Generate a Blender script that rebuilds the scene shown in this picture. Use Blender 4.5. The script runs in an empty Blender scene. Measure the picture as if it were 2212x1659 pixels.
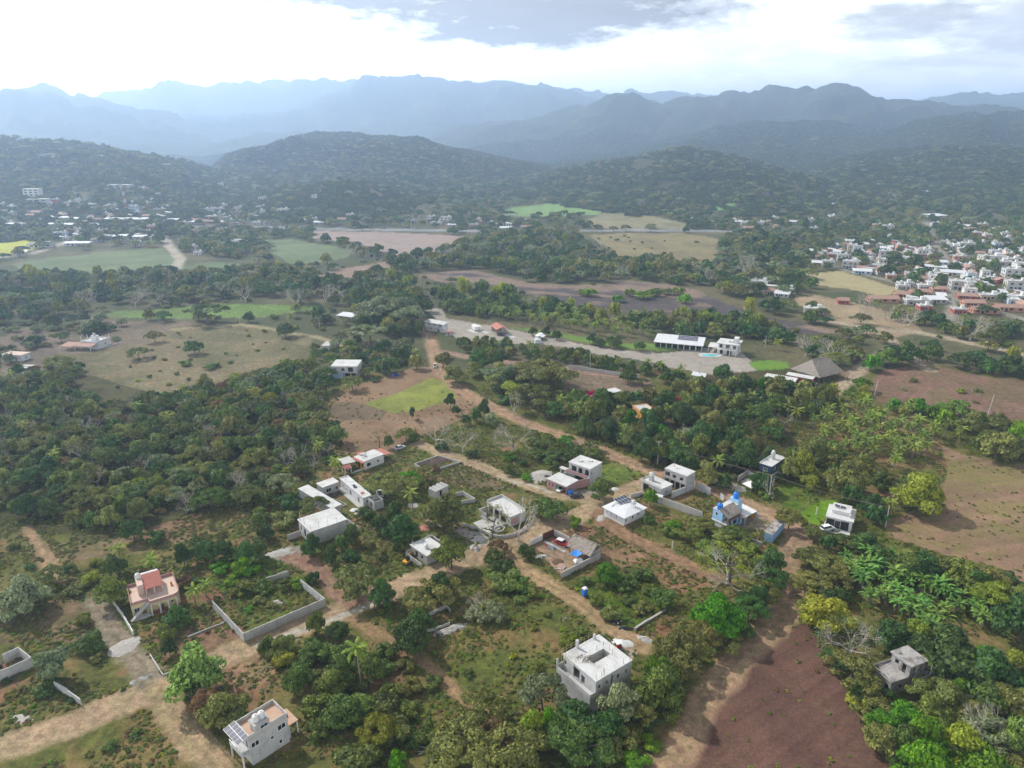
import bpy, math, random
import numpy as np
R = math.radians
scn = bpy.context.scene
COL = scn.collection
random.seed(11)
rng = np.random.default_rng(11)

# ------------------------------------------------------------------ camera
CAM_H, PITCH = 110.0, R(19.2)
CX, CY, FPX = 1106.0, 829.5, 1533.0          # centre and focal length measured on the 2212-px wide view
cd = bpy.data.cameras.new('camera'); cam = bpy.data.objects.new('camera', cd); COL.objects.link(cam)
cam.location = (0, 0, CAM_H); cam.rotation_euler = (math.pi/2 - PITCH, 0, 0)
cd.sensor_width = 36.0; cd.sensor_fit = 'HORIZONTAL'; cd.lens = 36.0*FPX/2212.0
cd.clip_start = 1.0; cd.clip_end = 60000.0
scn.camera = cam

# ------------------------------------------------------------------ light
SUN_AZ, SUN_EL = R(-52.0), R(42.0)            # azimuth from the view axis (+Y), towards +X
SD = (math.sin(SUN_AZ)*math.cos(SUN_EL), math.cos(SUN_AZ)*math.cos(SUN_EL), math.sin(SUN_EL))
sl = bpy.data.lights.new('sun', 'SUN'); sun = bpy.data.objects.new('sun', sl); COL.objects.link(sun)
sl.energy = 5.0; sl.angle = R(0.6); sl.color = (1.0, 0.95, 0.88)
sun.rotation_euler = (R(90)-SUN_EL, 0, math.atan2(SD[0], -SD[1]))
scn.view_settings.view_transform = 'Standard'; scn.view_settings.look = 'None'
scn.view_settings.exposure = 0.2; scn.view_settings.gamma = 1.0
SKY_STRENGTH = 0.10
HAZE_DENSITY = 2.35e-4
scn.cycles.max_bounces = 5; scn.cycles.diffuse_bounces = 2; scn.cycles.glossy_bounces = 2
scn.cycles.transmission_bounces = 2; scn.cycles.transparent_max_bounces = 4; scn.cycles.volume_bounces = 1
scn.cycles.use_denoising = True


class NT:
    """small node-tree writer"""
    def __init__(s, tree): s.t = tree; s.t.nodes.clear()
    def n(s, typ, **kw):
        nd = s.t.nodes.new(typ)
        for k, v in kw.items(): setattr(nd, k, v)
        return nd
    def link(s, a, b): s.t.links.new(a, b)
    def set(s, sock, v):
        if isinstance(v, bpy.types.NodeSocket): s.link(v, sock)
        else: sock.default_value = v
    def m(s, op, a, b=0.0, c=0.0):
        nd = s.n('ShaderNodeMath', operation=op)
        for i, v in enumerate((a, b, c)): s.set(nd.inputs[i], v)
        return nd.outputs[0]
    def mix(s, f, a, b, blend='MIX'):
        nd = s.n('ShaderNodeMix', data_type='RGBA', blend_type=blend)
        s.set(nd.inputs[0], f)
        for i, v in ((6, a), (7, b)):
            if isinstance(v, (tuple, list)): v = tuple(v)+(1,)*(4-len(v))
            s.set(nd.inputs[i], v)
        return nd.outputs[2]
    def ramp(s, f, lo, hi, a=0.0, b=1.0):
        nd = s.n('ShaderNodeMapRange', interpolation_type='SMOOTHSTEP')
        for i, v in enumerate((f, lo, hi, a, b)): s.set(nd.inputs[i], v)
        return nd.outputs[0]
    def noise(s, vec, scale, detail=4.0, rough=0.55, dist=0.0, color=False):
        nd = s.n('ShaderNodeTexNoise'); nd.inputs['Scale'].default_value = scale
        nd.inputs['Detail'].default_value = detail; nd.inputs['Roughness'].default_value = rough
        nd.inputs['Distortion'].default_value = dist
        if vec is not None: s.link(vec, nd.inputs['Vector'])
        return nd.outputs[1 if color else 0]


def px_azel(px, py):
    x, y = (px-CX)/FPX, -(py-CY)/FPX
    d = (x, y*math.sin(PITCH)+math.cos(PITCH), y*math.cos(PITCH)-math.sin(PITCH))
    return math.atan2(d[0], d[1]), math.atan2(d[2], math.hypot(d[0], d[1]))


def make_world():
    w = bpy.data.worlds.new('World'); scn.world = w; w.use_nodes = True
    T = NT(w.node_tree)
    sky = T.n('ShaderNodeTexSky', sky_type='NISHITA'); sky.sun_disc = False
    sky.sun_elevation = SUN_EL; sky.sun_rotation = SUN_AZ
    sky.air_density = 1.0; sky.dust_density = 1.6; sky.altitude = 100
    tc = T.n('ShaderNodeTexCoord'); sp = T.n('ShaderNodeSeparateXYZ'); T.link(tc.outputs['Generated'], sp.inputs[0])
    x, y, z = sp.outputs
    deg = 57.29578
    az = T.m('MULTIPLY', T.m('ARCTAN2', x, y), deg)
    el = T.m('MULTIPLY', T.m('ARCSINE', z), deg)
    # cloud-plane coordinates keep the noise flattened towards the horizon
    zz = T.m('MAXIMUM', T.m('ADD', z, 0.10), 0.03)
    cv = T.n('ShaderNodeCombineXYZ')
    T.link(T.m('DIVIDE', x, zz), cv.inputs[0]); T.link(T.m('DIVIDE', y, zz), cv.inputs[1])
    nA = T.noise(cv.outputs[0], 1.1, 7, 0.58, 0.3)
    nB = T.noise(cv.outputs[0], 2.7, 6, 0.60, 0.2)
    av = T.n('ShaderNodeCombineXYZ'); T.link(T.m('MULTIPLY', az, 0.16), av.inputs[0]); T.link(T.m('MULTIPLY', el, 0.55), av.inputs[1])
    nC = T.noise(av.outputs[0], 1.0, 7, 0.62, 0.15)
    av2 = T.n('ShaderNodeCombineXYZ'); T.link(T.m('MULTIPLY', az, 0.42), av2.inputs[0]); T.link(T.m('MULTIPLY', el, 1.25), av2.inputs[1])
    nD = T.noise(av2.outputs[0], 1.0, 6, 0.62, 0.2)
    wob = T.m('SUBTRACT', nC, 0.5)
    base = T.n('ShaderNodeVectorMath', operation='SCALE'); T.link(sky.outputs[0], base.inputs[0])
    base.inputs['Scale'].default_value = SKY_STRENGTH
    # broad bright cloud deck, densest towards the sun
    ca = T.n('ShaderNodeVectorMath', operation='DOT_PRODUCT'); T.link(tc.outputs['Generated'], ca.inputs[0]); ca.inputs[1].default_value = SD
    nearsun = T.ramp(ca.outputs['Value'], 0.30, 0.80)
    lowleft = T.ramp(az, 12.0, -22.0)
    cover = T.m('ADD', T.m('MULTIPLY', nearsun, 0.5), T.m('ADD', T.m('ADD', T.m('MULTIPLY', nC, 0.6), T.m('MULTIPLY', nD, 0.4)), T.m('MULTIPLY', lowleft, 0.45)))
    white = T.ramp(cover, 0.42, 0.60)
    high = T.ramp(el, 13.0, 26.0)
    white = T.m('MULTIPLY', white, T.m('SUBTRACT', 1.0, T.m('MULTIPLY', high, 0.3)))
    bright = T.m('ADD', 2.1, T.m('ADD', T.m('MULTIPLY', lowleft, 0.25), T.m('MULTIPLY', T.m('MULTIPLY', nearsun, nearsun), 1.6)))
    wc = T.n('ShaderNodeCombineXYZ')
    for i, k in enumerate((0.985, 0.99, 1.0)): T.link(T.m('MULTIPLY', bright, k), wc.inputs[i])
    veil = T.mix(T.ramp(el, 9.0, 1.0, 0.72, 0.9), base.outputs[0], (2.0, 2.02, 2.04))
    col = T.mix(white, veil, wc.outputs[0])
    # grey cloud bodies: az, el, half-widths (deg), strength
    grey = None
    for (px, py, rx, ry, k) in ((1150, 28, 430, 44, 1.3), (1120, 72, 230, 32, 1.3), (780, -5, 360, 28, 1.2), (1430, 25, 200, 40, 0.9),
                                (1990, 38, 130, 26, 0.75), (2200, 60, 110, 44, 0.6), (1940, 62, 90, 16, 0.6), (2090, 130, 190, 16, 0.35)):
        a, e = px_azel(px, py)
        a *= deg; e *= deg
        kx, ky = rx/27.0, ry/25.0
        dx = T.m('DIVIDE', T.m('SUBTRACT', T.m('ADD', az, T.m('MULTIPLY', wob, 7.0)), a), kx)
        dy = T.m('DIVIDE', T.m('SUBTRACT', T.m('ADD', el, T.m('MULTIPLY', T.m('SUBTRACT', nA, 0.5), 2.4)), e), ky)
        r2 = T.m('ADD', T.m('MULTIPLY', dx, dx), T.m('MULTIPLY', dy, dy))
        g = T.m('MULTIPLY', T.ramp(T.m('ADD', r2, T.m('MULTIPLY', T.m('SUBTRACT', nD, 0.5), 1.9)), 1.45, 0.05), k)
        grey = g if grey is None else T.m('MAXIMUM', grey, g)
    grey = T.m('MULTIPLY', grey, T.m('ADD', 0.45, T.m('MULTIPLY', nC, 0.9)))
    grey = T.m('MINIMUM', grey, 1.0)
    gc = T.mix(nB, (0.15, 0.10, 0.04), (0.34, 0.27, 0.18))
    col = T.mix(T.m('MULTIPLY', grey, 0.96), col, gc)
    up = T.ramp(el, 13.0, 28.0, 1.0, 0.18)
    us = T.n('ShaderNodeVectorMath', operation='SCALE'); T.link(col, us.inputs[0]); T.link(up, us.inputs['Scale']); col = us.outputs[0]
    bg = T.n('ShaderNodeBackground'); T.link(col, bg.inputs[0]); bg.inputs[1].default_value = 1.0
    out = T.n('ShaderNodeOutputWorld'); T.link(bg.outputs[0], out.inputs[0])
make_world()

# ------------------------------------------------------------------ pixel -> place
def G(px, py, z=0.0):
    """the point at height z that the photograph shows at (px, py) of the 2212-px view"""
    x, y = (px-CX)/FPX, -(py-CY)/FPX
    d = (x, y*math.sin(PITCH)+math.cos(PITCH), y*math.cos(PITCH)-math.sin(PITCH))
    t = (z-CAM_H)/d[2]
    return (d[0]*t, d[1]*t)

def P(x, y, z=0.0):
    """world -> 2212-px view, arrays allowed"""
    f = y*math.cos(PITCH) - (z-CAM_H)*math.sin(PITCH)
    u = y*math.sin(PITCH) + (z-CAM_H)*math.cos(PITCH)
    return CX + FPX*x/f, CY - FPX*u/f

# ------------------------------------------------------------------ noise
def _h(xi, yi, s):
    n = (xi*374761393 + yi*668265263 + s*974634107) & 0xffffffff
    n = ((n ^ (n >> 13))*1274126177) & 0xffffffff
    n = ((n ^ (n >> 16))*2246822519) & 0xffffffff
    return (n ^ (n >> 15))/4294967295.0

def vnoise(x, y, s=0):
    x = np.asarray(x, float); y = np.asarray(y, float)
    xf, yf = np.floor(x), np.floor(y)
    xi, yi = xf.astype(np.int64), yf.astype(np.int64)
    u, v = x-xf, y-yf
    u = u*u*(3-2*u); v = v*v*(3-2*v)
    a, b, c, d = _h(xi, yi, s), _h(xi+1, yi, s), _h(xi, yi+1, s), _h(xi+1, yi+1, s)
    return (a*(1-u)+b*u)*(1-v) + (c*(1-u)+d*u)*v

def fbm(x, y, o=4, s=0):
    t = 0; a = 0.5; n = 0
    for i in range(o):
        t = t + a*vnoise(x, y, s+i*17); n += a
        x = x*2.03+11.3; y = y*2.03-7.1; a *= 0.5
    return t/n

def inpoly(px, py, poly):
    px = np.asarray(px); py = np.asarray(py)
    r = np.zeros(px.shape, bool)
    j = len(poly)-1
    for i in range(len(poly)):
        xi, yi = poly[i]; xj, yj = poly[j]
        if yi != yj:
            r ^= ((yi > py) != (yj > py)) & (px < (xj-xi)*(py-yi)/(yj-yi)+xi)
        j = i
    return r

def sstep(a, b, x):
    t = np.clip((x-a)/(b-a), 0, 1); return t*t*(3-2*t)

# ------------------------------------------------------------------ mesh and object helpers
class MB:
    def __init__(s): s.v = []; s.f = []; s.mi = []
    def add(s, vs, fs, mi=0):
        o = len(s.v); s.v += [tuple(map(float, v)) for v in vs]
        for f in fs: s.f.append([o+i for i in f]); s.mi.append(mi)
    def box(s, x0, x1, y0, y1, z0, z1, mi=0):
        s.add([(x0,y0,z0),(x1,y0,z0),(x1,y1,z0),(x0,y1,z0),(x0,y0,z1),(x1,y0,z1),(x1,y1,z1),(x0,y1,z1)],
              [(3,2,1,0),(4,5,6,7),(0,1,5,4),(1,2,6,5),(2,3,7,6),(3,0,4,7)], mi); return s
    def cbox(s, cx, cy, z0, w, d, h, mi=0): return s.box(cx-w/2, cx+w/2, cy-d/2, cy+d/2, z0, z0+h, mi)
    def quad(s, a, b, c, d, mi=0): s.add([a,b,c,d], [(0,1,2,3)], mi); return s
    def prism(s, poly, z0, z1, mi=0):
        n = len(poly)
        s.add([(x,y,z0) for x,y in poly]+[(x,y,z1) for x,y in poly],
              [tuple(range(n-1,-1,-1)), tuple(range(n,2*n))]+[(i,(i+1)%n,n+(i+1)%n,n+i) for i in range(n)], mi); return s
    def slab(s, pts, th, mi=0):
        """a sloping slab: corner points (counter-clockwise from above) and a thickness downwards"""
        n = len(pts)
        s.add(list(pts)+[(x,y,z-th) for x,y,z in pts],
              [tuple(range(n)), tuple(range(2*n-1,n-1,-1))]+[(i,n+i,n+(i+1)%n,(i+1)%n) for i in range(n)], mi); return s
    def tube(s, pts, rad, n=6, mi=0, cap=True):
        pts = [np.array(p, float) for p in pts]
        if not hasattr(rad, '__len__'): rad = [rad]*len(pts)
        vs = []; fs = []
        for i, p in enumerate(pts):
            d = pts[min(i+1,len(pts)-1)]-pts[max(i-1,0)]; d /= (np.linalg.norm(d)+1e-9)
            a = np.array((1,0,0)) if abs(d[0]) < .8 else np.array((0,1,0))
            u = np.cross(d, a); u /= np.linalg.norm(u); w = np.cross(d, u)
            for k in range(n):
                t = 2*math.pi*k/n
                vs.append(p+rad[i]*(math.cos(t)*u+math.sin(t)*w))
        for i in range(len(pts)-1):
            for k in range(n):
                fs.append((i*n+k, i*n+(k+1)%n, (i+1)*n+(k+1)%n, (i+1)*n+k))
        if cap:
            fs.append(tuple(range(n-1,-1,-1))); fs.append(tuple((len(pts)-1)*n+k for k in range(n)))
        s.add(vs, fs, mi); return s
    def bar(s, a, b, r, n=4, mi=0): return s.tube([a,b], [r,r], n, mi)
    def lathe(s, cx, cy, prof, n=12, mi=0):
        vs = []; fs = []
        for r, z in prof:
            for k in range(n): vs.append((cx+r*math.cos(2*math.pi*k/n), cy+r*math.sin(2*math.pi*k/n), z))
        for i in range(len(prof)-1):
            for k in range(n): fs.append((i*n+k, i*n+(k+1)%n, (i+1)*n+(k+1)%n, (i+1)*n+k))
        fs.append(tuple(range(n-1,-1,-1))); fs.append(tuple((len(prof)-1)*n+k for k in range(n)))
        s.add(vs, fs, mi); return s
    def mesh(s, name, mats):
        me = bpy.data.meshes.new(name); me.from_pydata(s.v, [], s.f)
        if not isinstance(mats, (list, tuple)): mats = [mats]
        for m in mats: me.materials.append(m)
        if len(mats) > 1: me.polygons.foreach_set('material_index', np.array(s.mi, np.int32))
        me.update(); return me

def link(name, me, parent=None, loc=None, rz=0.0, scale=None):
    o = bpy.data.objects.new(name, me); COL.objects.link(o)
    if parent is not None: o.parent = parent
    if loc is not None: o.location = loc
    if rz: o.rotation_euler = (0, 0, rz)
    if scale is not None: o.scale = scale
    return o

def obj(name, mb, mats, parent=None, loc=None, rz=0.0, smooth=False, label=None):
    me = mb.mesh(name, mats)
    if smooth: me.polygons.foreach_set('use_smooth', np.ones(len(me.polygons), bool))
    o = link(name, me, parent, loc, rz)
    if label: o['label'] = label
    return o

def tag(o, label, cat, group=None, kind=None):
    if label: o['label'] = label
    if cat: o['category'] = cat
    if group: o['group'] = group
    if kind: o['kind'] = kind
    return o

def thing(name, label, cat, loc=(0,0,0), rz=0.0, group=None):
    return tag(link(name, None, None, loc, rz), label, cat, group)

# ------------------------------------------------------------------ materials
MATS = {}
def lin(c):
    """sRGB 0-255 -> linear"""
    return tuple(((v/255.0)/12.92 if v/255.0 <= .04045 else ((v/255.0+.055)/1.055)**2.4) for v in c)

def plain(name, col, rough=0.8, dirt=0.25, scale=0.6, dcol=None, metal=0.0, fine=0.12, streak=0.0):
    """surface with blotchy wear in world scale: col is linear albedo"""
    if name in MATS: return MATS[name]
    m = bpy.data.materials.new(name); m.use_nodes = True; T = NT(m.node_tree)
    tc = T.n('ShaderNodeTexCoord'); v = tc.outputs['Object']
    oi = T.n('ShaderNodeObjectInfo')
    off = T.n('ShaderNodeVectorMath', operation='ADD'); T.link(v, off.inputs[0])
    cc = T.n('ShaderNodeCombineXYZ'); T.link(T.m('MULTIPLY', oi.outputs['Random'], 37.0), cc.inputs[0]); T.link(cc.outputs[0], off.inputs[1])
    v = off.outputs[0]
    n1 = T.ramp(T.noise(v, scale, 5, 0.65, 0.4), 0.42, 0.72)
    n2 = T.noise(v, 3.0, 5, 0.7)
    dc = dcol or tuple(c*0.55 for c in col)
    c = T.mix(T.m('MULTIPLY', n1, dirt), col, dc)
    if streak:
        mp = T.n('ShaderNodeMapping'); T.link(v, mp.inputs[0]); mp.inputs['Scale'].default_value = (1.6, 1.6, 0.12)
        st = T.ramp(T.noise(mp.outputs[0], 1.5, 4, 0.7), 0.5, 0.75)
        c = T.mix(T.m('MULTIPLY', st, streak), c, tuple(k*0.42 for k in col))
    f = T.ramp(n2, 0.2, 0.8, 1.0-fine, 1.0+fine)
    sc = T.n('ShaderNodeVectorMath', operation='SCALE'); T.link(c, sc.inputs[0]); T.link(f, sc.inputs['Scale'])
    b = T.n('ShaderNodeBsdfPrincipled'); T.link(sc.outputs[0], b.inputs['Base Color'])
    b.inputs['Roughness'].default_value = rough; b.inputs['Metallic'].default_value = metal
    b.inputs['Specular IOR Level'].default_value = 0.3
    o = T.n('ShaderNodeOutputMaterial'); T.link(b.outputs[0], o.inputs[0])
    MATS[name] = m; return m

def tinted(name, rough=0.85, dirt=0.3):
    """house paint whose colour is the object's own colour"""
    if name in MATS: return MATS[name]
    m = bpy.data.materials.new(name); m.use_nodes = True; T = NT(m.node_tree)
    tc = T.n('ShaderNodeTexCoord'); oi = T.n('ShaderNodeObjectInfo')
    off = T.n('ShaderNodeVectorMath', operation='ADD'); T.link(tc.outputs['Object'], off.inputs[0])
    cc = T.n('ShaderNodeCombineXYZ'); T.link(T.m('MULTIPLY', oi.outputs['Random'], 37.0), cc.inputs[0]); T.link(cc.outputs[0], off.inputs[1])
    n1 = T.ramp(T.noise(off.outputs[0], 0.35, 5, 0.65), 0.4, 0.7)
    c = T.mix(T.m('MULTIPLY', n1, dirt), oi.outputs['Color'], T.mix(0.5, oi.outputs['Color'], (0.2, 0.18, 0.15)))
    b = T.n('ShaderNodeBsdfPrincipled'); T.link(c, b.inputs['Base Color']); b.inputs['Roughness'].default_value = rough
    o = T.n('ShaderNodeOutputMaterial'); T.link(b.outputs[0], o.inputs[0])
    MATS[name] = m; return m

def leafmat(name, col, col2, trans=0.22, hue=0.10, vv=0.56):
    if name in MATS: return MATS[name]
    m = bpy.data.materials.new(name); m.use_nodes = True; T = NT(m.node_tree)
    tc = T.n('ShaderNodeTexCoord'); oi = T.n('ShaderNodeObjectInfo'); geo = T.n('ShaderNodeNewGeometry')
    n1 = T.noise(tc.outputs['Object'], 2.2, 3, 0.6)
    k = T.m('ADD', T.m('MULTIPLY', T.m('SUBTRACT', n1, 0.5), 1.6), T.m('ADD', 0.15, T.m('MULTIPLY', oi.outputs['Random'], 0.5)))
    k = T.m('ADD', k, T.m('MULTIPLY', T.m('SUBTRACT', geo.outputs['Random Per Island'], 0.5), 1.3))
    k = T.m('MAXIMUM', T.m('MINIMUM', k, 1.0), 0.0)
    c = T.mix(k, col, col2)
    hs = T.n('ShaderNodeHueSaturation'); T.link(c, hs.inputs['Color'])
    r2 = T.m('FRACT', T.m('MULTIPLY', oi.outputs['Random'], 7.31))
    T.link(T.m('ADD', 0.5-hue*0.25, T.m('MULTIPLY', r2, hue*0.5)), hs.inputs['Hue'])
    T.link(T.m('ADD', 1-vv/2, T.m('MULTIPLY', T.m('FRACT', T.m('MULTIPLY', oi.outputs['Random'], 13.7)), vv)), hs.inputs['Value'])
    hs.inputs['Saturation'].default_value = 1.15
    b = T.n('ShaderNodeBsdfPrincipled'); T.link(hs.outputs[0], b.inputs['Base Color']); b.inputs['Roughness'].default_value = 0.62
    b.inputs['Specular IOR Level'].default_value = 0.25
    tr = T.n('ShaderNodeBsdfTranslucent'); T.link(hs.outputs[0], tr.inputs['Color'])
    ms = T.n('ShaderNodeMixShader'); ms.inputs[0].default_value = trans
    T.link(b.outputs[0], ms.inputs[1]); T.link(tr.outputs[0], ms.inputs[2])
    o = T.n('ShaderNodeOutputMaterial'); T.link(ms.outputs[0], o.inputs[0])
    MATS[name] = m; return m

# ------------------------------------------------------------------ terrain height
RIDGES = [  # distance, front width, back width, crest line in the 2212-px view
 (1250, 150, 170, [(500,470),(560,430),(620,415),(690,405),(740,400),(800,402),(850,418),(900,438),(950,470)]),
 (1750, 420, 300, [(-600,300),(0,305),(130,308),(230,318),(330,335),(400,348),(470,372),(540,402)]),
 (2150, 420, 350, [(400,405),(455,366),(490,338),(520,326),(560,318),(640,290),(690,284),(760,288),(830,293),(900,302),(960,318),(1050,335),(1150,352),(1250,378),(1350,405)]),
 (1680, 330, 300, [(1000,420),(1150,388),(1230,366),(1330,346),(1400,334),(1480,326),(1560,336),(1620,350),(1700,372),(1800,395),(1920,415)]),
 (2150, 480, 420, [(1560,400),(1700,370),(1800,345),(1900,326),(1980,316),(2060,312),(2140,320),(2212,328),(2600,310)]),
 (3000, 600, 600, [(1120,352),(1250,328),(1380,306),(1480,290),(1600,268),(1700,262),(1800,266),(1900,280),(1990,262),(2080,256),(2212,258),(2600,250)]),
 (4100, 800, 700, [(860,320),(930,292),(1000,277),(1100,271),(1190,258),(1250,240),(1300,222),(1340,211),(1380,213),(1430,226),(1490,215),(1560,205),(1620,208),(1662,187),(1740,191),(1830,186),(1920,203),(2000,214),(2060,228),(2130,235),(2212,242),(2600,230)]),
 (3400, 450, 450, [(60,350),(300,332),(440,336),(520,322),(620,330),(760,336),(900,330),(1000,322),(1100,312),(1220,322)]),
 (5600, 800, 700, [(220,300),(330,262),(420,250),(500,258),(600,245),(680,240),(760,250),(850,246),(960,256),(1060,240),(1160,252),(1260,275)]),
 (4000, 500, 600, [(330,340),(420,320),(520,300),(600,286),(680,296),(760,312),(840,318),(920,312),(1000,296),(1100,288)]),
 (5000, 900, 900, [(-600,240),(-150,222),(0,213),(40,200),(100,193),(150,210),(220,222),(330,246),(420,280),(500,315)]),
 (6000, 1100, 900, [(480,300),(560,285),(640,256),(700,218),(740,192),(780,178),(850,176),(885,172),(910,182),(960,190),(1060,188),(1180,193),(1230,206),(1290,220),(1350,240),(1420,262)]),
 (7500, 1200, 1200, [(-600,230),(150,206),(300,196),(380,188),(470,195),(560,187),(640,182),(720,190),(960,184),(1050,181),(1150,188),(1300,206),(1450,200),(1570,201),(1700,225),(1900,232),(2000,211),(2100,203),(2212,207),(2600,212)]),
]
def _crest(prof, D):
    az, zz = [], []
    for px, py in prof:
        a, e = px_azel(px, py); az.append(a); zz.append(CAM_H + D*math.tan(e))
    return np.array(az), np.array(zz)
CRESTS = [(D, wf, wb)+_crest(p, D) for D, wf, wb, p in RIDGES]

def height(x, y):
    x = np.asarray(x, float); y = np.asarray(y, float)
    r = np.hypot(x, y); az = np.arctan2(x, y)
    h = np.zeros(r.shape)
    spur = fbm(x/520.0, y/520.0, 4, 5)-0.5
    for i, (D, wf, wb, A, Z) in enumerate(CRESTS):
        zt = np.interp(az, A, Z, left=None, right=None)
        edge = sstep(A[0]-0.03, A[0], az)*sstep(A[-1]+0.03, A[-1], az)
        zt = np.maximum(zt, 0)*edge
        d = r - D*(1.0+0.10*(fbm(az*14.0+i*7.7, az*0+i, 3, 31+i)-0.5))
        prof = np.where(d < 0, np.exp(-(np.abs(d)/wf)**1.7), np.exp(-(d/wb)**2))
        q = wf*0.85+60
        rg = 1-2.2*np.abs(fbm(x/q+i*3.1, y/q, 4, 60+i)-0.5)
        rg2 = 1-2.2*np.abs(fbm(x/(q*.32)+i, y/(q*.32), 3, 80+i)-0.5)
        fold = 1.0 + (1.05*(rg-.74)+0.4*(rg2-.74)+0.4*spur)*np.clip(np.abs(d)/wf*1.5+.06, 0, 1)   # spurs and gullies on the flanks
        zt = zt*(1.0+(.12 if D > 3500 else .08)*(fbm(az*D/(150.0+D*.02), az*0+i, 4, 44+i)-.5))      # knolls along the crest
        h = np.maximum(h, zt*prof*fold)
    big = sstep(0, 40, h)
    h = h + big*((fbm(x/90.0, y/90.0, 3, 77)-0.5)*np.clip(h*0.22, 0, 34)+(fbm(x/240.0, y/240.0, 3, 78)-0.5)*np.clip((r-2600)/1500, 0, 1)*np.clip(h*.4, 0, 80)) + big*(fbm(x/30.0, y/30.0, 2, 9)-0.5)*np.clip((r-2600)/500, 0, 1)*16
    return np.where(h < 1.2, 0.0, h-1.2)

def GT(px, py):
    """the terrain point that the photograph shows at (px, py)"""
    gx, gy = G(px, max(py, 345)); r0 = math.hypot(gx, gy)
    if r0 < 850: return gx, gy, 0.0
    az, el = px_azel(px, py)
    rr = np.arange(700.0, 11000.0, 6.0)
    hh = height(rr*math.sin(az), rr*math.cos(az)); ray = CAM_H + rr*math.tan(el)
    k = np.nonzero(hh >= ray)[0]
    r = rr[k[0]] if len(k) else min(r0, 11000.0)
    x, y = r*math.sin(az), r*math.cos(az)
    return x, y, float(height(np.array([x]), np.array([y]))[0])

# ------------------------------------------------------------------ what covers the ground (colours are sRGB 0-255)
def zz(ox, oy, *pts):
    """points read off an enlarged 1200x900 crop with its corner at (ox, oy) of the original"""
    return [(ox*.553+a*.3, oy*.553+b*.3) for a, b in pts]

ROADS = [  # name, width m, colour, points
 ('dirt_road', 6.4, (172,148,124), [(-60,1640),(0,1618),(130,1572),(260,1522),(345,1490),(420,1455),(500,1412),(600,1368),(700,1333),(800,1295),(850,1272),(930,1243),(1000,1214),(1060,1186),(1110,1170),(1180,1141),(1240,1116),(1310,1089),(1366,1060),(1400,1043),(1440,1030)]),
 ('dirt_road', 5.0, (166,138,116), [(905,690),(925,725),(940,760),(947,800),(975,828),(1020,856),(1075,885),(1126,909),(1201,936),(1255,954),(1312,978),(1381,1008),(1435,1028),(1500,1047),(1560,1070),(1615,1090),(1670,1112),(1712,1145)]),
 ('dirt_road', 3.6, (168,146,122), [(905,958),(943,976),(1003,992),(1063,1018),(1123,1043),(1183,1064),(1240,1075),(1300,1088)]),
 ('dirt_track', 3.6, (160,136,108), [(1075,1184),(1092,1184),(1111,1208),(1156,1242),(1201,1270),(1256,1306),(1301,1345),(1346,1371),(1394,1395)]),
 ('dirt_track', 3.2, (142,114,94), [(1300,1110),(1306,1128),(1351,1155),(1411,1182),(1471,1212),(1516,1233),(1560,1250)]),
 ('dirt_road', 5.6, (158,132,110), [(1735,1140),(1725,1170),(1700,1205),(1705,1232),(1714,1266),(1698,1320),(1638,1384),(1593,1431),(1548,1485),(1526,1512),(1480,1590),(1440,1665),(1400,1735)]),
 ('gravel_lane', 4.0, (142,128,112), [(338,1488),(312,1455),(290,1424),(265,1392),(240,1362),(222,1330),(205,1300)]),
 ('dirt_track', 5.0, (164,142,116), [(348,1492),(364,1530),(384,1560),(420,1605),(465,1653),(500,1700)]),
 ('dirt_track', 4.0, (150,120,104), [(765,1302),(745,1290),(721,1274),(700,1248),(688,1230),(652,1209),(625,1200)]),
 ('foot_path', 1.6, (150,124,98), [(757,1330),(808,1364),(841,1384),(880,1405),(910,1426),(943,1456),(988,1500),(1020,1522),(1050,1545)]),
 ('foot_path', 1.5, (158,132,108), [(60,1140),(102,1200),(118,1230),(134,1256)]),
 ('dirt_track', 2.4, (158,146,118), [(375,712),(405,708),(470,704),(525,700),(570,709),(630,720),(680,727),(740,745)]),
 ('dirt_road', 4.5, (176,156,136), [(1800,850),(1836,821),(1862,795),(1880,775),(1938,752),(1968,765),(2010,800)]),
 ('dirt_road', 5.0, (176,158,140), [(1780,690),(1843,704),(1890,712),(1968,716),(2040,728),(2109,745),(2212,766),(2300,785)]),
 ('dirt_road', 4.2, (170,150,130), [(1938,752),(1925,735),(1905,722)]),
 ('dirt_road', 4.2, (156,130,116), [(960,760),(997,769),(1050,775),(1102,781),(1160,789),(1222,796),(1300,807),(1390,820)]),
 ('highway', 15.0, (150,148,150), [(-200,488),(0,489),(240,489),(387,492),(510,490),(600,492),(682,495),(850,497),(1021,498),(1190,500),(1297,497.5),(1471,497.5),(1570,500)]),
 ('dirt_road', 6.0, (180,168,155), [(-40,560),(60,552),(160,524),(240,508),(330,508),(360,520),(395,560),(380,580)]),
 ('street', 4.0, (150,142,132), [(1740,560),(1850,590),(1960,615),(2080,650),(2240,700)]),
 ('street', 3.6, (150,142,132), [(2000,480),(2040,560),(2060,620),(2050,690)]),
 ('street', 3.6, (150,142,132), [(1560,500),(1680,508),(1860,520),(2050,545),(2240,575)]),
]
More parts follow.
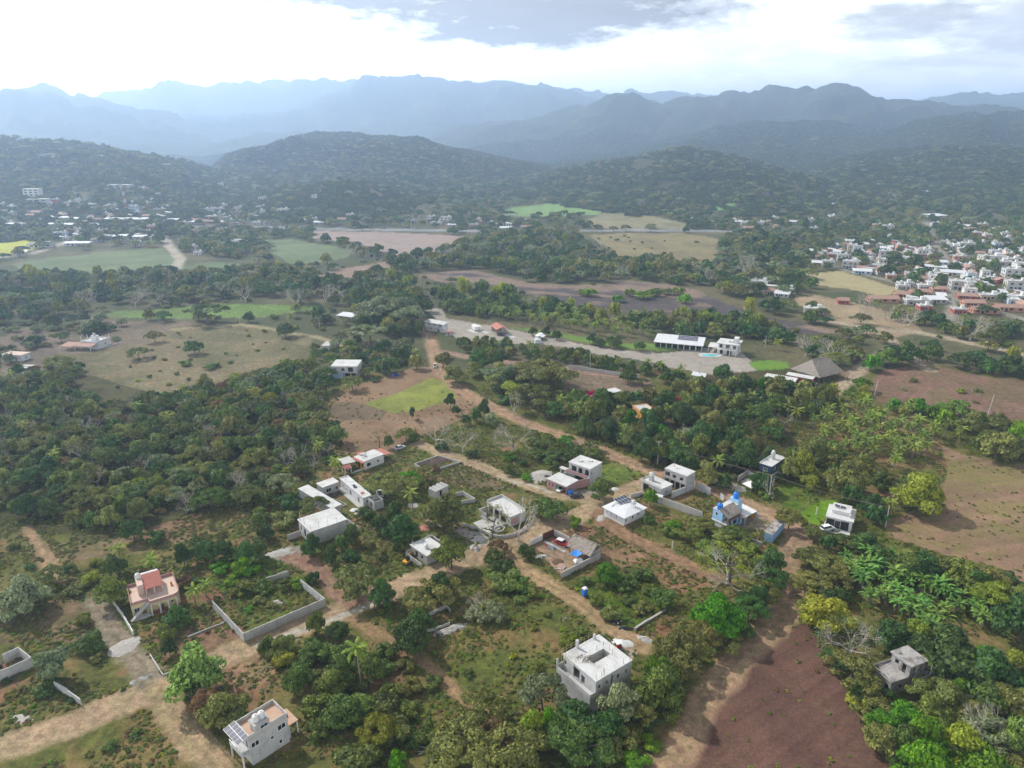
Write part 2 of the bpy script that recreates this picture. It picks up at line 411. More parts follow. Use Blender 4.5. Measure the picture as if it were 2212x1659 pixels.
# name (None = paint only), colour, second colour, mottling scale m, amount, row direction deg or None, row spacing m, polygon
FIELDS = [
 (None, (86,88,62), (116,106,82), 30, .8, None, 0, [(-300,440),(2500,440),(2500,800),(-300,800)]),
 ('pasture', (112,106,80), (134,120,96), 16, .9, None, 0, [(150,860),(180,790),(250,740),(330,715),(470,704),(560,706),(680,728),(640,790),(560,812),(430,835),(330,868),(230,880)]),
 ('field', (116,136,78), (106,120,74), 20, .6, None, 0, [(208,680),(260,673),(330,670),(400,662),(530,657),(680,660),(690,668),(560,685),(420,688),(330,688),(250,686)]),
 (None, (128,112,98), (110,100,84), 25, .8, None, 0, [(100,720),(190,690),(330,695),(420,700),(300,740),(180,760),(60,760)]),
 (None, (124,108,96), (108,98,84), 20, .8, None, 0, [(0,730),(90,700),(150,730),(120,790),(0,820)]),
 ('crop_field', (110,120,88), (122,130,98), 30, .5, 22, 6.0, [(25,572),(80,560),(150,553),(350,537),(392,560),(385,574),(280,584),(200,592),(60,585)]),
 ('crop_field', (186,186,96), (170,172,100), 40, .5, None, 0, [(-80,526),(60,521),(98,524),(80,540),(30,552),(-80,558)]),
 ('crop_field', (110,122,90), (122,132,100), 30, .5, 40, 6.0, [(571,518),(620,516),(673,524),(763,541),(752,556),(690,566),(628,571),(583,545)]),
 ('crop_field', (104,116,86), (116,126,96), 30, .5, 22, 6.0, [(370,580),(460,565),(540,572),(480,590),(385,596)]),
 ('fallow_field', (160,142,134), (170,150,138), 40, .6, None, 0, [(679,499),(850,502),(1005,510),(985,538),(919,556),(853,556),(800,535),(760,522),(680,518)]),
 ('fallow_field', (154,132,118), (142,124,110), 20, .7, None, 0, [(688,598),(733,582),(838,563),(845,575),(838,585),(763,604),(700,605)]),
 (None, (150,132,118), (134,120,104), 30, .7, None, 0, [(520,600),(700,600),(780,610),(700,625),(520,620)]),
 ('burnt_field', (142,122,110), (92,84,84), 14, 1.0, None, 0, [(905,596),(960,588),(1021,582),(1078,597),(1159,613),(1250,616),(1306,614),(1351,605),(1441,614),(1501,627),(1576,657),(1681,690),(1758,704),(1840,718),(1750,722),(1690,712),(1600,694),(1450,680),(1300,668),(1180,648),(1080,618),(960,612)]),
 ('dry_field', (146,134,102), (130,118,92), 22, .9, None, 0, [(1262,508),(1330,503),(1471,503),(1561,515),(1552,549),(1519,578),(1411,560),(1330,570),(1318,540)]),
 ('dry_field', (148,138,110), (130,126,100), 40, .8, None, 0, [(1225,482),(1300,464),(1400,470),(1490,484),(1480,493),(1300,494)]),
 ('field', (134,158,104), (122,144,96), 40, .5, None, 0, [(1075,462),(1100,448),(1185,442),(1240,450),(1300,461),(1290,466),(1210,468),(1120,468)]),
 ('field', (134,166,108), (126,150,104), 40, .5, None, 0, [(1440,446),(1470,443),(1590,455),(1580,462),(1490,458)]),
 (None, (140,142,104), (126,130,98), 60, .7, None, 0, [(740,415),(900,405),(960,398),(1010,408),(930,420),(800,424)]),
 (None, (146,118,98), (128,112,92), 60, .8, None, 0, [(990,385),(1080,375),(1200,378),(1190,402),(1090,410),(1000,405)]),
 (None, (140,116,96), (124,108,90), 60, .8, None, 0, [(1660,425),(1740,408),(1900,415),(1990,430),(1900,448),(1760,446)]),
 (None, (160,148,118), (150,140,110), 60, .6, None, 0, [(1880,408),(2000,420),(2120,436),(2080,444),(1960,432)]),
 ('football_field', (172,160,126), (158,146,112), 25, .6, None, 0, [(1740,592),(1818,585),(1887,607),(1960,630),(1902,640),(1848,628),(1758,614)]),
 (None, (172,150,126), (150,134,112), 12, .8, None, 0, [(1735,650),(1790,640),(1900,668),(1960,690),(2010,720),(1900,735),(1840,705),(1740,665)]),
 ('gravel_yard', (170,160,151), (158,148,138), 12, .6, None, 0, [(915,664),(955,668),(960,688),(1060,703),(1100,712),(1180,727),(1250,742),(1350,757),(1420,763),(1480,758),(1530,752),(1600,755),(1620,775),(1640,800),(1625,818),(1560,812),(1490,802),(1400,782),(1300,766),(1180,744),(1000,738),(970,720),(950,700)]),
 ('lawn', (112,138,74), (100,122,66), 8, .6, None, 0, [(1095,708),(1180,722),(1250,737),(1350,752),(1420,758),(1480,752),(1470,745),(1350,742),(1240,725),(1150,710)]),
 ('lawn', (112,142,70), (100,126,62), 8, .6, None, 0, [(1612,782),(1650,778),(1702,782),(1706,794),(1690,802),(1640,803)]),
 (None, (140,120,104), (124,108,92), 14, .8, None, 0, [(1215,800),(1300,808),(1400,822),(1420,850),(1330,860),(1250,870),(1220,850)]),
 ('dry_field', (134,106,94), (120,102,82), 12, 1.0, None, 0, [(1880,810),(1905,796),(1990,795),(2300,828),(2300,905),(2100,902),(1980,882),(1890,872),(1868,850)]),
 ('fallow_field', (146,122,100), (126,104,82), 14, .8, None, 0, [(735,922),(690,890),(765,845),(880,795),(945,790),(985,830),(1040,868),(1010,900),(960,922),(880,950),(850,985),(745,985)]),
 ('crop_field', (136,140,78), (120,124,72), 6, .9, 20, 3.0, [(786,872),(853,851),(931,815),(968,830),(986,858),(940,874),(913,884),(860,892),(805,884)]),
 (None, (108,94,78), (124,108,88), 10, .7, None, 0, [(725,885),(784,868),(850,890),(840,908),(770,915),(735,905)]),
 ('ploughed_field', (144,119,99), (130,112,88), 14, .8, 15, 1.6, [(2028,960),(2088,981),(2178,999),(2330,996),(2330,1290),(2212,1262),(2148,1222),(2043,1200),(1968,1173),(1912,1158),(1906,1130),(1960,1108),(2028,1076),(2046,1014)]),
 ('ploughed_field', (100,76,68), (113,88,76), 9, .7, 35, 1.2, [(1572,1492),(1608,1450),(1655,1402),(1705,1360),(1738,1346),(1768,1388),(1800,1428),(1842,1510),(1882,1590),(1935,1665),(1980,1740),(1428,1740),(1488,1640),(1535,1555)]),
 (None, (112,98,78), (132,112,88), 8, .9, None, 0, [(905,1022),(955,1006),(1003,998),(1063,1020),(1123,1046),(1100,1060),(1048,1070),(960,1050),(900,1045)]),
 (None, (104,116,62), (118,118,70), 7, .7, None, 0, [(1306,992),(1399,1023),(1381,1040),(1327,1054),(1300,1034)]),
 (None, (92,118,56), (110,116,66), 7, .7, None, 0, [(1150,918),(1210,942),(1260,958),(1330,985),(1300,990),(1240,970),(1160,940)]),
 ('lawn', (112,142,58), (100,128,54), 6, .7, None, 0, [(1725,1110),(1782,1078),(1809,1080),(1790,1116),(1770,1136),(1730,1126)]),
 (None, (94,112,52), (106,110,58), 6, .7, None, 0, [(1560,1050),(1640,1080),(1720,1110),(1790,1075),(1740,1050),(1640,1040)]),
 (None, (132,104,84), (116,98,72), 6, .8, None, 0, [(1120,1160),(1240,1125),(1300,1150),(1400,1185),(1480,1220),(1400,1230),(1280,1200),(1210,1245),(1150,1190)]),
 ('dirt_yard', (160,136,116), (148,126,106), 6, .6, None, 0, [(1152,1179),(1195,1162),(1290,1192),(1214,1243)]),
 (None, (146,118,96), (130,108,84), 6, .8, None, 0, [(1298,1208),(1364,1182),(1406,1202),(1340,1235)]),
 (None, (148,116,94), (134,110,84), 6, .8, None, 0, [(1400,1235),(1450,1225),(1540,1245),(1580,1275),(1480,1290),(1430,1270)]),
 (None, (140,106,86), (124,98,76), 5, .8, None, 0, [(1376,1358),(1470,1318),(1480,1345),(1440,1388),(1396,1395)]),
 ('gravel_yard', (168,150,134), (156,140,124), 6, .6, None, 0, [(1335,1375),(1375,1380),(1400,1392),(1370,1425),(1345,1412)]),
 ('gravel_yard', (156,142,132), (146,132,120), 6, .7, None, 0, [(1240,1062),(1290,1055),(1345,1050),(1340,1066),(1290,1084),(1245,1076)]),
 ('gravel_yard', (160,144,132), (146,130,116), 6, .7, None, 0, [(1560,1130),(1600,1115),(1660,1120),(1700,1132),(1670,1150),(1600,1140)]),
 (None, (156,142,130), (140,128,114), 6, .7, None, 0, [(1530,1040),(1575,1045),(1570,1062),(1530,1060)]),
 (None, (156,134,116), (138,116,98), 6, .7, None, 0, [(870,1115),(940,1125),(1010,1145),(1060,1165),(1040,1185),(980,1160),(900,1140)]),
 ('gravel_yard', (160,150,144), (150,138,128), 6, .6, None, 0, [(975,1140),(1040,1150),(1058,1165),(1035,1176),(990,1160)]),
 ('gravel_yard', (152,144,140), (142,128,120), 6, .6, None, 0, [(578,1198),(625,1180),(655,1178),(660,1200),(640,1216),(600,1210)]),
 (None, (142,120,98), (122,110,80), 8, .9, None, 0, [(110,1170),(250,1150),(420,1118),(540,1115),(560,1140),(430,1165),(330,1180),(150,1200)]),
 (None, (126,100,82), (140,112,92), 8, .9, None, 0, [(310,1130),(480,1112),(500,1125),(420,1150),(330,1160)]),
 (None, (128,108,88), (108,98,70), 8, .9, None, 0, [(-60,1310),(160,1290),(230,1370),(200,1395),(60,1385),(-60,1400)]),
 (None, (138,110,92), (118,100,76), 6, .9, None, 0, [(310,1400),(470,1340),(530,1370),(500,1400),(420,1445),(350,1460)]),
 (None, (74,100,44), (90,106,52), 6, .7, None, 0, [(430,1225),(560,1200),(640,1220),(640,1245),(500,1260),(460,1300),(420,1290)]),
 (None, (90,100,52), (104,104,62), 6, .8, None, 0, [(462,1300),(560,1262),(650,1262),(695,1305),(528,1378)]),
 (None, (130,112,78), (98,100,54), 8, .9, None, 0, [(120,1625),(300,1540),(345,1540),(420,1640),(440,1740),(60,1740)]),
 (None, (152,124,102), (138,116,92), 5, .8, None, 0, [(530,1425),(600,1390),(640,1400),(600,1460),(540,1500),(500,1480)]),
 (None, (96,100,56), (126,108,76), 9, 1.0, None, 0, [(930,1330),(1060,1250),(1110,1215),(1200,1275),(1290,1350),(1240,1400),(1210,1450),(1150,1500),(1040,1520),(940,1430)]),
 (None, (86,104,46), (100,106,54), 9, .8, None, 0, [(1240,1265),(1300,1240),(1400,1250),(1470,1300),(1420,1330),(1340,1350),(1290,1320)]),
 (None, (72,70,44), (90,84,58), 8, .8, None, 0, [(-300,840),(0,820),(150,790),(330,860),(560,800),(690,800),(735,920),(740,1000),(640,1045),(560,1105),(420,1112),(240,1150),(-300,1120)]),
 (None, (78,74,48), (96,84,60), 8, .8, None, 0, [(1150,890),(1300,860),(1450,860),(1520,810),(1720,800),(1800,850),(1700,960),(1600,1040),(1440,1010),(1330,970)]),
 (None, (142,116,92), (116,104,66), 8, .9, None, 0, [(1750,890),(1900,880),(2030,930),(2040,1010),(1900,1030),(1760,980)]),
]
CLEAR0 = [[(1895,1425),(1950,1400),(2025,1440),(2020,1485),(1965,1505),(1900,1475)], [(1612,642),(1735,640),(1742,668),(1620,670)], [(1755,1122),(1800,1150),(1860,1150),(1868,1120),(1850,1166),(1760,1172)], [(1150,1170),(1215,1140),(1300,1192),(1214,1250)]]
BUILT = []          # ground outlines of buildings (world), kept clear of plants

def road_dist(x, y, pts):
    d = np.full(np.shape(x), 1e9)
    for (ax, ay), (bx, by) in zip(pts[:-1], pts[1:]):
        vx, vy = bx-ax, by-ay; L = vx*vx+vy*vy+1e-9
        t = np.clip(((x-ax)*vx+(y-ay)*vy)/L, 0, 1)
        d = np.minimum(d, np.hypot(x-ax-t*vx, y-ay-t*vy))
    return d
ROADW = []
for nm, w, c, pts in ROADS:
    wp = [G(*p) for p in pts]
    ROADW.append((nm, w, lin(c), wp, (min(p[0] for p in wp)-20, max(p[0] for p in wp)+20, min(p[1] for p in wp)-20, max(p[1] for p in wp)+20)))

def near_road(x, y, pad):
    r = np.zeros(np.shape(x), bool)
    for nm, w, c, wp, bb in ROADW:
        k = (x > bb[0]) & (x < bb[1]) & (y > bb[2]) & (y < bb[3])
        if k.any():
            q = np.zeros(np.shape(x), bool); q[k] = road_dist(x[k], y[k], wp) < w/2+pad
            r |= q
    return r

def make_terrain():
    # rows follow distance so that detail is even in any view from the air
    ys = np.arange(1800.0, 442.0, -2.2)
    el = np.arctan((ys-CY)/FPX)+PITCH
    r_near = CAM_H/np.tan(el)
    r_far = np.exp(np.linspace(math.log(r_near[-1]*1.006), math.log(9600), 300))
    r = np.concatenate([[25.0, 50.0, 70.0], r_near, r_far])
    a_in = np.linspace(R(-45), R(45), 820)
    az = np.concatenate([np.linspace(R(-75), R(-45), 60)[:-1], a_in, np.linspace(R(45), R(75), 60)[1:]])
    nr, na = len(r), len(az)
    RR, AA = np.meshgrid(r, az, indexing='ij')
    X = RR*np.sin(AA); Y = RR*np.cos(AA)
    Z = height(X, Y)
    global HAZE_TOP
    HAZE_TOP = float(Z.max())+12.0
    print('terrain', X.shape, HAZE_TOP)
    x = X.ravel(); y = Y.ravel(); z = Z.ravel(); rad = RR.ravel()
    amp = 0.7+0.004*rad
    fx = 3.0+0.02*rad
    wx = x+amp*2*(fbm(x/fx, y/fx, 3, 41)-.5); wy = y+amp*2*(fbm(x/fx, y/fx, 3, 57)-.5)
    px, py = P(wx, np.maximum(wy, 1.0), z*0)
    wx2 = x+amp*9*(fbm(x/(fx*4), y/(fx*4), 4, 43)-.5); wy2 = y+amp*9*(fbm(x/(fx*4), y/(fx*4), 4, 59)-.5)
    qx, qy = P(wx2, np.maximum(wy2, 1.0), z*0)
    # base cover: olive grass, straw and bare earth near; scrub and woodland far
    n1 = fbm(x/26, y/26, 4, 1); n2 = fbm(x/7, y/7, 3, 2); n3 = fbm(x/2.2, y/2.2, 2, 3); n4 = fbm(x/90, y/90, 4, 4)
    L = lambda c: np.array(lin(c))
    def blend(C, c, k): return C*(1-k[:, None])+np.asarray(c)*k[:, None]
    C = np.tile(L((98,98,56)), (len(x), 1))
    C = blend(C, L((124,112,76)), sstep(.40, .62, n1*.6+n2*.4))
    C = blend(C, L((138,108,86)), sstep(.53, .66, n2*.55+n1*.45))
    C = blend(C, L((76,92,40)), sstep(.56, .72, n3*.5+n4*.5)*.8)
    far = sstep(350, 700, rad)
    Cf = blend(np.tile(L((84,92,62)), (len(x), 1)), L((112,108,80)), sstep(.45, .65, n4))
    C = C*(1-far[:, None])+Cf*far[:, None]
    hill = sstep(2, 14, z)
    n5 = fbm(x/160, y/160, 4, 8)
    Ch = blend(np.tile(L((54,64,40)), (len(x), 1)), L((66,70,44)), sstep(.42, .64, n5*.6+n1*.4))
    Ch = blend(Ch, L((100,92,58)), sstep(.56, .72, n1*.5+n5*.5)*.6)
    C = C*(1-hill[:, None])+Ch*hill[:, None]
    plain_far = sstep(1150, 1400, rad)*(1-hill)
    C = blend(C, L((62,74,48)), plain_far*sstep(.34, .46, n4))
    cls = np.zeros(len(x), np.int32); names = ['ground']
    ok = (z < 60) & (wy > 20)
    for nm, c1, c2, sc, amt, row, rs, poly in FIELDS:
        xs = [p[0] for p in poly]; yy = [p[1] for p in poly]
        ax, ay = (qx, qy) if nm in (None, 'pasture', 'dry_field', 'fallow_field') and poly[0][0] != 679 else (px, py)
        k = ok & (ax > min(xs)) & (ax < max(xs)) & (ay > min(yy)) & (ay < max(yy))
        idx = np.nonzero(k)[0]
        if not len(idx): continue
        idx = idx[inpoly(ax[idx], ay[idx], poly)]
        xx, yv = x[idx], y[idx]
        f = fbm(xx/sc, yv/sc, 4, int(sc)+len(names))
        if nm == 'burnt_field':
            a = R(-14); u = xx*math.cos(a)+yv*math.sin(a); v = -xx*math.sin(a)+yv*math.cos(a)
            f = .5*fbm(u/60, v/9, 4, 91)+.5*fbm(u/30, v/30, 3, 92)
            k2 = sstep(.44, .54, f)
        else: k2 = sstep(.38, .64, f)*amt
        cc = L(c1)*(1-k2[:, None])+L(c2)*k2[:, None]
        g = fbm(xx/(sc*.23), yv/(sc*.23), 3, 14)
        cc = cc*(0.84+0.32*g)[:, None]
        if row is not None:
            a = R(row); v = -xx*math.sin(a)+yv*math.cos(a)
            st = fbm((xx*math.cos(a)+yv*math.sin(a))/45, v/(rs*1.3), 3, 23)
            cc = cc*(0.70+0.60*st)[:, None]
        if nm == 'ploughed_field' and poly[0][0] > 2000:     # weeds coming up in streaks across the brown field
            a = R(-12); u = xx*math.cos(a)+yv*math.sin(a); v = -xx*math.sin(a)+yv*math.cos(a)
            w = sstep(.50, .66, fbm(u/38, v/6, 4, 63)*.7+fbm(xx/3, yv/3, 2, 64)*.3)
            cc = blend(cc, L((118,122,62)), w*.42)
        C[idx] = cc
        if nm:
            if nm not in names or nm in ('ploughed_field', 'crop_field', 'lawn', 'field', 'gravel_yard', 'dry_field', 'fallow_field'): names.append(nm); ci = len(names)-1
            else: ci = names.index(nm)
            cls[idx] = ci
        elif amt >= .7: pass
    for nm, w, c, wp, bb in ROADW:
        k = np.nonzero((x > bb[0]) & (x < bb[1]) & (y > bb[2]) & (y < bb[3]))[0]
        if not len(k): continue
        d = road_dist(wx[k], wy[k], wp)
        hw = w/2
        soft = 0.5+0.0016*rad[k]
        e = sstep(hw+soft*2.6, hw-soft*.4, d+ (n2[k]-.5)*1.4)
        col = np.array(c)[None, :]*(0.82+0.36*fbm(x[k]/2.5, y[k]/2.5, 3, 71))[:, None]
        if w < 6:       # two wheel ruts and a paler crown
            rut = np.exp(-((d-w*.22)/.45)**2)
            col = col*(1+.10*rut-.10*np.exp(-(d/.5)**2))[:, None]
        C[k] = C[k]*(1-e[:, None])+col*e[:, None]
        kk = k[d < hw]
        if nm not in names: names.append(nm)
        cls[kk] = names.index(nm)
    # pale gravel spill along the lower road and by the crossing
    for (a, b, wd) in (((560,1392),(690,1346),1.3),((690,1346),(830,1298),.9),((1010,1180),(1060,1172),1.2),((1080,1030),(1190,1062),.8)):
        A, B = G(*a), G(*b)
        k = np.nonzero((np.abs(x-(A[0]+B[0])/2) < 60) & (np.abs(y-(A[1]+B[1])/2) < 60) & (rad < 400))[0]
        d = road_dist(wx[k], wy[k], [A, B])
        C[k] = blend(C[k], L((186,178,168)), sstep(wd*1.5, wd*.3, d+(n3[k]-.5)*1.4)*.85)
    hl = (z > 2.5) & (rad > 900) & (cls == 0)
    names.append('hills'); cls[hl] = len(names)-1
    mt = (z > 0) & (rad > 2750)
    names.append('mountains'); cls[mt] = len(names)-1
    C = np.clip(C, .004, .9)
    fine = np.isin(cls, [i for i, nm in enumerate(names) if nm in ('ploughed_field','crop_field','lawn','football_field')]+[i for i, nm in enumerate(names) if nm in ('fallow_field','gravel_yard')])
    # faces
    i, j = np.meshgrid(np.arange(nr-1), np.arange(na-1), indexing='ij')
    q = (i*na+j).ravel()
    quads = np.stack([q, q+na, q+na+1, q+1], 1)
    quads = quads[:, ::-1]
    fc = cls[quads[:, 0]]
    co = np.stack([x, y, z], 1).astype(np.float32)
    colr = np.concatenate([C*np.array([.70,.735,.72]), np.where(fine, .3, 1.0)[:, None]], 1).astype(np.float32)
    mat = ground_material()
    for ci, nm in enumerate(names):
        fq = quads[fc == ci]
        if not len(fq): continue
        u, inv = np.unique(fq, return_inverse=True)
        me = bpy.data.meshes.new(nm)
        me.vertices.add(len(u)); me.vertices.foreach_set('co', co[u].ravel())
        me.loops.add(len(fq)*4); me.loops.foreach_set('vertex_index', inv.ravel().astype(np.int32))
        me.polygons.add(len(fq)); me.polygons.foreach_set('loop_start', np.arange(0, len(fq)*4, 4, dtype=np.int32))
        me.polygons.foreach_set('loop_total', np.full(len(fq), 4, np.int32))
        me.update(calc_edges=True)
        at = me.attributes.new('cover', 'FLOAT_COLOR', 'POINT'); at.data.foreach_set('color', colr[u].ravel())
        me.polygons.foreach_set('use_smooth', np.ones(len(fq), bool))
        me.materials.append(mat)
        o = link(nm, me); o['kind'] = 'structure'
    return

def ground_material():
    m = bpy.data.materials.new('land_cover'); m.use_nodes = True; T = NT(m.node_tree)
    at = T.n('ShaderNodeAttribute', attribute_name='cover')
    geo = T.n('ShaderNodeNewGeometry'); v = geo.outputs['Position']
    a = T.noise(v, 0.55, 5, 0.7); b = T.noise(v, 2.6, 4, 0.75); c = T.noise(v, 0.05, 4, 0.6)
    k = T.m('MULTIPLY', T.m('MULTIPLY', T.ramp(a, .25, .75, .58, 1.42), T.ramp(b, .2, .8, .66, 1.34)), T.ramp(c, .3, .7, .90, 1.10))
    e = T.noise(v, 1.5, 3, 0.8)
    k = T.m('ADD', T.m('MULTIPLY', k, at.outputs['Alpha']), T.m('MULTIPLY', T.m('SUBTRACT', 1.0, at.outputs['Alpha']), T.ramp(e, .25, .75, .62, 1.38)))
    sc = T.n('ShaderNodeVectorMath', operation='SCALE'); T.link(at.outputs['Color'], sc.inputs[0]); T.link(k, sc.inputs['Scale'])
    d = T.m('MULTIPLY', T.ramp(T.noise(v, 0.22, 5, 0.65, 0.6), .42, .62), at.outputs['Alpha'])
    hs = T.n('ShaderNodeHueSaturation'); hs.inputs['Saturation'].default_value = 1.12; T.link(sc.outputs[0], hs.inputs['Color']); T.link(T.m('ADD', .492, T.m('MULTIPLY', d, .022)), hs.inputs['Hue']); T.link(T.m('ADD', 1.06, T.m('MULTIPLY', d, -.16)), hs.inputs['Value'])
    bs = T.n('ShaderNodeBsdfPrincipled'); T.link(hs.outputs[0], bs.inputs['Base Color']); bs.inputs['Roughness'].default_value = .95
    bs.inputs['Specular IOR Level'].default_value = .1
    bp = T.n('ShaderNodeBump'); bp.inputs['Strength'].default_value = .55; bp.inputs['Distance'].default_value = .35
    T.link(T.m('ADD', a, T.m('MULTIPLY', b, .5)), bp.inputs['Height']); T.link(bp.outputs[0], bs.inputs['Normal'])
    o = T.n('ShaderNodeOutputMaterial'); T.link(bs.outputs[0], o.inputs[0])
    return m
make_terrain()

# ------------------------------------------------------------------ plant materials
def lm(name, a, b, trans=.2):
    k = 1.5
    return leafmat(name, tuple(k*c for c in lin(a)), tuple(k*c for c in lin(b)), trans)
LEAF = {
 'dark':   lambda: lm('leaf_dark',   (44,62,32), (74,94,48)),
 'mid':    lambda: lm('leaf_mid',    (62,76,38), (98,110,56)),
 'olive':  lambda: lm('leaf_olive',  (76,82,46), (116,116,66)),
 'bright': lambda: lm('leaf_bright', (62,94,34), (100,132,50), .25),
 'yellow': lambda: lm('leaf_yellow', (94,104,42), (134,138,66), .3),
 'lime':   lambda: lm('leaf_lime', (64,86,42), (136,150,88), .25),
 'grey':   lambda: lm('leaf_grey',   (82,92,66), (122,128,96)),
 'brown':  lambda: lm('leaf_brown',  (84,70,50), (122,104,72)),
 'red':    lambda: lm('leaf_red',    (92,50,46), (120,70,60)),
 'pink':   lambda: lm('leaf_pink',   (140,30,80), (190,60,110)),
 'hill':   lambda: leafmat('leaf_hill', tuple(1.3*c for c in lin((50,62,36))), tuple(1.3*c for c in lin((76,84,46))), .2, .08, .3),
 'palm':   lambda: lm('leaf_palm',   (70,90,40), (122,132,66), .25),
 'palmlight': lambda: lm('leaf_palm_light', (82,96,46), (126,132,72), .25),
 'banana': lambda: lm('leaf_banana', (56,84,38), (108,134,72), .25),
}
def bark(name='bark', c=(98,88,76)): return plain(name, lin(c), .95, .5, 1.5)
PALEBARK = (176,168,156)

def leaf_cloud(lobes, n, size, rs, droop=0.0, inner=.25):
    """leaf clumps: small bent quads spread over and through a set of lobes [(centre, radii)]"""
    vol = np.array([a[1][0]*a[1][1]*a[1][2] for a in lobes])**(2/3.); vol /= vol.sum()
    k = rs.choice(len(lobes), n, p=vol)
    c = np.array([l[0] for l in lobes])[k]; r = np.array([l[1] for l in lobes])[k]
    d = rs.normal(size=(n, 3)); d /= np.linalg.norm(d, axis=1)[:, None]
    d[:, 2] = np.where(d[:, 2] < -.45, -d[:, 2], d[:, 2])
    rad = np.where(rs.random(n) < inner, rs.random(n)**.5, .86+.20*rs.random(n))
    p = c + d*r*rad[:, None]
    nrm = d + rs.normal(size=(n, 3))*.55; nrm[:, 2] += .35; nrm /= np.linalg.norm(nrm, axis=1)[:, None]
    a = np.cross(nrm, rs.normal(size=(n, 3))); a /= np.linalg.norm(a, axis=1)[:, None]
    b = np.cross(nrm, a)
    s = size*(.55+.9*rs.random(n))[:, None]
    asp = (.55+.5*rs.random(n))[:, None]
    v = np.stack([p-a*s, p-b*s*asp-nrm*s*.25, p+a*s, p+b*s*asp-nrm*s*.25], 1)
    return v.reshape(-1, 3)

def quads_mesh(name, v, mat):
    n = len(v)//4
    me = bpy.data.meshes.new(name)
    me.vertices.add(len(v)); me.vertices.foreach_set('co', v.astype(np.float32).ravel())
    me.loops.add(n*4); me.loops.foreach_set('vertex_index', np.arange(n*4, dtype=np.int32))
    me.polygons.add(n); me.polygons.foreach_set('loop_start', np.arange(0, n*4, 4, dtype=np.int32)); me.polygons.foreach_set('loop_total', np.full(n, 4, np.int32))
    me.update(calc_edges=True)
    if mat: me.materials.append(mat)
    return me

def lobes_for(shape, rs):
    """unit tree: crown radius 1, height 1"""
    L = []
    if shape == 'round':          # mango: dense uneven dome of clumps
        sx, sy = .8+.35*rs.random(), .8+.35*rs.random(); ox, oy = rs.normal(size=2)*.10
        L.append(((ox,oy,.56), (.50*sx,.50*sy,.24)))
        for i in range(15):
            t = 2*math.pi*i/15+rs.random()*.7; q = .40+.40*rs.random(); z = .30+.46*rs.random()*(1.2-q)
            s = .17+.17*rs.random(); L.append(((q*sx*math.cos(t)+ox, q*sy*math.sin(t)+oy, z), (s, s, s*.5)))
        for i in range(8):
            t = rs.random()*6.28; q = .42*rs.random(); s = .16+.16*rs.random()
            L.append(((q*math.cos(t)+ox*2, q*math.sin(t)+oy*2, .66+.24*rs.random()), (s, s, s*.55)))
    elif shape == 'airy':         # loose spreading crown of many small sprays
        for i in range(24):
            t = rs.random()*6.28; q = math.sqrt(rs.random())*.86; z = .38+.50*(1-q*q)*(.55+.45*rs.random())
            s = .13+.17*rs.random(); L.append(((q*math.cos(t), q*math.sin(t), z), (s, s, s*.30)))
    elif shape == 'flat':         # umbrella crown
        for i in range(26):
            t = rs.random()*6.28; q = math.sqrt(rs.random())*.9; z = .70+.22*(1-q*q)+.05*rs.normal()
            s = .12+.14*rs.random(); L.append(((q*math.cos(t), q*math.sin(t), z), (s, s, s*.22)))
    elif shape == 'tall':         # upright plume (bamboo, tall bright trees)
        for i in range(12):
            t = rs.random()*6.28; q = .58*rs.random()**.7; z = .30+.58*rs.random()
            s = .26+.18*rs.random(); L.append(((q*math.cos(t), q*math.sin(t), z), (s, s, s*.62)))
    elif shape == 'bush':         # leafy to the ground
        for i in range(13):
            t = rs.random()*6.28; q = math.sqrt(rs.random())*.78; z = .22+.55*rs.random()*(1-.55*q)
            s = .22+.20*rs.random(); L.append(((q*math.cos(t), q*math.sin(t), z), (s, s, s*.55)))
    elif shape == 'sparse':
        for i in range(60):
            t = rs.random()*6.28; q = math.sqrt(rs.random())*.98; z = .56+.38*(1-q*q)+.05*rs.normal()
            s = .06+.09*rs.random(); L.append(((q*math.cos(t), q*math.sin(t), z), (s, s, s*.45)))
    return L
COUNT = {'round': 4200, 'airy': 3600, 'flat': 3000, 'tall': 3000, 'bush': 2000, 'sparse': 1500}
LSIZE = {'round': .047, 'airy': .043, 'flat': .046, 'tall': .058, 'bush': .072, 'sparse': .0155}
CM = {}
def crown_mesh(shape, color, var, lo=False):
    key = (shape, color, var, lo)
    if key not in CM:
        base = ('v', shape, var, lo)
        if base not in CM:
            rs = np.random.default_rng(abs(hash((len(shape), ord(shape[0]), ord(shape[-1]), var)))%9999)
            n, s = COUNT[shape], LSIZE[shape]
            L = lobes_for(shape, rs)
            if lo: n, s = int(n*.13), s*2.3
            CM[base] = leaf_cloud(L, n, s, rs)
        CM[key] = quads_mesh('crown', CM[base], LEAF[color]())
    return CM[key]

def branch(mb, p, d, L, r, depth, rs, spread=.6, lift=.25, taper=.62, n=5, kids=(2,3), mi=0):
    q = p; pts = [p]; rad = [r]
    for i in range(2):
        d = d+rs.normal(size=3)*.13; d = d/np.linalg.norm(d)
        q = q+d*L*.5; pts.append(q); rad.append(r*(1-.3*(i+1)/2))
    mb.tube(pts, rad, n if depth > 1 else 3, mi, cap=False)
    if depth <= 0: return
    for k in range(rs.integers(kids[0], kids[1]+1)):
        e = d+rs.normal(size=3)*spread; e[2] += lift*.5; e = e/np.linalg.norm(e)
        branch(mb, q, e, L*(.62+.25*rs.random()), r*taper, depth-1, rs, spread, lift, taper, n, kids, mi)

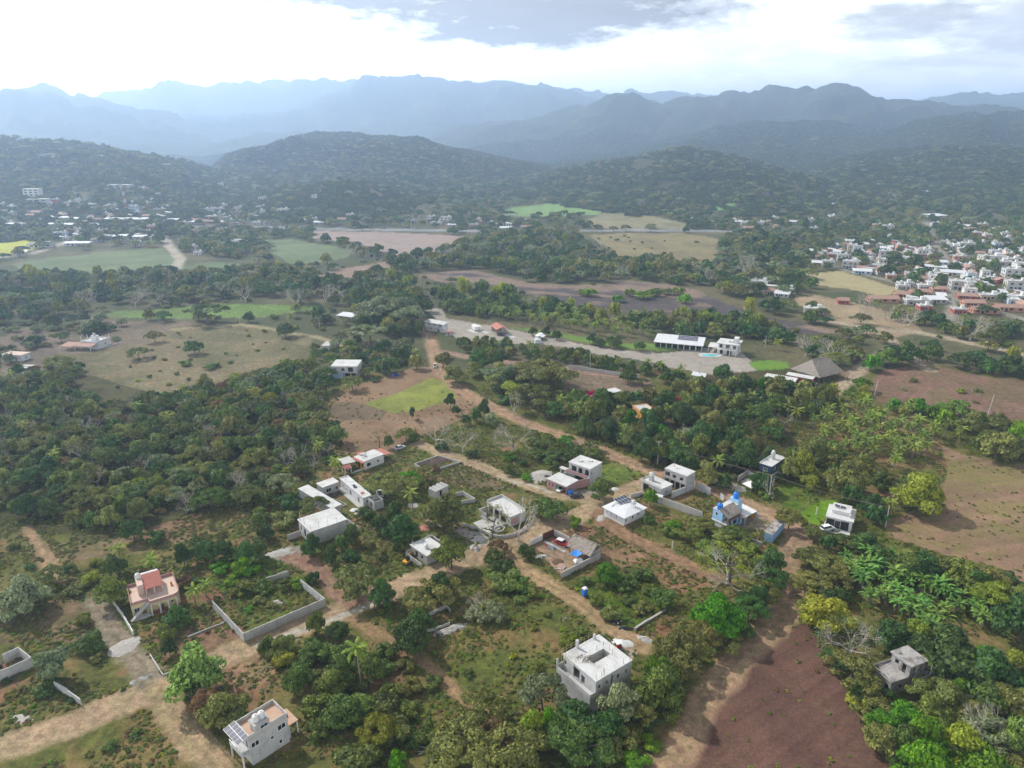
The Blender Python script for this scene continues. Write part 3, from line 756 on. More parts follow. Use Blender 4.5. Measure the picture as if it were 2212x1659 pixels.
def trunk_mb(shape, var, mi=0, lo=False):
    rs = np.random.default_rng(500+var*7+len(shape)); mb = MB()
    h = {'round': .42, 'airy': .40, 'flat': .60, 'tall': .45, 'bush': .2, 'sparse': .5}[shape]
    lean = rs.normal(size=2)*.05
    top = (lean[0], lean[1], h)
    mb.tube([(0,0,-.02), (lean[0]*.4, lean[1]*.4, h*.5), top], [.05, .038, .03], 6 if not lo else 4, mi, cap=False)
    for k in range(5 if not lo else 3):
        t = 2*math.pi*k/5+rs.random(); q = .5+.2*rs.random()
        mb.tube([top, (q*.5*math.cos(t), q*.5*math.sin(t), h+.15), (q*math.cos(t), q*math.sin(t), h+.30)], [.024, .016, .006], 4 if not lo else 3, mi, cap=False)
    return mb
TM = {}
def trunk_mesh(shape, var):
    key = (shape, var)
    if key not in TM: TM[key] = trunk_mb(shape, var).mesh('trunk', bark())
    return TM[key]

def merge_mesh(name, v, leaf, mb, barkm):
    """one small mesh: leaf quads and a trunk"""
    n = len(v)//4
    vs = [tuple(p) for p in v]+mb.v
    fs = [(4*i,4*i+1,4*i+2,4*i+3) for i in range(n)]+[[4*n+k for k in f] for f in mb.f]
    me = bpy.data.meshes.new(name); me.from_pydata(vs, [], fs)
    me.materials.append(leaf); me.materials.append(barkm)
    me.polygons.foreach_set('material_index', np.array([0]*n+[1]*len(mb.f), np.int32)); me.update()
    return me
LM = {}
def lo_tree(shape, color, var):
    key = (shape, color, var)
    if key not in LM:
        crown_mesh(shape, color, var, True)
        LM[key] = merge_mesh('tree_mesh', CM[('v', shape, var, True)], LEAF[color](), trunk_mb(shape, var, 0, True), bark())
    return LM[key]

# bare trees: unit height 1, reach about 1
BM = {}
def bare_mesh(var, depth=6):
    key = (var, depth)
    if key not in BM:
        rs = np.random.default_rng(900+var); mb = MB()
        mb.tube([(0,0,-.02),(.01,0,.10),(.02,.01,.22)], [.055,.045,.04], 7, 0, cap=False)
        for k in range(4):
            t = 2*math.pi*k/4+rs.random(); d = np.array((math.cos(t)*.95, math.sin(t)*.95, .62)); d /= np.linalg.norm(d)
            branch(mb, np.array((.02,.01,.20)), d, .34, .028, depth-1, rs, .46, .24, .60, 4, (2,3))
        BM[key] = mb.mesh('branches', plain('pale_bark', lin(PALEBARK), .95, .3, 1.2))
    return BM[key]

def frond(mb, base, t, up, L, rs, nseg=6, width=.16, mi=0, leaflets=True):
    """one arching feather leaf"""
    h = np.array((math.cos(t), math.sin(t), 0.0)); p = np.array(base, float); a = up
    pts = [p.copy()]
    for i in range(nseg):
        d = h*math.cos(a)+np.array((0,0,1.0))*math.sin(a); p = p+d*L/nseg; pts.append(p.copy()); a -= (1.25+.25*rs.random())/nseg
    side = np.array((-math.sin(t), math.cos(t), 0))
    for i in range(nseg):
        w0 = width*(math.sin(math.pi*(.12+.80*i/nseg)))*L; w1 = width*(math.sin(math.pi*(.12+.80*(i+1)/nseg)))*L
        A, B = pts[i], pts[i+1]
        for s in (1, -1):
            if leaflets:
                for q in range(2):
                    u0 = A+(B-A)*(q*.5); u1 = A+(B-A)*(q*.5+.42)
                    tip = u1+side*s*w0+(B-A)*.45+np.array((0,0,-.42*w0))
                    tip2 = u0+side*s*w0*.85+(B-A)*.30+np.array((0,0,-.50*w0))
                    mb.add([u0, u1, tip, tip2], [(0,1,2,3)], mi)
            else:
                mb.add([A, B, B+side*s*w1-np.array((0,0,.45*w1)), A+side*s*w0-np.array((0,0,.45*w0))], [(0,1,2,3)], mi)
PM = {}
def palm_meshes(var, hgt, lo=False):
    """height-1 trunk with crown radius given in trunk units; returns (trunk MB, crown MB) in metres"""
    key = (var, round(hgt), lo)
    if key not in PM:
        rs = np.random.default_rng(300+var); tm, cm = MB(), MB()
        lean = rs.normal(size=2)*hgt*.05
        top = np.array((lean[0], lean[1], hgt*.72))
        tm.tube([(0,0,-.1),(lean[0]*.2,lean[1]*.2,hgt*.24),(lean[0]*.55,lean[1]*.55,hgt*.5),top], [.24,.17,.15,.13], 7 if not lo else 4, 0, cap=False)
        n = 17 if not lo else 11; L = min(3.0, 1.15+hgt*.24)
        for k in range(n):
            t = 2.4*k+rs.random()*.4; up = 1.25-1.75*k/n
            frond(cm, top, t, up, L*(.85+.3*rs.random()), rs, 6 if not lo else 3, .17, 0, not lo)
        PM[key] = (tm, cm)
    return PM[key]
NM = {}
def banana_meshes(var):
    if var not in NM:
        rs = np.random.default_rng(40+var); tm, cm = MB(), MB()
        for s in range(3):
            bx, by = rs.normal(size=2)*.7 if s else (0, 0); h = 1.6+.7*rs.random()
            tm.tube([(bx,by,-.05),(bx,by,h)], [.15,.09], 6, 0, cap=False)
            for k in range(8):
                t = 2.4*k+rs.random(); up = 1.2-.75*k/8; L = 2.0+.7*rs.random(); n = 5
                hv = np.array((math.cos(t), math.sin(t), 0)); side = np.array((-math.sin(t), math.cos(t), 0)); p = np.array((bx,by,h)); a = up; pts = [p]
                for i in range(n):
                    p = p+(hv*math.cos(a)+np.array((0,0,1))*math.sin(a))*L/n; pts.append(p); a -= .30
                for i in range(n):
                    w0 = .30*math.sin(math.pi*(.10+.82*i/n)); w1 = .30*math.sin(math.pi*(.10+.82*(i+1)/n))
                    for sg in (1,-1):
                        cm.add([pts[i], pts[i+1], pts[i+1]+side*sg*w1+np.array((0,0,.10*w1)), pts[i]+side*sg*w0+np.array((0,0,.10*w0))], [(0,1,2,3)])
        NM[var] = (tm, cm)
    return NM[var]
_mc = {}
def cached(key, fn):
    if key not in _mc: _mc[key] = fn()
    return _mc[key]

# ------------------------------------------------------------------ planting list
PLANTS = []   # dicts: kind, x, y, z, h, r, shape, color, var, size in view
def plant(kind, x, y, h, r, shape, color, z=0.0, zone='', rs=random):
    f = y*math.cos(PITCH)+(CAM_H-z)*math.sin(PITCH)
    PLANTS.append(dict(kind=kind, x=x, y=y, z=z, h=h, r=r, shape=shape, color=color, var=rs.randrange(5), zone=zone, px=FPX*max(h, 1.6*r)/max(f, 1), rz=rs.uniform(0, 6.28)))

def hand(code, px, py, r, h, color=None, zone=''):
    """a plant read off the photograph: base at (px, py)"""
    x, y = G(px, py)
    K = {'m': ('broadleaf_tree','round','dark'), 'a': ('broadleaf_tree','airy','olive'), 'f': ('broadleaf_tree','flat','olive'), 't': ('broadleaf_tree','tall','mid'),
         'b': ('shrub','bush','mid'), 's': ('broadleaf_tree','sparse','yellow'), 'n': ('bare_tree','bare','grey'), 'p': ('coconut_palm','palm','palm'), 'k': ('banana_plant','banana','banana')}
    kd, sh, co = K[code]
    plant(kd, x, y, h, r, sh, color or co, 0.0, zone)

HAND = """m 55 1330 7 9 grey|m 238 1303 5 8 mid|b 180 1347 2.4 3.4 olive|m 198 1408 4.2 4.2 dark|t 112 1470 5.2 7.5 grey|b 100 1490 3 2.5 dark|m 368 1418 2.1 4.4 dark|b 358 1380 2.6 4.2 mid
m 392 1352 3.6 5 dark|m 437 1500 7 10.5 lime|m 425 1495 5 8 dark|m 480 1562 5.6 7.5 olive|m 452 1545 4 6 brown|b 520 1545 3.5 5 mid|m 252 1238 3.5 6 dark|p 266 1232 2.6 9|p 333 1238 2.6 5.5|p 423 1308 2.6 6|p 446 1290 2.6 5
b 395 1268 2.6 4 brown|m 399 1222 2.8 7 dark|m 444 1214 4 6.5 dark|m 486 1214 3.8 6.5 dark|m 528 1220 3.8 7 dark|m 560 1208 3.4 6 mid|b 522 1236 3 5 bright|b 470 1235 3 3 bright|b 545 1240 2.5 2.4 bright|b 425 1262 2.8 2.6 mid|b 500 1258 2.5 2.2 bright
b 525 1280 3.2 3.6 mid|b 570 1277 3 3.4 mid|b 612 1272 2.4 3.2 mid|b 640 1268 2.4 3 bright|b 560 1300 1.8 1.6 olive|b 590 1310 1.6 1.4 olive|b 540 1320 1.6 1.2 bright
m 579 1408 2.2 4 mid|b 603 1418 2.8 3.6 olive|m 290 1165 4 7 dark|b 330 1172 3 4.5 dark|a 115 1258 4 5 olive|b 200 1255 3 3 yellow|b 165 1280 3 2.4 olive|b 150 1235 2 2.6 dark
m 714 1222 2.9 6.5 dark|a 772 1284 7 8.5 olive|m 835 1310 3.9 7.5 dark|a 935 1306 6.8 8 olive|m 955 1298 4.5 7.5 dark|m 975 1228 5 9.5 mid|m 668 1204 2.6 5.5 dark|b 676 1258 2.1 3.8 dark|n 1042 1332 4.6 5|b 1035 1338 3.4 3.4 grey|b 1070 1337 3 5.4 grey
m 885 1410 5.6 8.5 dark|m 905 1372 4.2 6.5 dark|m 683 1370 2.6 6 mid|p 781 1488 3.2 13.5|m 730 1380 3.1 4.4 dark|b 577 1407 2 2.6 mid|b 618 1430 3 4 yellow|m 640 1492 4.2 6.5 mid|b 705 1432 3.6 4.4 mid|b 668 1425 3 3.6 olive
m 745 1482 5 6.5 mid|m 716 1492 4.5 5.5 mid|m 808 1467 3.6 6 mid|m 740 1562 5.2 6.5 mid|m 778 1545 4.6 4.4 mid|b 825 1547 4.2 5 olive|b 703 1577 3.6 4.5 mid|b 855 1592 4 4.6 olive|a 815 1608 5.2 6 yellow|b 780 1668 5.4 5 mid|b 859 1657 2 4 bright|b 885 1492 2.6 4.2 olive|b 920 1592 3 4 mid|b 690 1530 3.4 4 mid
b 655 1455 2.8 3.6 dark|b 760 1425 3.4 4.4 mid|b 830 1420 3 3.6 mid|b 870 1450 2.6 3 olive|b 930 1480 2.4 2.6 mid|b 850 1505 3 3.4 mid
b 1068 1217 3.6 4.6 mid|b 1100 1258 5 4.4 mid|b 1127 1272 3.4 3.4 mid|b 1090 1236 4 4.4 dark|b 1150 1283 3 2.6 mid|b 1072 1268 3.2 3.2 olive|b 1060 1245 2.6 2.8 mid|a 1075 1196 3.4 4 brown
a 1020 1645 8 8 olive|a 1105 1655 7.4 8 olive|a 1040 1562 5.6 7 olive|t 1150 1602 3.6 6.5 yellow|t 1190 1597 2.2 7 bright|a 1172 1532 6 8 grey|m 1240 1576 5.4 5.6 dark|m 1330 1552 5 9 grey|a 1290 1592 6 7 dark|a 1225 1622 6 7 dark|a 965 1655 5 6 olive|a 1060 1610 5 6 brown|b 1075 1585 3 4 mid|a 1260 1640 6 7 dark|b 1330 1620 4 5 olive|b 1370 1650 3 2.4 bright|b 1400 1610 2.4 1.8 bright|b 1360 1590 3 3.4 olive
m 1415 1522 6 10 mid|m 1422 1490 4.4 8.5 bright|a 1460 1452 6.4 9 olive|a 1500 1402 6 8.5 olive|m 1545 1362 7.6 11 bright|a 1615 1342 5 7 dark|a 1640 1302 5 7 olive|a 1662 1272 5 7 dark|m 1665 1242 5 7.5 dark|s 1575 1262 10 10 yellow|n 1572 1262 9.5 9.5|b 1590 1370 4 4 dark|a 1560 1400 4.4 5 olive|b 1440 1540 3 3 mid|a 1380 1560 4.5 6 olive
m 1310 1258 3.7 5.5 bright|b 1440 1302 4 4.6 mid|b 1385 1252 3.2 3.4 mid|b 1325 1332 3.2 3.2 olive|b 1283 1302 2.2 2.4 mid|b 1230 1387 2.6 3 yellow|b 1255 1375 2.4 2.6 mid|b 1350 1268 3.4 3.2 dark|b 1410 1282 2.8 3 mid|b 1385 1320 2.6 2.6 olive|b 1262 1262 2.2 2.2 mid|b 1360 1300 2.4 2.2 mid|b 1136 1207 2.4 5.4 dark
a 1743 1217 4.2 5 olive|a 1743 1277 5.2 5.5 olive|a 1795 1272 5 5 olive|m 1780 1347 6.6 7 yellow|a 1742 1330 3.4 4 olive|s 1830 1417 7 8.5 grey|n 1832 1417 6.5 8|m 1920 1402 5.6 7.5 dark|m 1990 1402 5 6.2 yellow|m 2040 1395 4.5 5.6 mid|m 1905 1222 5 5.5 dark|m 1960 1237 6 6.5 mid|m 1985 1247 6 7 dark|m 2090 1267 6.4 7 mid|m 2135 1272 5.4 6.2 olive|a 2160 1312 7 6.4 yellow|m 2200 1385 6.6 10 dark|m 2225 1330 5 7 mid
m 2065 1472 9 11 dark|m 2140 1492 8 10.5 dark|m 2040 1532 6 7.5 olive|m 1950 1572 5.2 5.4 bright|a 1880 1548 4.6 4.4 olive|a 1835 1477 5.6 6.4 olive|a 1872 1506 4 3.6 dark|m 2010 1577 5 6.5 mid|m 1920 1597 5 6.5 bright|m 2015 1642 6 8.5 bright|m 2065 1652 6 8 yellow|n 2130 1622 6 8|a 2130 1622 6.5 7 grey|m 2150 1552 6 7.5 dark|m 1950 1642 5 7 mid|m 1985 1690 6 8 bright|m 1905 1622 4.6 6 olive|a 2100 1580 5 6.5 olive|m 2190 1560 6 8 olive|m 2200 1640 6 8.5 mid|m 2110 1690 6 8 bright|m 2180 1470 5 8 yellow|a 1800 1440 3.4 4 dark
p 894 1118 3 12|p 725 1025 3 7|m 962 1142 6.2 11 olive|m 855 1172 6.4 9 dark|m 856 1132 3.2 7.4 dark|m 820 1150 3 6 dark|a 845 1067 7.6 8.5 olive|a 905 1042 4.4 6 olive|a 880 1055 5 6.5 bright|a 680 1112 5 6.5 olive|b 604 1132 5 4.2 mid|m 757 1177 3.1 6.4 dark|m 740 1190 2.6 5 mid|m 672 1192 2.7 6 dark|b 790 1120 3 4 dark|b 620 1095 4 4.5 dark|b 560 1120 3.4 4 mid
n 943 962 7 9.5|n 1000 977 6 9|n 1108 977 9.4 10.5|s 1108 977 8.4 9.6 olive|n 1110 897 4.2 9.5|s 820 968 4 7.5 olive|m 840 968 2.3 5.4 mid|a 877 952 4.4 5.4 olive|b 895 955 2.6 4.4 mid|n 1120 1169 7 12|s 1063 1166 5 11.5 olive|t 890 906 1.8 5.5 dark|m 973 882 3 6.5 dark|m 985 897 2.2 4.4 dark|m 1007 918 2.4 4.6 mid|b 1096 992 3.2 3.2 bright|b 1097 1022 2.6 5 olive|b 1130 1005 2 3 dark|b 1138 1037 2.2 2.8 bright|b 955 970 2.6 3.6 dark|b 1020 985 3 2.6 dark
a 1180 977 6 5 mid|a 1202 1002 5.4 5.4 dark|a 1160 990 4 4 mid|a 1236 985 5 5 mid|a 1280 975 4 4.6 olive|a 1225 960 4 3.6 bright|m 1192 1120 6 6.5 mid|a 1165 1110 4 5 olive|m 1295 1080 4.6 7 mid|m 1405 1092 2.6 5.6 bright|b 1237 1137 2.2 4.2 bright|m 1045 905 3 9 dark|m 1060 920 3 6 grey|m 1030 912 2.6 6.5 dark
m 1441 992 6.2 11 dark|m 1384 998 5.2 9.4 dark|m 1462 1004 5.6 9.4 dark|m 1522 983 8 13 dark|m 1531 1047 5 8 olive|m 1606 1014 6.2 11.5 dark|m 1590 985 6 10 dark|m 1350 960 5 8 mid|m 1310 945 5 8.5 olive|m 1270 940 5 8.5 dark|m 1360 930 4 9 bright|m 1420 915 5 8 mid|n 1660 1078 2.4 7.5|b 1652 1050 3 3.2 dark|b 1678 1040 3 3 mid|b 1645 1075 2.4 2.6 mid|m 1640 1060 4.6 7 dark|m 1700 1035 5 7.5 olive|m 1668 1010 4.4 8 dark
a 1516 1150 4.2 5 olive|a 1489 1167 4.4 4.4 mid|b 1444 1157 2.6 3 mid|a 1591 1167 4.6 4.8 mid|s 1640 1172 4.2 7.5 olive|a 1703 1142 4.2 7.5 olive|a 1560 1175 4 4.4 olive|b 1530 1185 3.6 3.2 mid|b 1610 1190 4 4 mid|b 1400 1128 2 2.8 mid|b 1490 1125 2.2 2.4 olive|m 1465 882 3.2 5.4 red|b 1278 856 1.8 3.4 pink|a 1545 1205 3.4 3 mid
a 1150 882 10 12 olive|a 1170 837 15 15 olive|n 1087 837 6.4 8.5|a 1110 860 8 9 yellow|m 1240 880 5 8 mid|m 1270 895 6 8 dark|m 1200 900 5 7 dark
m 1830 1068 8.2 11 olive|m 1757 1002 6 10 olive|m 1735 1032 5 10 yellow|m 1983 1102 9.4 12 yellow|m 1960 1095 6 9 olive|m 1900 1055 4.4 6 mid|m 1836 1084 4.2 6.5 dark|m 1872 1113 5 7 dark|p 1908 1112 2.8 6|p 1925 1108 2.6 5.4|k 1893 1096 2 3|k 1880 1092 2 3|m 1890 1130 4 6 dark|a 1752 1160 4 4.4 olive|a 1825 1180 4 3.6 dark|m 1862 1180 4 4.6 dark|m 2150 988 9 10 olive|m 2198 988 7.4 8.5 mid|m 2120 975 5 7.5 mid|p 1719 916 2.8 7.5|p 2040 942 3 8|p 2070 957 3 7.5|p 1700 900 2.6 6
m 1865 878 4.4 6.5 yellow|m 1930 887 4.4 5.5 bright|m 1968 887 5.2 5.5 mid|m 2060 902 7 7.5 mid|m 2020 905 5 6 bright|m 2100 915 5 6 mid|a 2160 930 5 6 olive
m 421 764 6 7.5 dark|f 449 699 12 11 dark|a 335 739 5.4 7.5 olive|m 617 727 6.4 8.5 dark|p 632 719 3 15|n 293 664 10 12.5|n 340 657 12 13|a 350 655 11 12 grey|n 190 662 10 11|n 531 653 9 12.5|n 642 665 9.4 13|n 703 656 9 12.5|n 745 652 9 12.5|a 650 655 9 12 grey|b 395 790 4 3 bright|b 460 795 5 3 mid|a 300 775 6 7 olive|a 130 800 8 9 olive
a 845 702 18 21 grey|a 880 712 13 17 grey|a 870 680 13 18 dark|m 820 690 9 14 grey|f 800 742 12 10 grey|f 770 740 9 8 olive|m 688 692 6 10 dark|m 706 700 4.4 6.5 dark|m 850 728 6 8 dark|m 637 802 5 6 yellow|m 815 777 6 8.5 dark|m 900 797 5 7.5 olive|m 835 807 6 8 dark|m 958 792 5.4 7.5 olive|m 985 827 8 8.5 olive|m 780 790 5 7 dark|m 760 760 5 7 mid|m 700 770 4 5 dark|m 865 780 6 8 dark|m 720 800 4.4 5 olive
t 1005 643 7 15 yellow|t 1040 648 7 13 mid|t 1078 654 7 14 yellow|t 1105 657 6 13 mid|t 847 612 6 11 yellow|t 870 622 6 11 mid|t 975 650 6 12 mid|t 600 588 6 9 yellow|t 570 604 6 10 mid|t 480 618 6 10 mid|t 530 628 7 10 yellow|t 1620 690 5 13 yellow|t 1330 690 5 10 yellow|t 1480 700 5 11 yellow|t 1300 700 5 9 yellow|t 1420 705 5 10 mid
m 1390 645 8 6 bright|m 1360 640 6 6 mid|m 1335 652 6 5 bright|m 1412 640 7 6 mid|m 1275 640 7 6 bright|m 1260 638 6 5 mid|m 1480 655 7 6 bright|m 1465 637 7 6 mid|m 1440 636 6 5 mid
n 1610 607 12 19|n 1860 700 9 17|n 2095 735 12 13|n 1965 702 8 10|n 1180 575 10 8|n 1300 545 12 11|n 1740 770 8 10|n 1795 780 9 11|n 1255 538 8 8
a 1800 790 7 8 olive|m 1905 790 7 9 mid|m 1880 800 6 8 bright|a 1860 845 5 7 bright|m 1655 838 5 6 dark|m 1315 872 4.5 6 dark|m 1345 876 5 6.5 mid|m 1375 872 4.6 6 dark|m 1402 868 4.4 6 olive|a 1330 862 3.6 4 mid|m 1700 858 6 7.5 dark|m 1610 850 6 9 dark|m 1745 845 4 5 dark"""
for tok in HAND.replace('\n', '|').split('|'):
    a = tok.split()
    hand(a[0], float(a[1]), float(a[2]), float(a[3]), float(a[4]), a[5] if len(a) > 5 else None)

CLEAR = list(CLEAR0)     # pixel polygons kept free of scattered plants (open fields, yards, buildings)
for nm, c1, c2, sc, amt, row, rs_, poly in FIELDS:
    if nm in ('field','crop_field','fallow_field','burnt_field','dry_field','football_field','gravel_yard','lawn','ploughed_field','dirt_yard','pasture'): CLEAR.append(poly)
OCC = [[] for _ in range(1)]

def scatter(poly, spacing, mix, zone='', clear=True, seed=0, keep=1.0, minpy=345, hills=False, spill=1.0):
    """fill a region of the ground with plants: mix = [(weight, code, r0, r1, h/r, colours)]"""
    rs = np.random.default_rng(1000+seed); pr = random.Random(seed)
    w = np.array([[*G(px, max(py, minpy))] for px, py in poly])
    x0, y0 = w.min(0); x1, y1 = w.max(0)
    nx, ny = int((x1-x0)/spacing)+2, int((y1-y0)/spacing)+2
    gx, gy = np.meshgrid(np.arange(nx)*spacing+x0, np.arange(ny)*spacing+y0)
    gx = gx+(rs.random(gx.shape)-.5)*spacing*1.1; gy = gy+(rs.random(gy.shape)-.5)*spacing*1.1
    gx, gy = gx.ravel(), gy.ravel()
    px, py = P(gx, gy, gx*0)
    k = inpoly(px, py, poly) & (rs.random(gx.shape) < keep) & ~near_road(gx, gy, 2.3*spill)
    if clear:
        for c in CLEAR: k &= ~inpoly(px, py, c)
    for c in BUILT: k &= ~inpoly(gx, gy, c)
    gx, gy = gx[k], gy[k]; gz = height(gx, gy)
    ws = np.array([m[0] for m in mix], float); ws /= ws.sum()
    ch = rs.choice(len(mix), len(gx), p=ws)
    KD = {'m': ('broadleaf_tree','round'), 'a': ('broadleaf_tree','airy'), 'f': ('broadleaf_tree','flat'), 't': ('broadleaf_tree','tall'), 'b': ('shrub','bush'), 's': ('broadleaf_tree','sparse'), 'n': ('bare_tree','bare'), 'p': ('coconut_palm','palm'), 'k': ('banana_plant','banana')}
    for X, Y, Z, c in zip(gx, gy, gz, ch):
        _, code, r0, r1, hr, cols = mix[c]
        r = pr.uniform(r0, r1); h = r*hr*pr.uniform(.85, 1.2)
        kd, sh = KD[code]
        plant(kd, float(X), float(Y), h, r, sh, pr.choice(cols), float(Z), zone, pr)

# ------------------------------------------------------------------ building kit
CROP = {'L1': (0,1161), 'L2': (553,1161), 'L3': (1106,1161), 'L4': (1548,1161), 'K1': (0,774), 'K2': (553,774), 'K3': (1051,774), 'K4': (1548,774), 'J1': (0,387), 'J2': (553,387), 'J3': (1051,387), 'J4': (1548,387)}
def V(c, x, y): return (CROP[c][0]+x*.3, CROP[c][1]+y*.3)
def GV(c, x, y, z=0.0): return G(*V(c, x, y), z)

PAL = dict(
 concrete=lambda: plain('concrete', (.40,.39,.37), .9, .45, .5, (.22,.21,.20), streak=.35),
 pale=lambda: plain('pale_concrete', (.47,.465,.45), .9, .6, .45, (.29,.28,.26), streak=.5),
 white=lambda: plain('white_paint', (.64,.64,.63), .75, .4, .5, (.42,.40,.37), streak=.4),
 roofw=lambda: plain('white_roof', (.50,.50,.485), .9, .8, .30, (.34,.325,.30), fine=.2),
 roofg=lambda: plain('grey_roof', (.44,.43,.41), .9, .5, .4, (.25,.24,.22)),
 stained=lambda: plain('stained_concrete', (.33,.31,.29), .95, .95, .45, (.075,.07,.06), streak=.6, fine=.3),
 block=lambda: plain('block_wall', (.45,.43,.40), .95, .4, .8, (.28,.26,.24), streak=.3),
 pink=lambda: plain('pink_wash', (.42,.24,.22), .85, .35, .5, (.36,.25,.24), streak=.3),
 pinkroof=lambda: plain('pink_tile', (.52,.40,.33), .85, .35, .8, (.42,.26,.20)),
 yellow=lambda: plain('yellow_paint', (.64,.54,.30), .8, .25),
 terracotta=lambda: plain('terracotta', (.44,.29,.20), .9, .5, .5, (.52,.42,.36)),
 redtile=lambda: plain('red_tile', (.38,.15,.11), .85, .5, .9, (.26,.10,.08)),
 orange=lambda: plain('orange_paint', (.62,.27,.05), .8, .25),
 orangetile=lambda: plain('orange_tile', (.34,.21,.16), .85, .35, .8),
 blue=lambda: plain('light_blue_paint', (.30,.50,.72), .75, .25, .6, streak=.2),
 navy=lambda: plain('navy_paint', (.03,.05,.11), .7, .25, .6),
 tankblue=lambda: plain('blue_plastic', (.02,.18,.62), .4, .15),
 tarp=lambda: plain('blue_tarp', (.03,.20,.60), .5, .3, 1.0),
 glass=lambda: plain('window_glass', (.02,.025,.03), .12, .1),
 frame=lambda: plain('white_frame', (.75,.75,.75), .5, .1),
 darkframe=lambda: plain('dark_frame', (.06,.06,.06), .5, .1),
 solar=lambda: plain('solar_cells', (.035,.045,.075), .5, .1),
 wood=lambda: plain('old_wood', (.24,.16,.10), .9, .5, 1.5),
 bamboo=lambda: plain('bamboo_pole', (.42,.36,.18), .8, .3, 1.5),
 thatch=lambda: plain('thatch', (.27,.235,.20), 1.0, .6, 1.3, (.12,.10,.08), fine=.3, streak=.4),
 steel=lambda: plain('rusty_steel', (.18,.13,.10), .7, .4, 1.5),
 metal=lambda: plain('sheet_metal', (.55,.56,.57), .45, .3, .4, metal=.0),
 teal=lambda: plain('teal_door', (.03,.22,.20), .6, .2),
 reddark=lambda: plain('maroon_gate', (.10,.03,.025), .7, .3),
 red=lambda: plain('red_paint', (.45,.03,.03), .5, .2),
 rubber=lambda: plain('tyre_rubber', (.02,.02,.02), .9, .1),
 soil=lambda: plain('dark_soil', (.07,.045,.035), 1.0, .5, .9, (.12,.08,.06), fine=.3),
 rubble=lambda: plain('grey_rubble', (.36,.34,.31), 1.0, .5, 1.2, (.2,.18,.16), fine=.25),
 tileblue=lambda: plain('pool_tile', (.10,.42,.45), .3, .1),
)
def mt(n): return PAL[n]() if isinstance(n, str) else n

class Fr:
    """a rectangular ground plan: near corner A, left corner B, right corner C, all read at height z"""
    def __init__(s, A, B, C, z, Lx=None, Ly=None):
        a, b, c = (np.array(G(*p, z)) for p in (A, B, C))
        u = c-a; s.Lx = float(np.linalg.norm(u)); u = u/s.Lx; v = b-a
        w = v-u*np.dot(u, v)                       # square the plan up, sharing the error between both sides
        ang = math.atan2(np.dot(v, u), np.linalg.norm(w))
        t = ang*.5; u2 = u*math.cos(t)-np.array((-u[1], u[0]))*math.sin(t)
        u2 /= np.linalg.norm(u2); n2 = np.array((-u2[1], u2[0]))
        s.Lx = max(abs(float(np.dot(c-a, u2))), .3); s.Ly = max(abs(float(np.dot(v, n2))), .3)
        if Lx: s.Lx = Lx
        if Ly: s.Ly = Ly
        s.o = a; s.rz = math.atan2(u2[1], u2[0])
    def w(s, x, y):
        c, d = math.cos(s.rz), math.sin(s.rz); return (s.o[0]+c*x-d*y, s.o[1]+d*x+c*y)
    def rel(s, root):
        c, d = math.cos(-root.rz), math.sin(-root.rz); q = s.o-root.o
        return (c*q[0]-d*q[1], d*q[0]+c*q[1], 0.0), s.rz-root.rz
    def outline(s, pad=.6): return [s.w(-pad,-pad), s.w(s.Lx+pad,-pad), s.w(s.Lx+pad,s.Ly+pad), s.w(-pad,s.Ly+pad)]

def face_xf(fr, face):
    """face-plane coordinates (u along, d outwards, z) -> plan coordinates"""
    Lx, Ly = fr.Lx, fr.Ly
    return {'S': (Lx, lambda u, d, z: (u, -d, z)), 'W': (Ly, lambda u, d, z: (-d, Ly-u, z)),
            'N': (Lx, lambda u, d, z: (Lx-u, Ly+d, z)), 'E': (Ly, lambda u, d, z: (Lx+d, u, z))}[face]

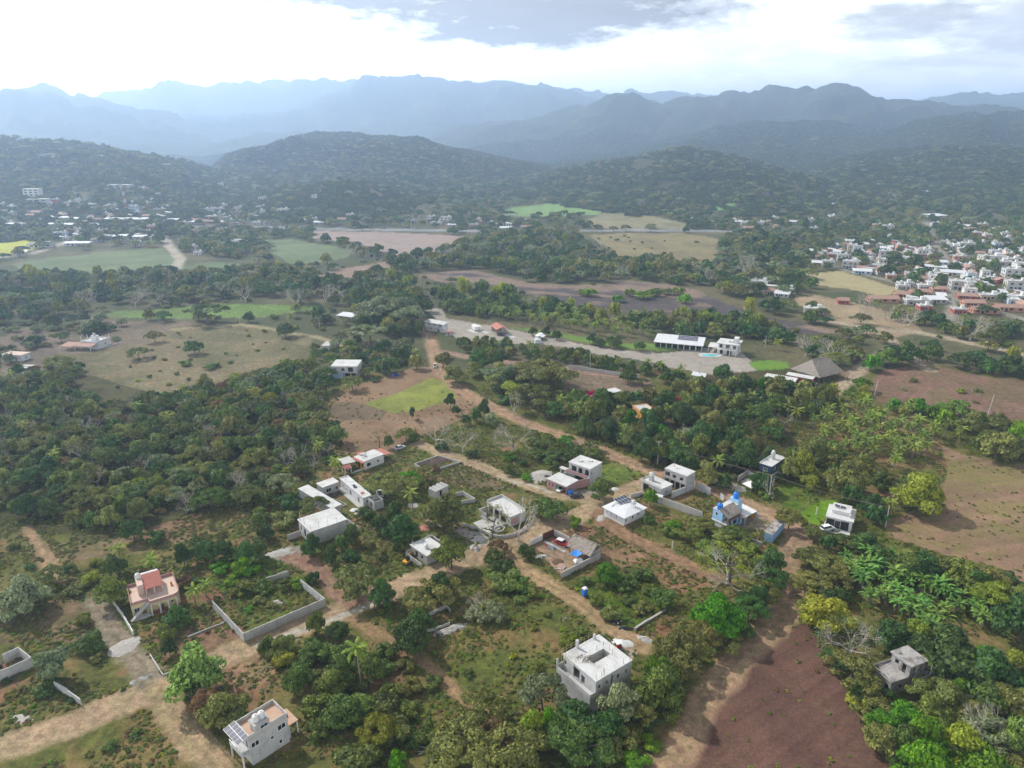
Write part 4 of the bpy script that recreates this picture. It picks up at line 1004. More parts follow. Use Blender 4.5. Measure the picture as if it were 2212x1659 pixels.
class Bld:
    def __init__(s, name, label, cat, A, B, C, z, group=None, Lx=None, Ly=None):
        s.fr = Fr(A, B, C, z, Lx, Ly)
        s.o = thing(name, label, cat, (s.fr.o[0], s.fr.o[1], 0), s.fr.rz, group)
        BUILT.append(s.fr.outline(.8))
    def sub(s, A, B, C, z, Lx=None, Ly=None):
        f = Fr(A, B, C, z, Lx, Ly); BUILT.append(f.outline(.8)); return f
    def add(s, nm, mb, mat, fr=None, parent=None, label=None):
        if parent is not None: return obj(nm, mb, [mt(m) for m in mat] if isinstance(mat, list) else mt(mat), parent, label=label)
        loc, rz = (fr or s.fr).rel(s.fr)
        return obj(nm, mb, [mt(m) for m in mat] if isinstance(mat, list) else mt(mat), s.o, loc, rz, label=label)
    def walls(s, z0, z1, mat, holes=None, fr=None, t=.18, nm='wall', skip='', frame='frame'):
        """four walls with real openings; holes: face -> [(fraction, sill, width, height, kind)], kind w window, d door, o bare opening"""
        fr = fr or s.fr; holes = holes or {}; mb = MB(); fit = []
        for face in 'SWNE':
            if face in skip: continue
            L, X = face_xf(fr, face)
            H = []
            for h in holes.get(face, []):
                f, sill, w, hh, k = h[:5]; u0 = min(max(f*L-w/2, .12), L-w-.12)
                if u0 < 0: continue
                H.append((u0, u0+w, max(z0+sill, z0+.03), min(z0+sill+hh, z1-.05), k, h[5] if len(h) > 5 else None))
            us = sorted({0.0, L}|{h[0] for h in H}|{h[1] for h in H}); zs = sorted({z0, z1}|{h[2] for h in H}|{h[3] for h in H})
            for i in range(len(us)-1):
                for j in range(len(zs)-1):
                    cu, cz = (us[i]+us[i+1])/2, (zs[j]+zs[j+1])/2
                    if any(h[0] < cu < h[1] and h[2] < cz < h[3] for h in H): continue
                    a, b, c, d = us[i], us[i+1], zs[j], zs[j+1]
                    mb.quad(X(a,0,c), X(b,0,c), X(b,0,d), X(a,0,d)); mb.quad(X(b,-t,c), X(a,-t,c), X(a,-t,d), X(b,-t,d))
            for a, b, c, d, k, col in H:
                mb.quad(X(a,0,c), X(a,-t,c), X(a,-t,d), X(a,0,d)); mb.quad(X(b,-t,c), X(b,0,c), X(b,0,d), X(b,-t,d))
                mb.quad(X(a,0,d), X(a,-t,d), X(b,-t,d), X(b,0,d)); mb.quad(X(a,-t,c), X(a,0,c), X(b,0,c), X(b,-t,c))
                fit.append((X, a, b, c, d, k, col))
            mb.quad(X(0,0,z1), X(L,0,z1), X(L,-t,z1), X(0,-t,z1))
        o = s.add(nm, mb, mat, fr)
        for X, a, b, c, d, k, col in fit:
            if k == 'o': continue
            def bx(m, u0, u1, d0, d1, z0_, z1_):
                p = [X(u, q, z) for z in (z0_, z1_) for (u, q) in ((u0,d1),(u1,d1),(u1,d0),(u0,d0))]
                m.add(p, [(3,2,1,0),(4,5,6,7),(0,1,5,4),(1,2,6,5),(2,3,7,6),(3,0,4,7)])
            if k == 'w':
                m = MB(); e = .07
                bx(m, a, b, -.12, .03, d-e, d); bx(m, a, b, -.12, .05, c, c+e); bx(m, a, a+e, -.12, .03, c+e, d-e); bx(m, b-e, b, -.12, .03, c+e, d-e)
                if b-a > 1.0: bx(m, (a+b)/2-.03, (a+b)/2+.03, -.12, .02, c+e, d-e)
                w = s.add('window', m, frame, fr)
                p = MB(); bx(p, a+e, b-e, -.10, -.07, c+e, d-e); s.add('pane', p, 'glass', parent=w)
            else:
                m = MB(); bx(m, a, b, -.12, -.05, c, d); bx(m, a, a+.08, -.12, .03, c, d); bx(m, b-.08, b, -.12, .03, c, d)
                dd = s.add('door', m, col or 'wood', fr)
                p = MB(); bx(p, b-.26, b-.14, -.05, .0, c+.95, c+1.1); s.add('handle', p, 'frame', parent=dd)
        return o
    def roof(s, z, mat, over=.0, th=.16, fr=None, nm='roof', hole=None):
        fr = fr or s.fr; mb = MB()
        if hole:
            x0, x1, y0, y1 = hole; X0, X1, Y0, Y1 = -over, fr.Lx+over, -over, fr.Ly+over
            for a, b, c, d in ((X0,X1,Y0,y0),(X0,X1,y1,Y1),(X0,x0,y0,y1),(x1,X1,y0,y1)): mb.box(a, b, c, d, z, z+th)
        else: mb.box(-over, fr.Lx+over, -over, fr.Ly+over, z, z+th)
        return s.add(nm, mb, mat, fr)
    def parapet(s, z, h, mat, fr=None, t=.15, faces='SWNE', nm='parapet'):
        fr = fr or s.fr; mb = MB()
        if 'S' in faces: mb.box(0, fr.Lx, 0, t, z, z+h)
        if 'N' in faces: mb.box(0, fr.Lx, fr.Ly-t, fr.Ly, z, z+h)
        if 'W' in faces: mb.box(0, t, t, fr.Ly-t, z, z+h)
        if 'E' in faces: mb.box(fr.Lx-t, fr.Lx, t, fr.Ly-t, z, z+h)
        return s.add(nm, mb, mat, fr)
    def slab(s, x0, x1, y0, y1, z0, z1, mat, nm, fr=None, label=None):
        mb = MB(); mb.box(x0, x1, y0, y1, z0, z1); return s.add(nm, mb, mat, fr, label=label)
    def column(s, x, y, z0, z1, mat, r=.14, fr=None, nm='column'):
        mb = MB(); mb.cbox(x, y, z0, 2*r, 2*r, z1-z0); return s.add(nm, mb, mat, fr)
    def tank(s, x, y, z, r=.55, h=1.2, mat='white', fr=None, lid='darkframe'):
        mb = MB(); mb.lathe(x, y, [(r*.95,z),(r,z+.06),(r,z+h*.30),(r*.97,z+h*.33),(r,z+h*.36),(r,z+h*.62),(r*.97,z+h*.65),(r,z+h*.68),(r*.98,z+h*.8),(r*.75,z+h*.93),(r*.36,z+h)], 14)
        t = s.add('water_tank', mb, mat, fr)
        m = MB(); m.lathe(x, y, [(r*.34,z+h+.01),(r*.34,z+h+.10),(r*.25,z+h+.14)], 10); s.add('lid', m, lid if mat != 'white' else 'white', parent=t)
        return t
    def rods(s, pts, z0, z1, mat='steel', r=.03, fr=None, nm='rebar'):
        for x, y in pts:
            mb = MB(); mb.bar((0,0,0), (random.uniform(-.08,.08),random.uniform(-.08,.08),z1-z0+random.uniform(-.2,.3)), r*1.3, 4)
            loc, rz = (fr or s.fr).rel(s.fr); c, d = math.cos(rz), math.sin(rz)
            obj(nm, mb, mt(mat), s.o, (loc[0]+c*x-d*y, loc[1]+d*x+c*y, z0))
    def solar(s, P4, n, m_, fr=None):
        """a tilted array: four corner points, n x m panels"""
        P4 = [np.array(p, float) for p in P4]; mb = MB(); fm = MB()
        fm.slab([tuple(p) for p in P4], .05)
        nrm = np.cross(P4[1]-P4[0], P4[3]-P4[0]); nrm /= np.linalg.norm(nrm)
        bil = lambda a, b: (P4[0]*(1-a)*(1-b)+P4[1]*a*(1-b)+P4[2]*a*b+P4[3]*(1-a)*b)+nrm*.012
        for i in range(n):
            for j in range(m_):
                a0, a1, b0, b1 = (i+.04)/n, (i+.96)/n, (j+.03)/m_, (j+.97)/m_
                mb.quad(bil(a0,b0), bil(a1,b0), bil(a1,b1), bil(a0,b1))
        f = s.add('solar_panel', fm, 'frame', fr); s.add('cells', mb, 'solar', parent=f); return f
    def stairs(s, p, q, z0, z1, w, mat, n=12, fr=None):
        mb = MB(); p = np.array(p, float); q = np.array(q, float); d = (q-p)/n; e = np.array((-d[1], d[0])); e /= np.linalg.norm(e); dz = (z1-z0)/n
        for i in range(n):
            a = p+d*i; b = p+d*(i+1)
            pl = [tuple(a), tuple(b), tuple(b+e*w), tuple(a+e*w)]
            mb.prism(pl, max(z0+dz*(i+1)-.45, z0), z0+dz*(i+1)+.002)
        return s.add('stairs', mb, mat, fr)

def wall_line(name, label, cat, pts, h, mat, t=.16, posts=None, postmat=None, z=0.0, group=None, closed=False, rough=.0, cap=None):
    """free-standing masonry wall along ground points"""
    if closed: pts = list(pts)+[pts[0]]
    o0 = pts[0]; W = [(x-o0[0], y-o0[1]) for x, y in pts]
    th = thing(name, label, cat, (o0[0], o0[1], z), 0, group); mb = MB(); pm = []
    for i, ((ax, ay), (bx, by)) in enumerate(zip(W[:-1], W[1:])):
        L = math.hypot(bx-ax, by-ay); u = ((bx-ax)/L, (by-ay)/L); n = (-u[1]*t/2, u[0]*t/2)
        k = max(1, int(L/2.6)); e = .0
        for j in range(k):
            a, b = j/k, (j+1)/k
            hh = h*(1-rough*random.random())+.003*(j % 2)
            p = [(ax+(bx-ax)*a+n[0]*s_, ay+(by-ay)*a+n[1]*s_) for s_ in (1, -1)]; q = [(ax+(bx-ax)*b+n[0]*s_, ay+(by-ay)*b+n[1]*s_) for s_ in (-1, 1)]
            mb.prism([p[1], q[0], q[1], p[0]], -.1, hh)
            if posts: pm.append((ax+(bx-ax)*a, ay+(by-ay)*a, math.atan2(u[1], u[0])))
    if posts: pm.append((W[-1][0], W[-1][1], 0))
    obj('wall', mb, mt(mat), th)
    for x, y, a in pm[:60]:
        m = MB(); m.cbox(0, 0, -.1, posts, posts, h+.18); obj('post', m, mt(postmat or mat), th, (x, y, 0), a)
    return th

def fence_line(label, pts, h=1.3, gap=3.0, mat='wood', rails=3, group='post fences', name='wire_fence', wmat='steel', r=.05):
    o0 = pts[0]; th = thing(name, label, 'fence', (o0[0], o0[1], 0), 0, group); wm = MB(); n = 0
    W = [(x-o0[0], y-o0[1]) for x, y in pts]
    pm = MB()
    for (ax, ay), (bx, by) in zip(W[:-1], W[1:]):
        L = math.hypot(bx-ax, by-ay); k = max(1, int(L/gap))
        for j in range(k+1):
            x, y = ax+(bx-ax)*j/k, ay+(by-ay)*j/k
            m = MB(); m.bar((0,0,-.1), (random.uniform(-.08,.08),random.uniform(-.08,.08),h*random.uniform(.9,1.1)), r, 5)
            if n < 90: obj('post', m, mt(mat), th, (x, y, 0)); n += 1
        for q in range(rails):
            z = h*(.35+.55*q/max(1, rails-1)); wm.bar((ax,ay,z), (bx,by,z), .012, 3)
    obj('wire', wm, mt(wmat), th); return th

def pile(name, label, cat, c, rx, ry, h, mat, seed=0, kind=None, rz=0.0):
    """heap with an uneven outline"""
    rs = np.random.default_rng(seed); n, m = 18, 5; vs = [(0,0,h)]; fs = []
    w = 1+.22*np.sin(np.arange(n)*2*2*math.pi/n+rs.random()*6)+.15*rs.normal(size=n)*.6
    for j in range(1, m+1):
        q = j/m
        for i in range(n):
            t = 2*math.pi*i/n
            vs.append((rx*q*w[i]*math.cos(t), ry*q*w[i]*math.sin(t), h*(1-q)**.8*(.85+.3*rs.random()) if j < m else -.05))
    for i in range(n): fs.append((0, 1+i, 1+(i+1) % n))
    for j in range(m-1):
        for i in range(n): a = 1+j*n+i; b = 1+j*n+(i+1) % n; fs.append((a, a+n, b+n, b))
    mb = MB(); mb.add(vs, fs)
    return tag(obj(name, mb, mt(mat), None, (c[0], c[1], 0), rz), label, cat, None, kind)

# ================================================================== the village, front to back
def grey_solar_house():
    b = Bld('concrete_house', 'grey two-storey concrete house with solar panels over its balcony and two white tanks', 'house', V('L1',1790,1432), V('L1',1672,1338), V('L1',2080,1278), 7.0)
    f = b.fr; Lx, Ly = f.Lx, f.Ly
    b.walls(0, 6.1, 'pale', {'S': [(.13,3.9,1.6,1.2,'w'),(.83,4.0,1.7,1.25,'w'),(.56,3.1,.7,.8,'w'),(.75,2.6,.9,.35,'w'),(.76,.9,.7,1.0,'w')], 'W': [(.75,3.3,1.0,2.1,'w'),(.30,3.9,.9,1.0,'w'),(.4,.1,1.0,2.1,'d','frame')]})
    b.roof(6.1, 'terracotta', 0, .14); b.parapet(6.24, .8, 'pale')
    b.slab(Lx*.18, Lx*.55, .16, 2.2, 6.26, 8.1, 'pale', 'stair_tower')
    m = MB(); m.box(Lx*.30, Lx*.50, -.03, .12, 7.0, 7.7); w = b.add('window', m, 'frame'); m = MB(); m.box(Lx*.31, Lx*.395, -.06, -.02, 7.06, 7.64); m.box(Lx*.405, Lx*.49, -.06, -.02, 7.06, 7.64); b.add('pane', m, 'glass', parent=w)
    b.slab(Lx*.16, Lx*.57, .0, 2.4, 8.1, 8.24, 'concrete', 'tower_slab')
    b.tank(Lx*.29, 1.2, 8.25, .62, 1.35); b.tank(Lx*.44, 1.2, 8.25, .62, 1.35)
    b.solar([(-2.3,-.1,6.7),(-.05,-.1,7.15),(-.05,Ly+.2,7.15),(-2.3,Ly+.2,6.7)], 2, 5)
    b.slab(-1.7, -.01, .1, Ly-.1, 3.0, 3.2, 'pale', 'balcony')
    m = MB()
    for k in range(9): m.cbox(-1.62, .2+(Ly-.4)*k/8, 3.2, .08, .08, .85)
    m.box(-1.68, -1.56, .1, Ly-.1, 4.05, 4.15); m.box(-1.6, 0, .1, .2, 4.05, 4.15); b.add('railing', m, 'frame')
    b.column(-1.5, .3, 0, 3.0, 'white', .12); b.column(-1.5, Ly-.3, 0, 3.0, 'white', .12)
    b.slab(Lx+.02, Lx+2.4, .6, Ly-.2, 3.0, 3.2, 'terracotta', 'porch_roof')
    for x in (Lx+.5, Lx+2.2):
        for y in (.8, Ly-.4): b.column(x, y, 0, 3.0, 'white', .11)
    m = MB(); m.cbox(Lx+1.2, Ly*.6, 3.2, .6, .5, .4); b.add('potted_plants', m, 'soil')
grey_solar_house()

def arcade(u0, u1, n, z0, zs, z1, y, t):
    """panel with n round arches between u0 and u1"""
    mb = MB(); w = (u1-u0)/n
    for i in range(n):
        a, b = u0+i*w+.18, u0+(i+1)*w-.18; r = (b-a)/2; c = (a+b)/2; K = 8
        xs = [c-r*math.cos(math.pi*k/K) for k in range(K+1)]; zs_ = [zs+min(r, z1-zs-.15)*math.sin(math.pi*k/K) for k in range(K+1)]
        for k in range(K):
            mb.add([(xs[k],y,zs_[k]),(xs[k+1],y,zs_[k+1]),(xs[k+1],y,z1),(xs[k],y,z1),(xs[k],y+t,zs_[k]),(xs[k+1],y+t,zs_[k+1]),(xs[k+1],y+t,z1),(xs[k],y+t,z1)],
                   [(0,1,2,3),(7,6,5,4),(4,5,1,0)])
    for i in range(n+1):
        x = u0+i*w; mb.box(max(u0, x-.18), min(u1, x+.18), y, y+t, z0, z1)
    return mb

def pink_house():
    b = Bld('terrace_house', 'pink and yellow house with red tiled canopy on its roof terrace and arched porch', 'house', V('L1',938,470), V('L1',884,352), V('L1',1288,378), 4.2)
    f = b.fr; Lx, Ly = f.Lx, f.Ly
    b.walls(0, 3.3, 'yellow', {'S': [(.10,.9,1.2,1.3,'w'),(.24,.1,1.0,2.1,'d'),(.6,.1,1.2,2.1,'d'),(.8,.9,1.4,1.2,'w')], 'W': [(.3,.9,1.0,1.2,'w'),(.7,.9,1.0,1.2,'w')]})
    m = MB(); arc = [(Lx-1.6+1.6*math.sin(t), -2.0+1.6-1.6*math.cos(t)) for t in (0, .4, .8, 1.2, 1.57)]
    m.prism([(0,-.35),(Lx*.36,-.35),(Lx*.36,-2.0)]+arc+[(Lx,Ly),(0,Ly)], 3.3, 3.46); b.add('roof', m, 'pinkroof')
    pts = [(0,Ly),(0,-.35),(Lx*.36,-.35),(Lx*.36,-2.0)]+arc+[(Lx,Ly),(0,Ly)]
    m = MB()
    for (ax,ay),(bx,by) in zip(pts[:-1], pts[1:]):
        L = math.hypot(bx-ax,by-ay); n = (-(by-ay)/L*.13, (bx-ax)/L*.13)
        m.prism([(ax,ay),(bx,by),(bx+n[0],by+n[1]),(ax+n[0],ay+n[1])], 3.463, 4.2)
    b.add('parapet', m, 'pink')
    b.add('arcade', arcade(Lx*.38, Lx-.9, 3, .1, 1.9, 3.29, -1.9, .22), 'yellow')
    b.add('arcade', arcade(.05, Lx*.36, 2, .1, 1.7, 3.29, -.32, .22), 'yellow')
    b.slab(Lx*.38, Lx, -2.2, -.02, 0, .12, 'redtile', 'porch_floor')
    for k in range(4): b.column(Lx*.38+(Lx*.62-.9)*k/3, -2.05, .1, 3.25, 'white', .15)
    b.slab(-.1, Lx*.4, -2.0, -.4, 0, .3, 'white', 'plinth')
    # canopy, stair tower, tank
    cx0, cx1, cy0, cy1 = Lx*.33, Lx*.72, Ly*.22, Ly*.93
    m = MB(); m.slab([(cx0,cy0,5.4),(cx1,cy0,5.4),(cx1,cy1,6.3),(cx0,cy1,6.3)], .12)
    for k in range(22):
        x = cx0+(cx1-cx0)*(k+.5)/22; m.tube([(x,cy0,5.43),(x,cy1,6.33)], .055, 5)
    b.add('canopy', m, 'redtile')
    for x in (cx0+.3, (cx0+cx1)/2, cx1-.2): b.column(x, cy0+.2, 3.46, 5.4, 'pinkroof', .13, nm='canopy_post')
    b.column(cx1-.2, cy1-.2, 3.46, 6.15, 'pinkroof', .13, nm='canopy_post')
    b.slab(Lx*.20, Lx*.325, Ly*.35, Ly*.95, 3.46, 6.3, 'pinkroof', 'stair_tower')
    b.tank(Lx*.26, Ly*.8, 6.32, .6, 1.3)
    m = MB(); m.slab([(cx0,cy1+.05,6.2),(cx1-.3,cy1+.05,6.2),(cx1-.3,cy1+.9,6.2),(cx0,cy1+.9,6.2)], .08); b.add('awning', m, 'metal')
    b.stairs((-.6,-2.2), (Lx*.36,-1.35), .1, 3.4, .95, 'pale', 15)
    m = MB(); m.cbox(Lx*.9, Ly*.4, 3.47, .5, .5, .45); m.box(Lx*.9-.25, Lx*.9+.25, Ly*.4+.2, Ly*.4+.26, 3.9, 4.4); b.add('terrace_chair', m, 'orange')
    wall_line('garden_wall', 'low white picket wall along the lane by the pink house', 'wall', [GV('L1',815,455,1.2), GV('L1',880,545,1.2), GV('L1',955,672,1.2)], 1.2, 'white', .18, .32, 'white')
pink_house()

wall_line('boundary_wall', 'pale panelled wall with posts round the overgrown lot by the road', 'wall', [GV('L1',1530,458,2.3), GV('L1',1752,690,2.3), GV('L2',493,438,2.3), GV('L2',320,302,2.3)], 2.3, 'pale', .16, .26, 'block')
wall_line('ruined_wall', 'short grey wall with a dark gap at the back of the walled lot', 'wall', [GV('L2',70,282,1.9), GV('L2',232,236,1.9)], 1.9, 'block', .2, rough=.25)
wall_line('roofless_shell', 'roofless grey block shell cut by the left edge of the picture', 'ruin', [GV('L1',-90,990,2.6), GV('L1',60,935,2.6), GV('L1',222,862,2.6), GV('L1',130,790,2.6), GV('L1',15,842,2.6)], 2.6, 'pale', .18)
def lone_column():
    m = MB(); m.cbox(0,0,0,.35,.35,4.4); m.cbox(0,0,4.4,.2,.2,.5)
    tag(obj('concrete_column', m, mt('pale'), None, (*GV('L1',6,925,0), 0)), 'tall pale concrete column beside the roofless grey shell', 'column')
lone_column()
wall_line('broken_wall', 'crumbling pale wall fragment beside the grey-green tree and sandy road', 'wall', [GV('L1',385,1032,2.1), GV('L1',480,1085,2.1), GV('L1',572,1150,2.1)], 2.1, 'pale', .2, rough=.22)
wall_line('footing', 'low concrete footing round the bare plot by the sandy crossroads', 'wall', [GV('L1',1078,835,.4), GV('L1',1172,985,.4), GV('L1',1262,950,.4)], .45, 'block', .2, rough=.3)
wall_line('footing', 'low stone kerb between the pink house garden and the bare plot', 'wall', [GV('L1',1350,712,.4), GV('L1',1500,652,.4), GV('L1',1630,602,.4)], .5, 'concrete', .22, rough=.3)
wall_line('ruined_wall', 'grey roofless ruin smothered by bushes at the meadow edge', 'ruin', [GV('L2',1105,595,1.3), GV('L2',1230,540,1.3), GV('L2',1375,475,1.3), GV('L2',1400,520,1.0)], 1.3, 'block', .2, rough=.35)
wall_line('ruined_wall', 'broken grey wall above a slope of rubble at the meadow edge', 'ruin', [GV('L2',1215,660,1.2), GV('L2',1290,640,1.2), GV('L2',1395,605,1.0)], 1.2, 'block', .2, rough=.35)
pile('rubble_heap', 'spill of reddish and grey rubble below the broken meadow wall', 'rubble', GV('L2',1400,665), 4.2, 1.8, .7, 'rubble', 3, rz=.4)

def unfinished_house():
    b = Bld('unfinished_house', 'unfinished three-level grey concrete house with rebar on its white roof slab', 'house', V('L3',605,1035), V('L3',372,838), V('L3',862,880), 7.6)
    f = b.fr; Lx, Ly = f.Lx, f.Ly
    b.walls(0, 7.4, 'pale', {'S': [(.10,5.2,.75,.95,'o'),(.30,5.2,.75,.95,'o'),(.62,5.0,.8,1.0,'o'),(.85,5.1,.5,.9,'o'),(.08,1.0,.9,1.4,'o'),(.45,4.6,.5,2.2,'o')],
                             'W': [(.04,5.3,.9,1.2,'o'),(.42,4.4,1.9,2.4,'o'),(.62,4.4,1.1,1.9,'o'),(.5,1.0,1.6,1.5,'o')]})
    b.roof(7.4, 'roofw', .12, .2, hole=(Lx*.30, Lx*.78, Ly*.40, Ly*.62))
    b.slab(.2, Lx-.2, .2, Ly-.2, 4.0, 4.15, 'concrete', 'upper_floor')
    m = MB(); m.box(Lx*.29, Lx*.79, Ly*.39, Ly*.40, 4.16, 7.39); m.box(Lx*.29, Lx*.79, Ly*.62, Ly*.63, 4.16, 7.39); m.box(Lx*.28, Lx*.29, Ly*.39, Ly*.63, 4.16, 7.39); m.box(Lx*.79, Lx*.80, Ly*.39, Ly*.63, 4.16, 7.39); b.add('patio_wall', m, 'pale')
    m = MB(); m.box(-1.5, -.01, .0, Ly+.2, 0, 4.1); m.box(-1.5, -1.34, 0, Ly+.2, 4.1, 5.0); m.box(-1.34, -.01, -.0, .16, 4.1, 4.9); m.box(-1.34, -.01, Ly+.04, Ly+.2, 4.1, 5.6); b.add('terrace', m, 'pale')
    b.column(-1.3, Ly+.35, 0, 6.8, 'pale', .16)
    b.column(Lx*.35, Ly-.3, 7.6, 9.6, 'pale', .26, nm='column_stub'); b.column(Lx*.83, Ly-.4, 7.6, 8.8, 'pale', .22, nm='column_stub')
    rs = random.Random(4)
    b.rods([(rs.uniform(.3,Lx-.3), rs.choice([.3, Ly*.36, Ly*.66, Ly-.3])) for _ in range(16)]+[(Lx*.25,Ly*.5),(Lx*.84,Ly*.5),(.3,.3),(Lx-.3,.3),(.3,Ly-.3)], 7.6, 9.0, 'steel', .035)
    m = MB()
    for k in range(9):
        x = Lx*k/8; m.bar((x,Ly+.5,0), (x,Ly+.5,8.7+rs.uniform(-.3,.5)), .05)
        m.bar((-.6,Ly*k/8,5), (-.6,Ly*k/8,8.6+rs.uniform(-.4,.4)), .045) if k > 4 else None
    for z in (7.9, 8.5): m.bar((0,Ly+.5,z), (Lx,Ly+.5,z), .045); m.bar((-.6,Ly*.6,z), (-.6,Ly,z), .04)
    b.add('bamboo_scaffold', m, 'bamboo')
    m = MB()
    for k in range(10):
        x, y = Lx*rs.uniform(.1,.45), Ly*rs.uniform(.4,.75); a = rs.uniform(-.5,.5); L = rs.uniform(1.2,2.6); m.bar((x,y,7.66+.02*k), (x+L*math.cos(a),y+L*math.sin(a),7.72+.02*k), .06)
    b.add('timber', m, 'wood')
    c = GV('L3',790,760); pile('cement_pile', 'white cement powder pile on the ground behind the unfinished three-level house', 'pile', c, 2.6, 1.9, .45, 'roofw', 8)
    o = thing('mortar_mixer', 'dark red mortar mixer with a white cover beside the cement pile', 'mixer', (*GV('L3',768,800), 0), .4)
    m = MB(); m.lathe(0,0,[(.35,.55),(.62,.8),(.62,1.3),(.35,1.65)],10); obj('drum', m, mt('red'), o)
    m = MB(); m.box(-.7,.7,-.45,.45,.45,.58); m.bar((-.6,.4,0),(-.6,.4,.5),.05); m.bar((.6,.4,0),(.6,.4,.5),.05); m.bar((.6,-.4,0),(.6,-.4,.5),.05); m.bar((-.6,-.4,0),(-.6,-.4,.5),.05); obj('frame', m, mt('red'), o)
    m = MB(); m.slab([(-.9,-.6,1.75),(.7,-.7,1.7),(.9,.6,1.82),(-.8,.7,1.78)],.04); obj('cover', m, mt('white'), o)
unfinished_house()

def ruin_house():
    b = Bld('weathered_house', 'weathered abandoned house with stained flat roofs among the trees', 'house', V('L4',1261,1041), V('L4',1116,926), V('L4',1510,960), 3.5)
    f = b.fr; Lx, Ly = f.Lx, f.Ly
    b.walls(0, 3.2, 'stained', {'S': [(.3,1.0,.9,1.0,'o'),(.8,.1,1.0,2.1,'o')], 'W': [(.4,.9,1.0,1.1,'o'),(.8,.1,1.0,2.1,'o')]})
    b.roof(3.2, 'stained', .1, .2); b.parapet(3.4, .45, 'stained', faces='WN')
    u = b.sub(V('L4',1402,918), V('L4',1258,822), V('L4',1525,886), 6.5)
    b.walls(3.42, 6.1, 'stained', {'W': [(.3,1.0,.9,1.0,'o'),(.7,.1,.9,2.1,'o')], 'S': [(.3,.9,1.0,1.1,'o'),(.75,.1,1.2,2.2,'o')]}, u, nm='upper_wall')
    b.roof(6.1, 'stained', .35, .2, u, 'upper_roof')
    b.slab(u.Lx*.3, u.Lx+1.6, -1.7, -.02, 3.0, 3.2, 'stained', 'balcony', u)
    m = MB(); m.box(u.Lx*.3, u.Lx+1.6, -1.7, -1.56, 3.2, 4.0); m.box(u.Lx+1.46, u.Lx+1.6, -1.56, 1.4, 3.2, 4.0); b.add('balcony_wall', m, 'stained', u)
    b.column(u.Lx+1.4, -1.55, 0, 6.0, 'stained', .1, u); b.column(u.Lx-.2, -1.55, 3.2, 6.1, 'stained', .1, u)
    b.slab(u.Lx*.35, u.Lx*.75, -1.3, -.02, 0, 2.98, 'stained', 'bay', u)
    b.tank(.9, u.Ly-.8, 6.31, .25, .5, 'stained', u)
ruin_house()

def white_block_house():
    b = Bld('block_house', 'plain white block house with rebar poles on a clean flat roof', 'house', V('K2',392,1246), V('K2',300,1160), V('K2',652,1160), 4.7)
    f = b.fr; Lx, Ly = f.Lx, f.Ly
    b.walls(0, 4.5, 'pale', {'W': [(.18,1.6,1.0,1.6,'o'),(.5,1.0,1.4,2.4,'o'),(.82,1.6,.9,1.5,'o')], 'S': [(.06,1.8,.8,1.5,'o')]})
    b.roof(4.5, 'roofw', .25, .2)
    rs = random.Random(2)
    b.rods([(.3,.3),(.3,Ly-.3),(Lx*.5,.4),(Lx*.25,.4),(Lx*.75,.4),(Lx-.3,Ly-.3),(Lx*.3,Ly-.3)], 4.7, 6.4, 'steel', .03)
    for x, y in ((.2,Ly*.9),(.2,Ly*.55)): b.column(x, y, 4.7, 7.2, 'pale', .05, nm='pole')
    b.slab(Lx*.3, Lx, -.14, -.005, 0, 1.4, 'concrete', 'plinth')
    b.stairs((-2.2,.4), (-.05,.4), 0, 1.0, 1.3, 'concrete', 5)
    wall_line('boundary_wall', 'stub of block wall on the gravel side of the white block house', 'wall', [GV('K2',225,1272,1.9), GV('K2',322,1238,1.9)], 1.9, 'block', .18)
    wall_line('boundary_wall', 'stained block wall running from the back of the white block house', 'wall', [GV('K2',655,1150,2.0), GV('K2',735,1212,2.0)], 2.0, 'block', .18, rough=.15)
white_block_house()

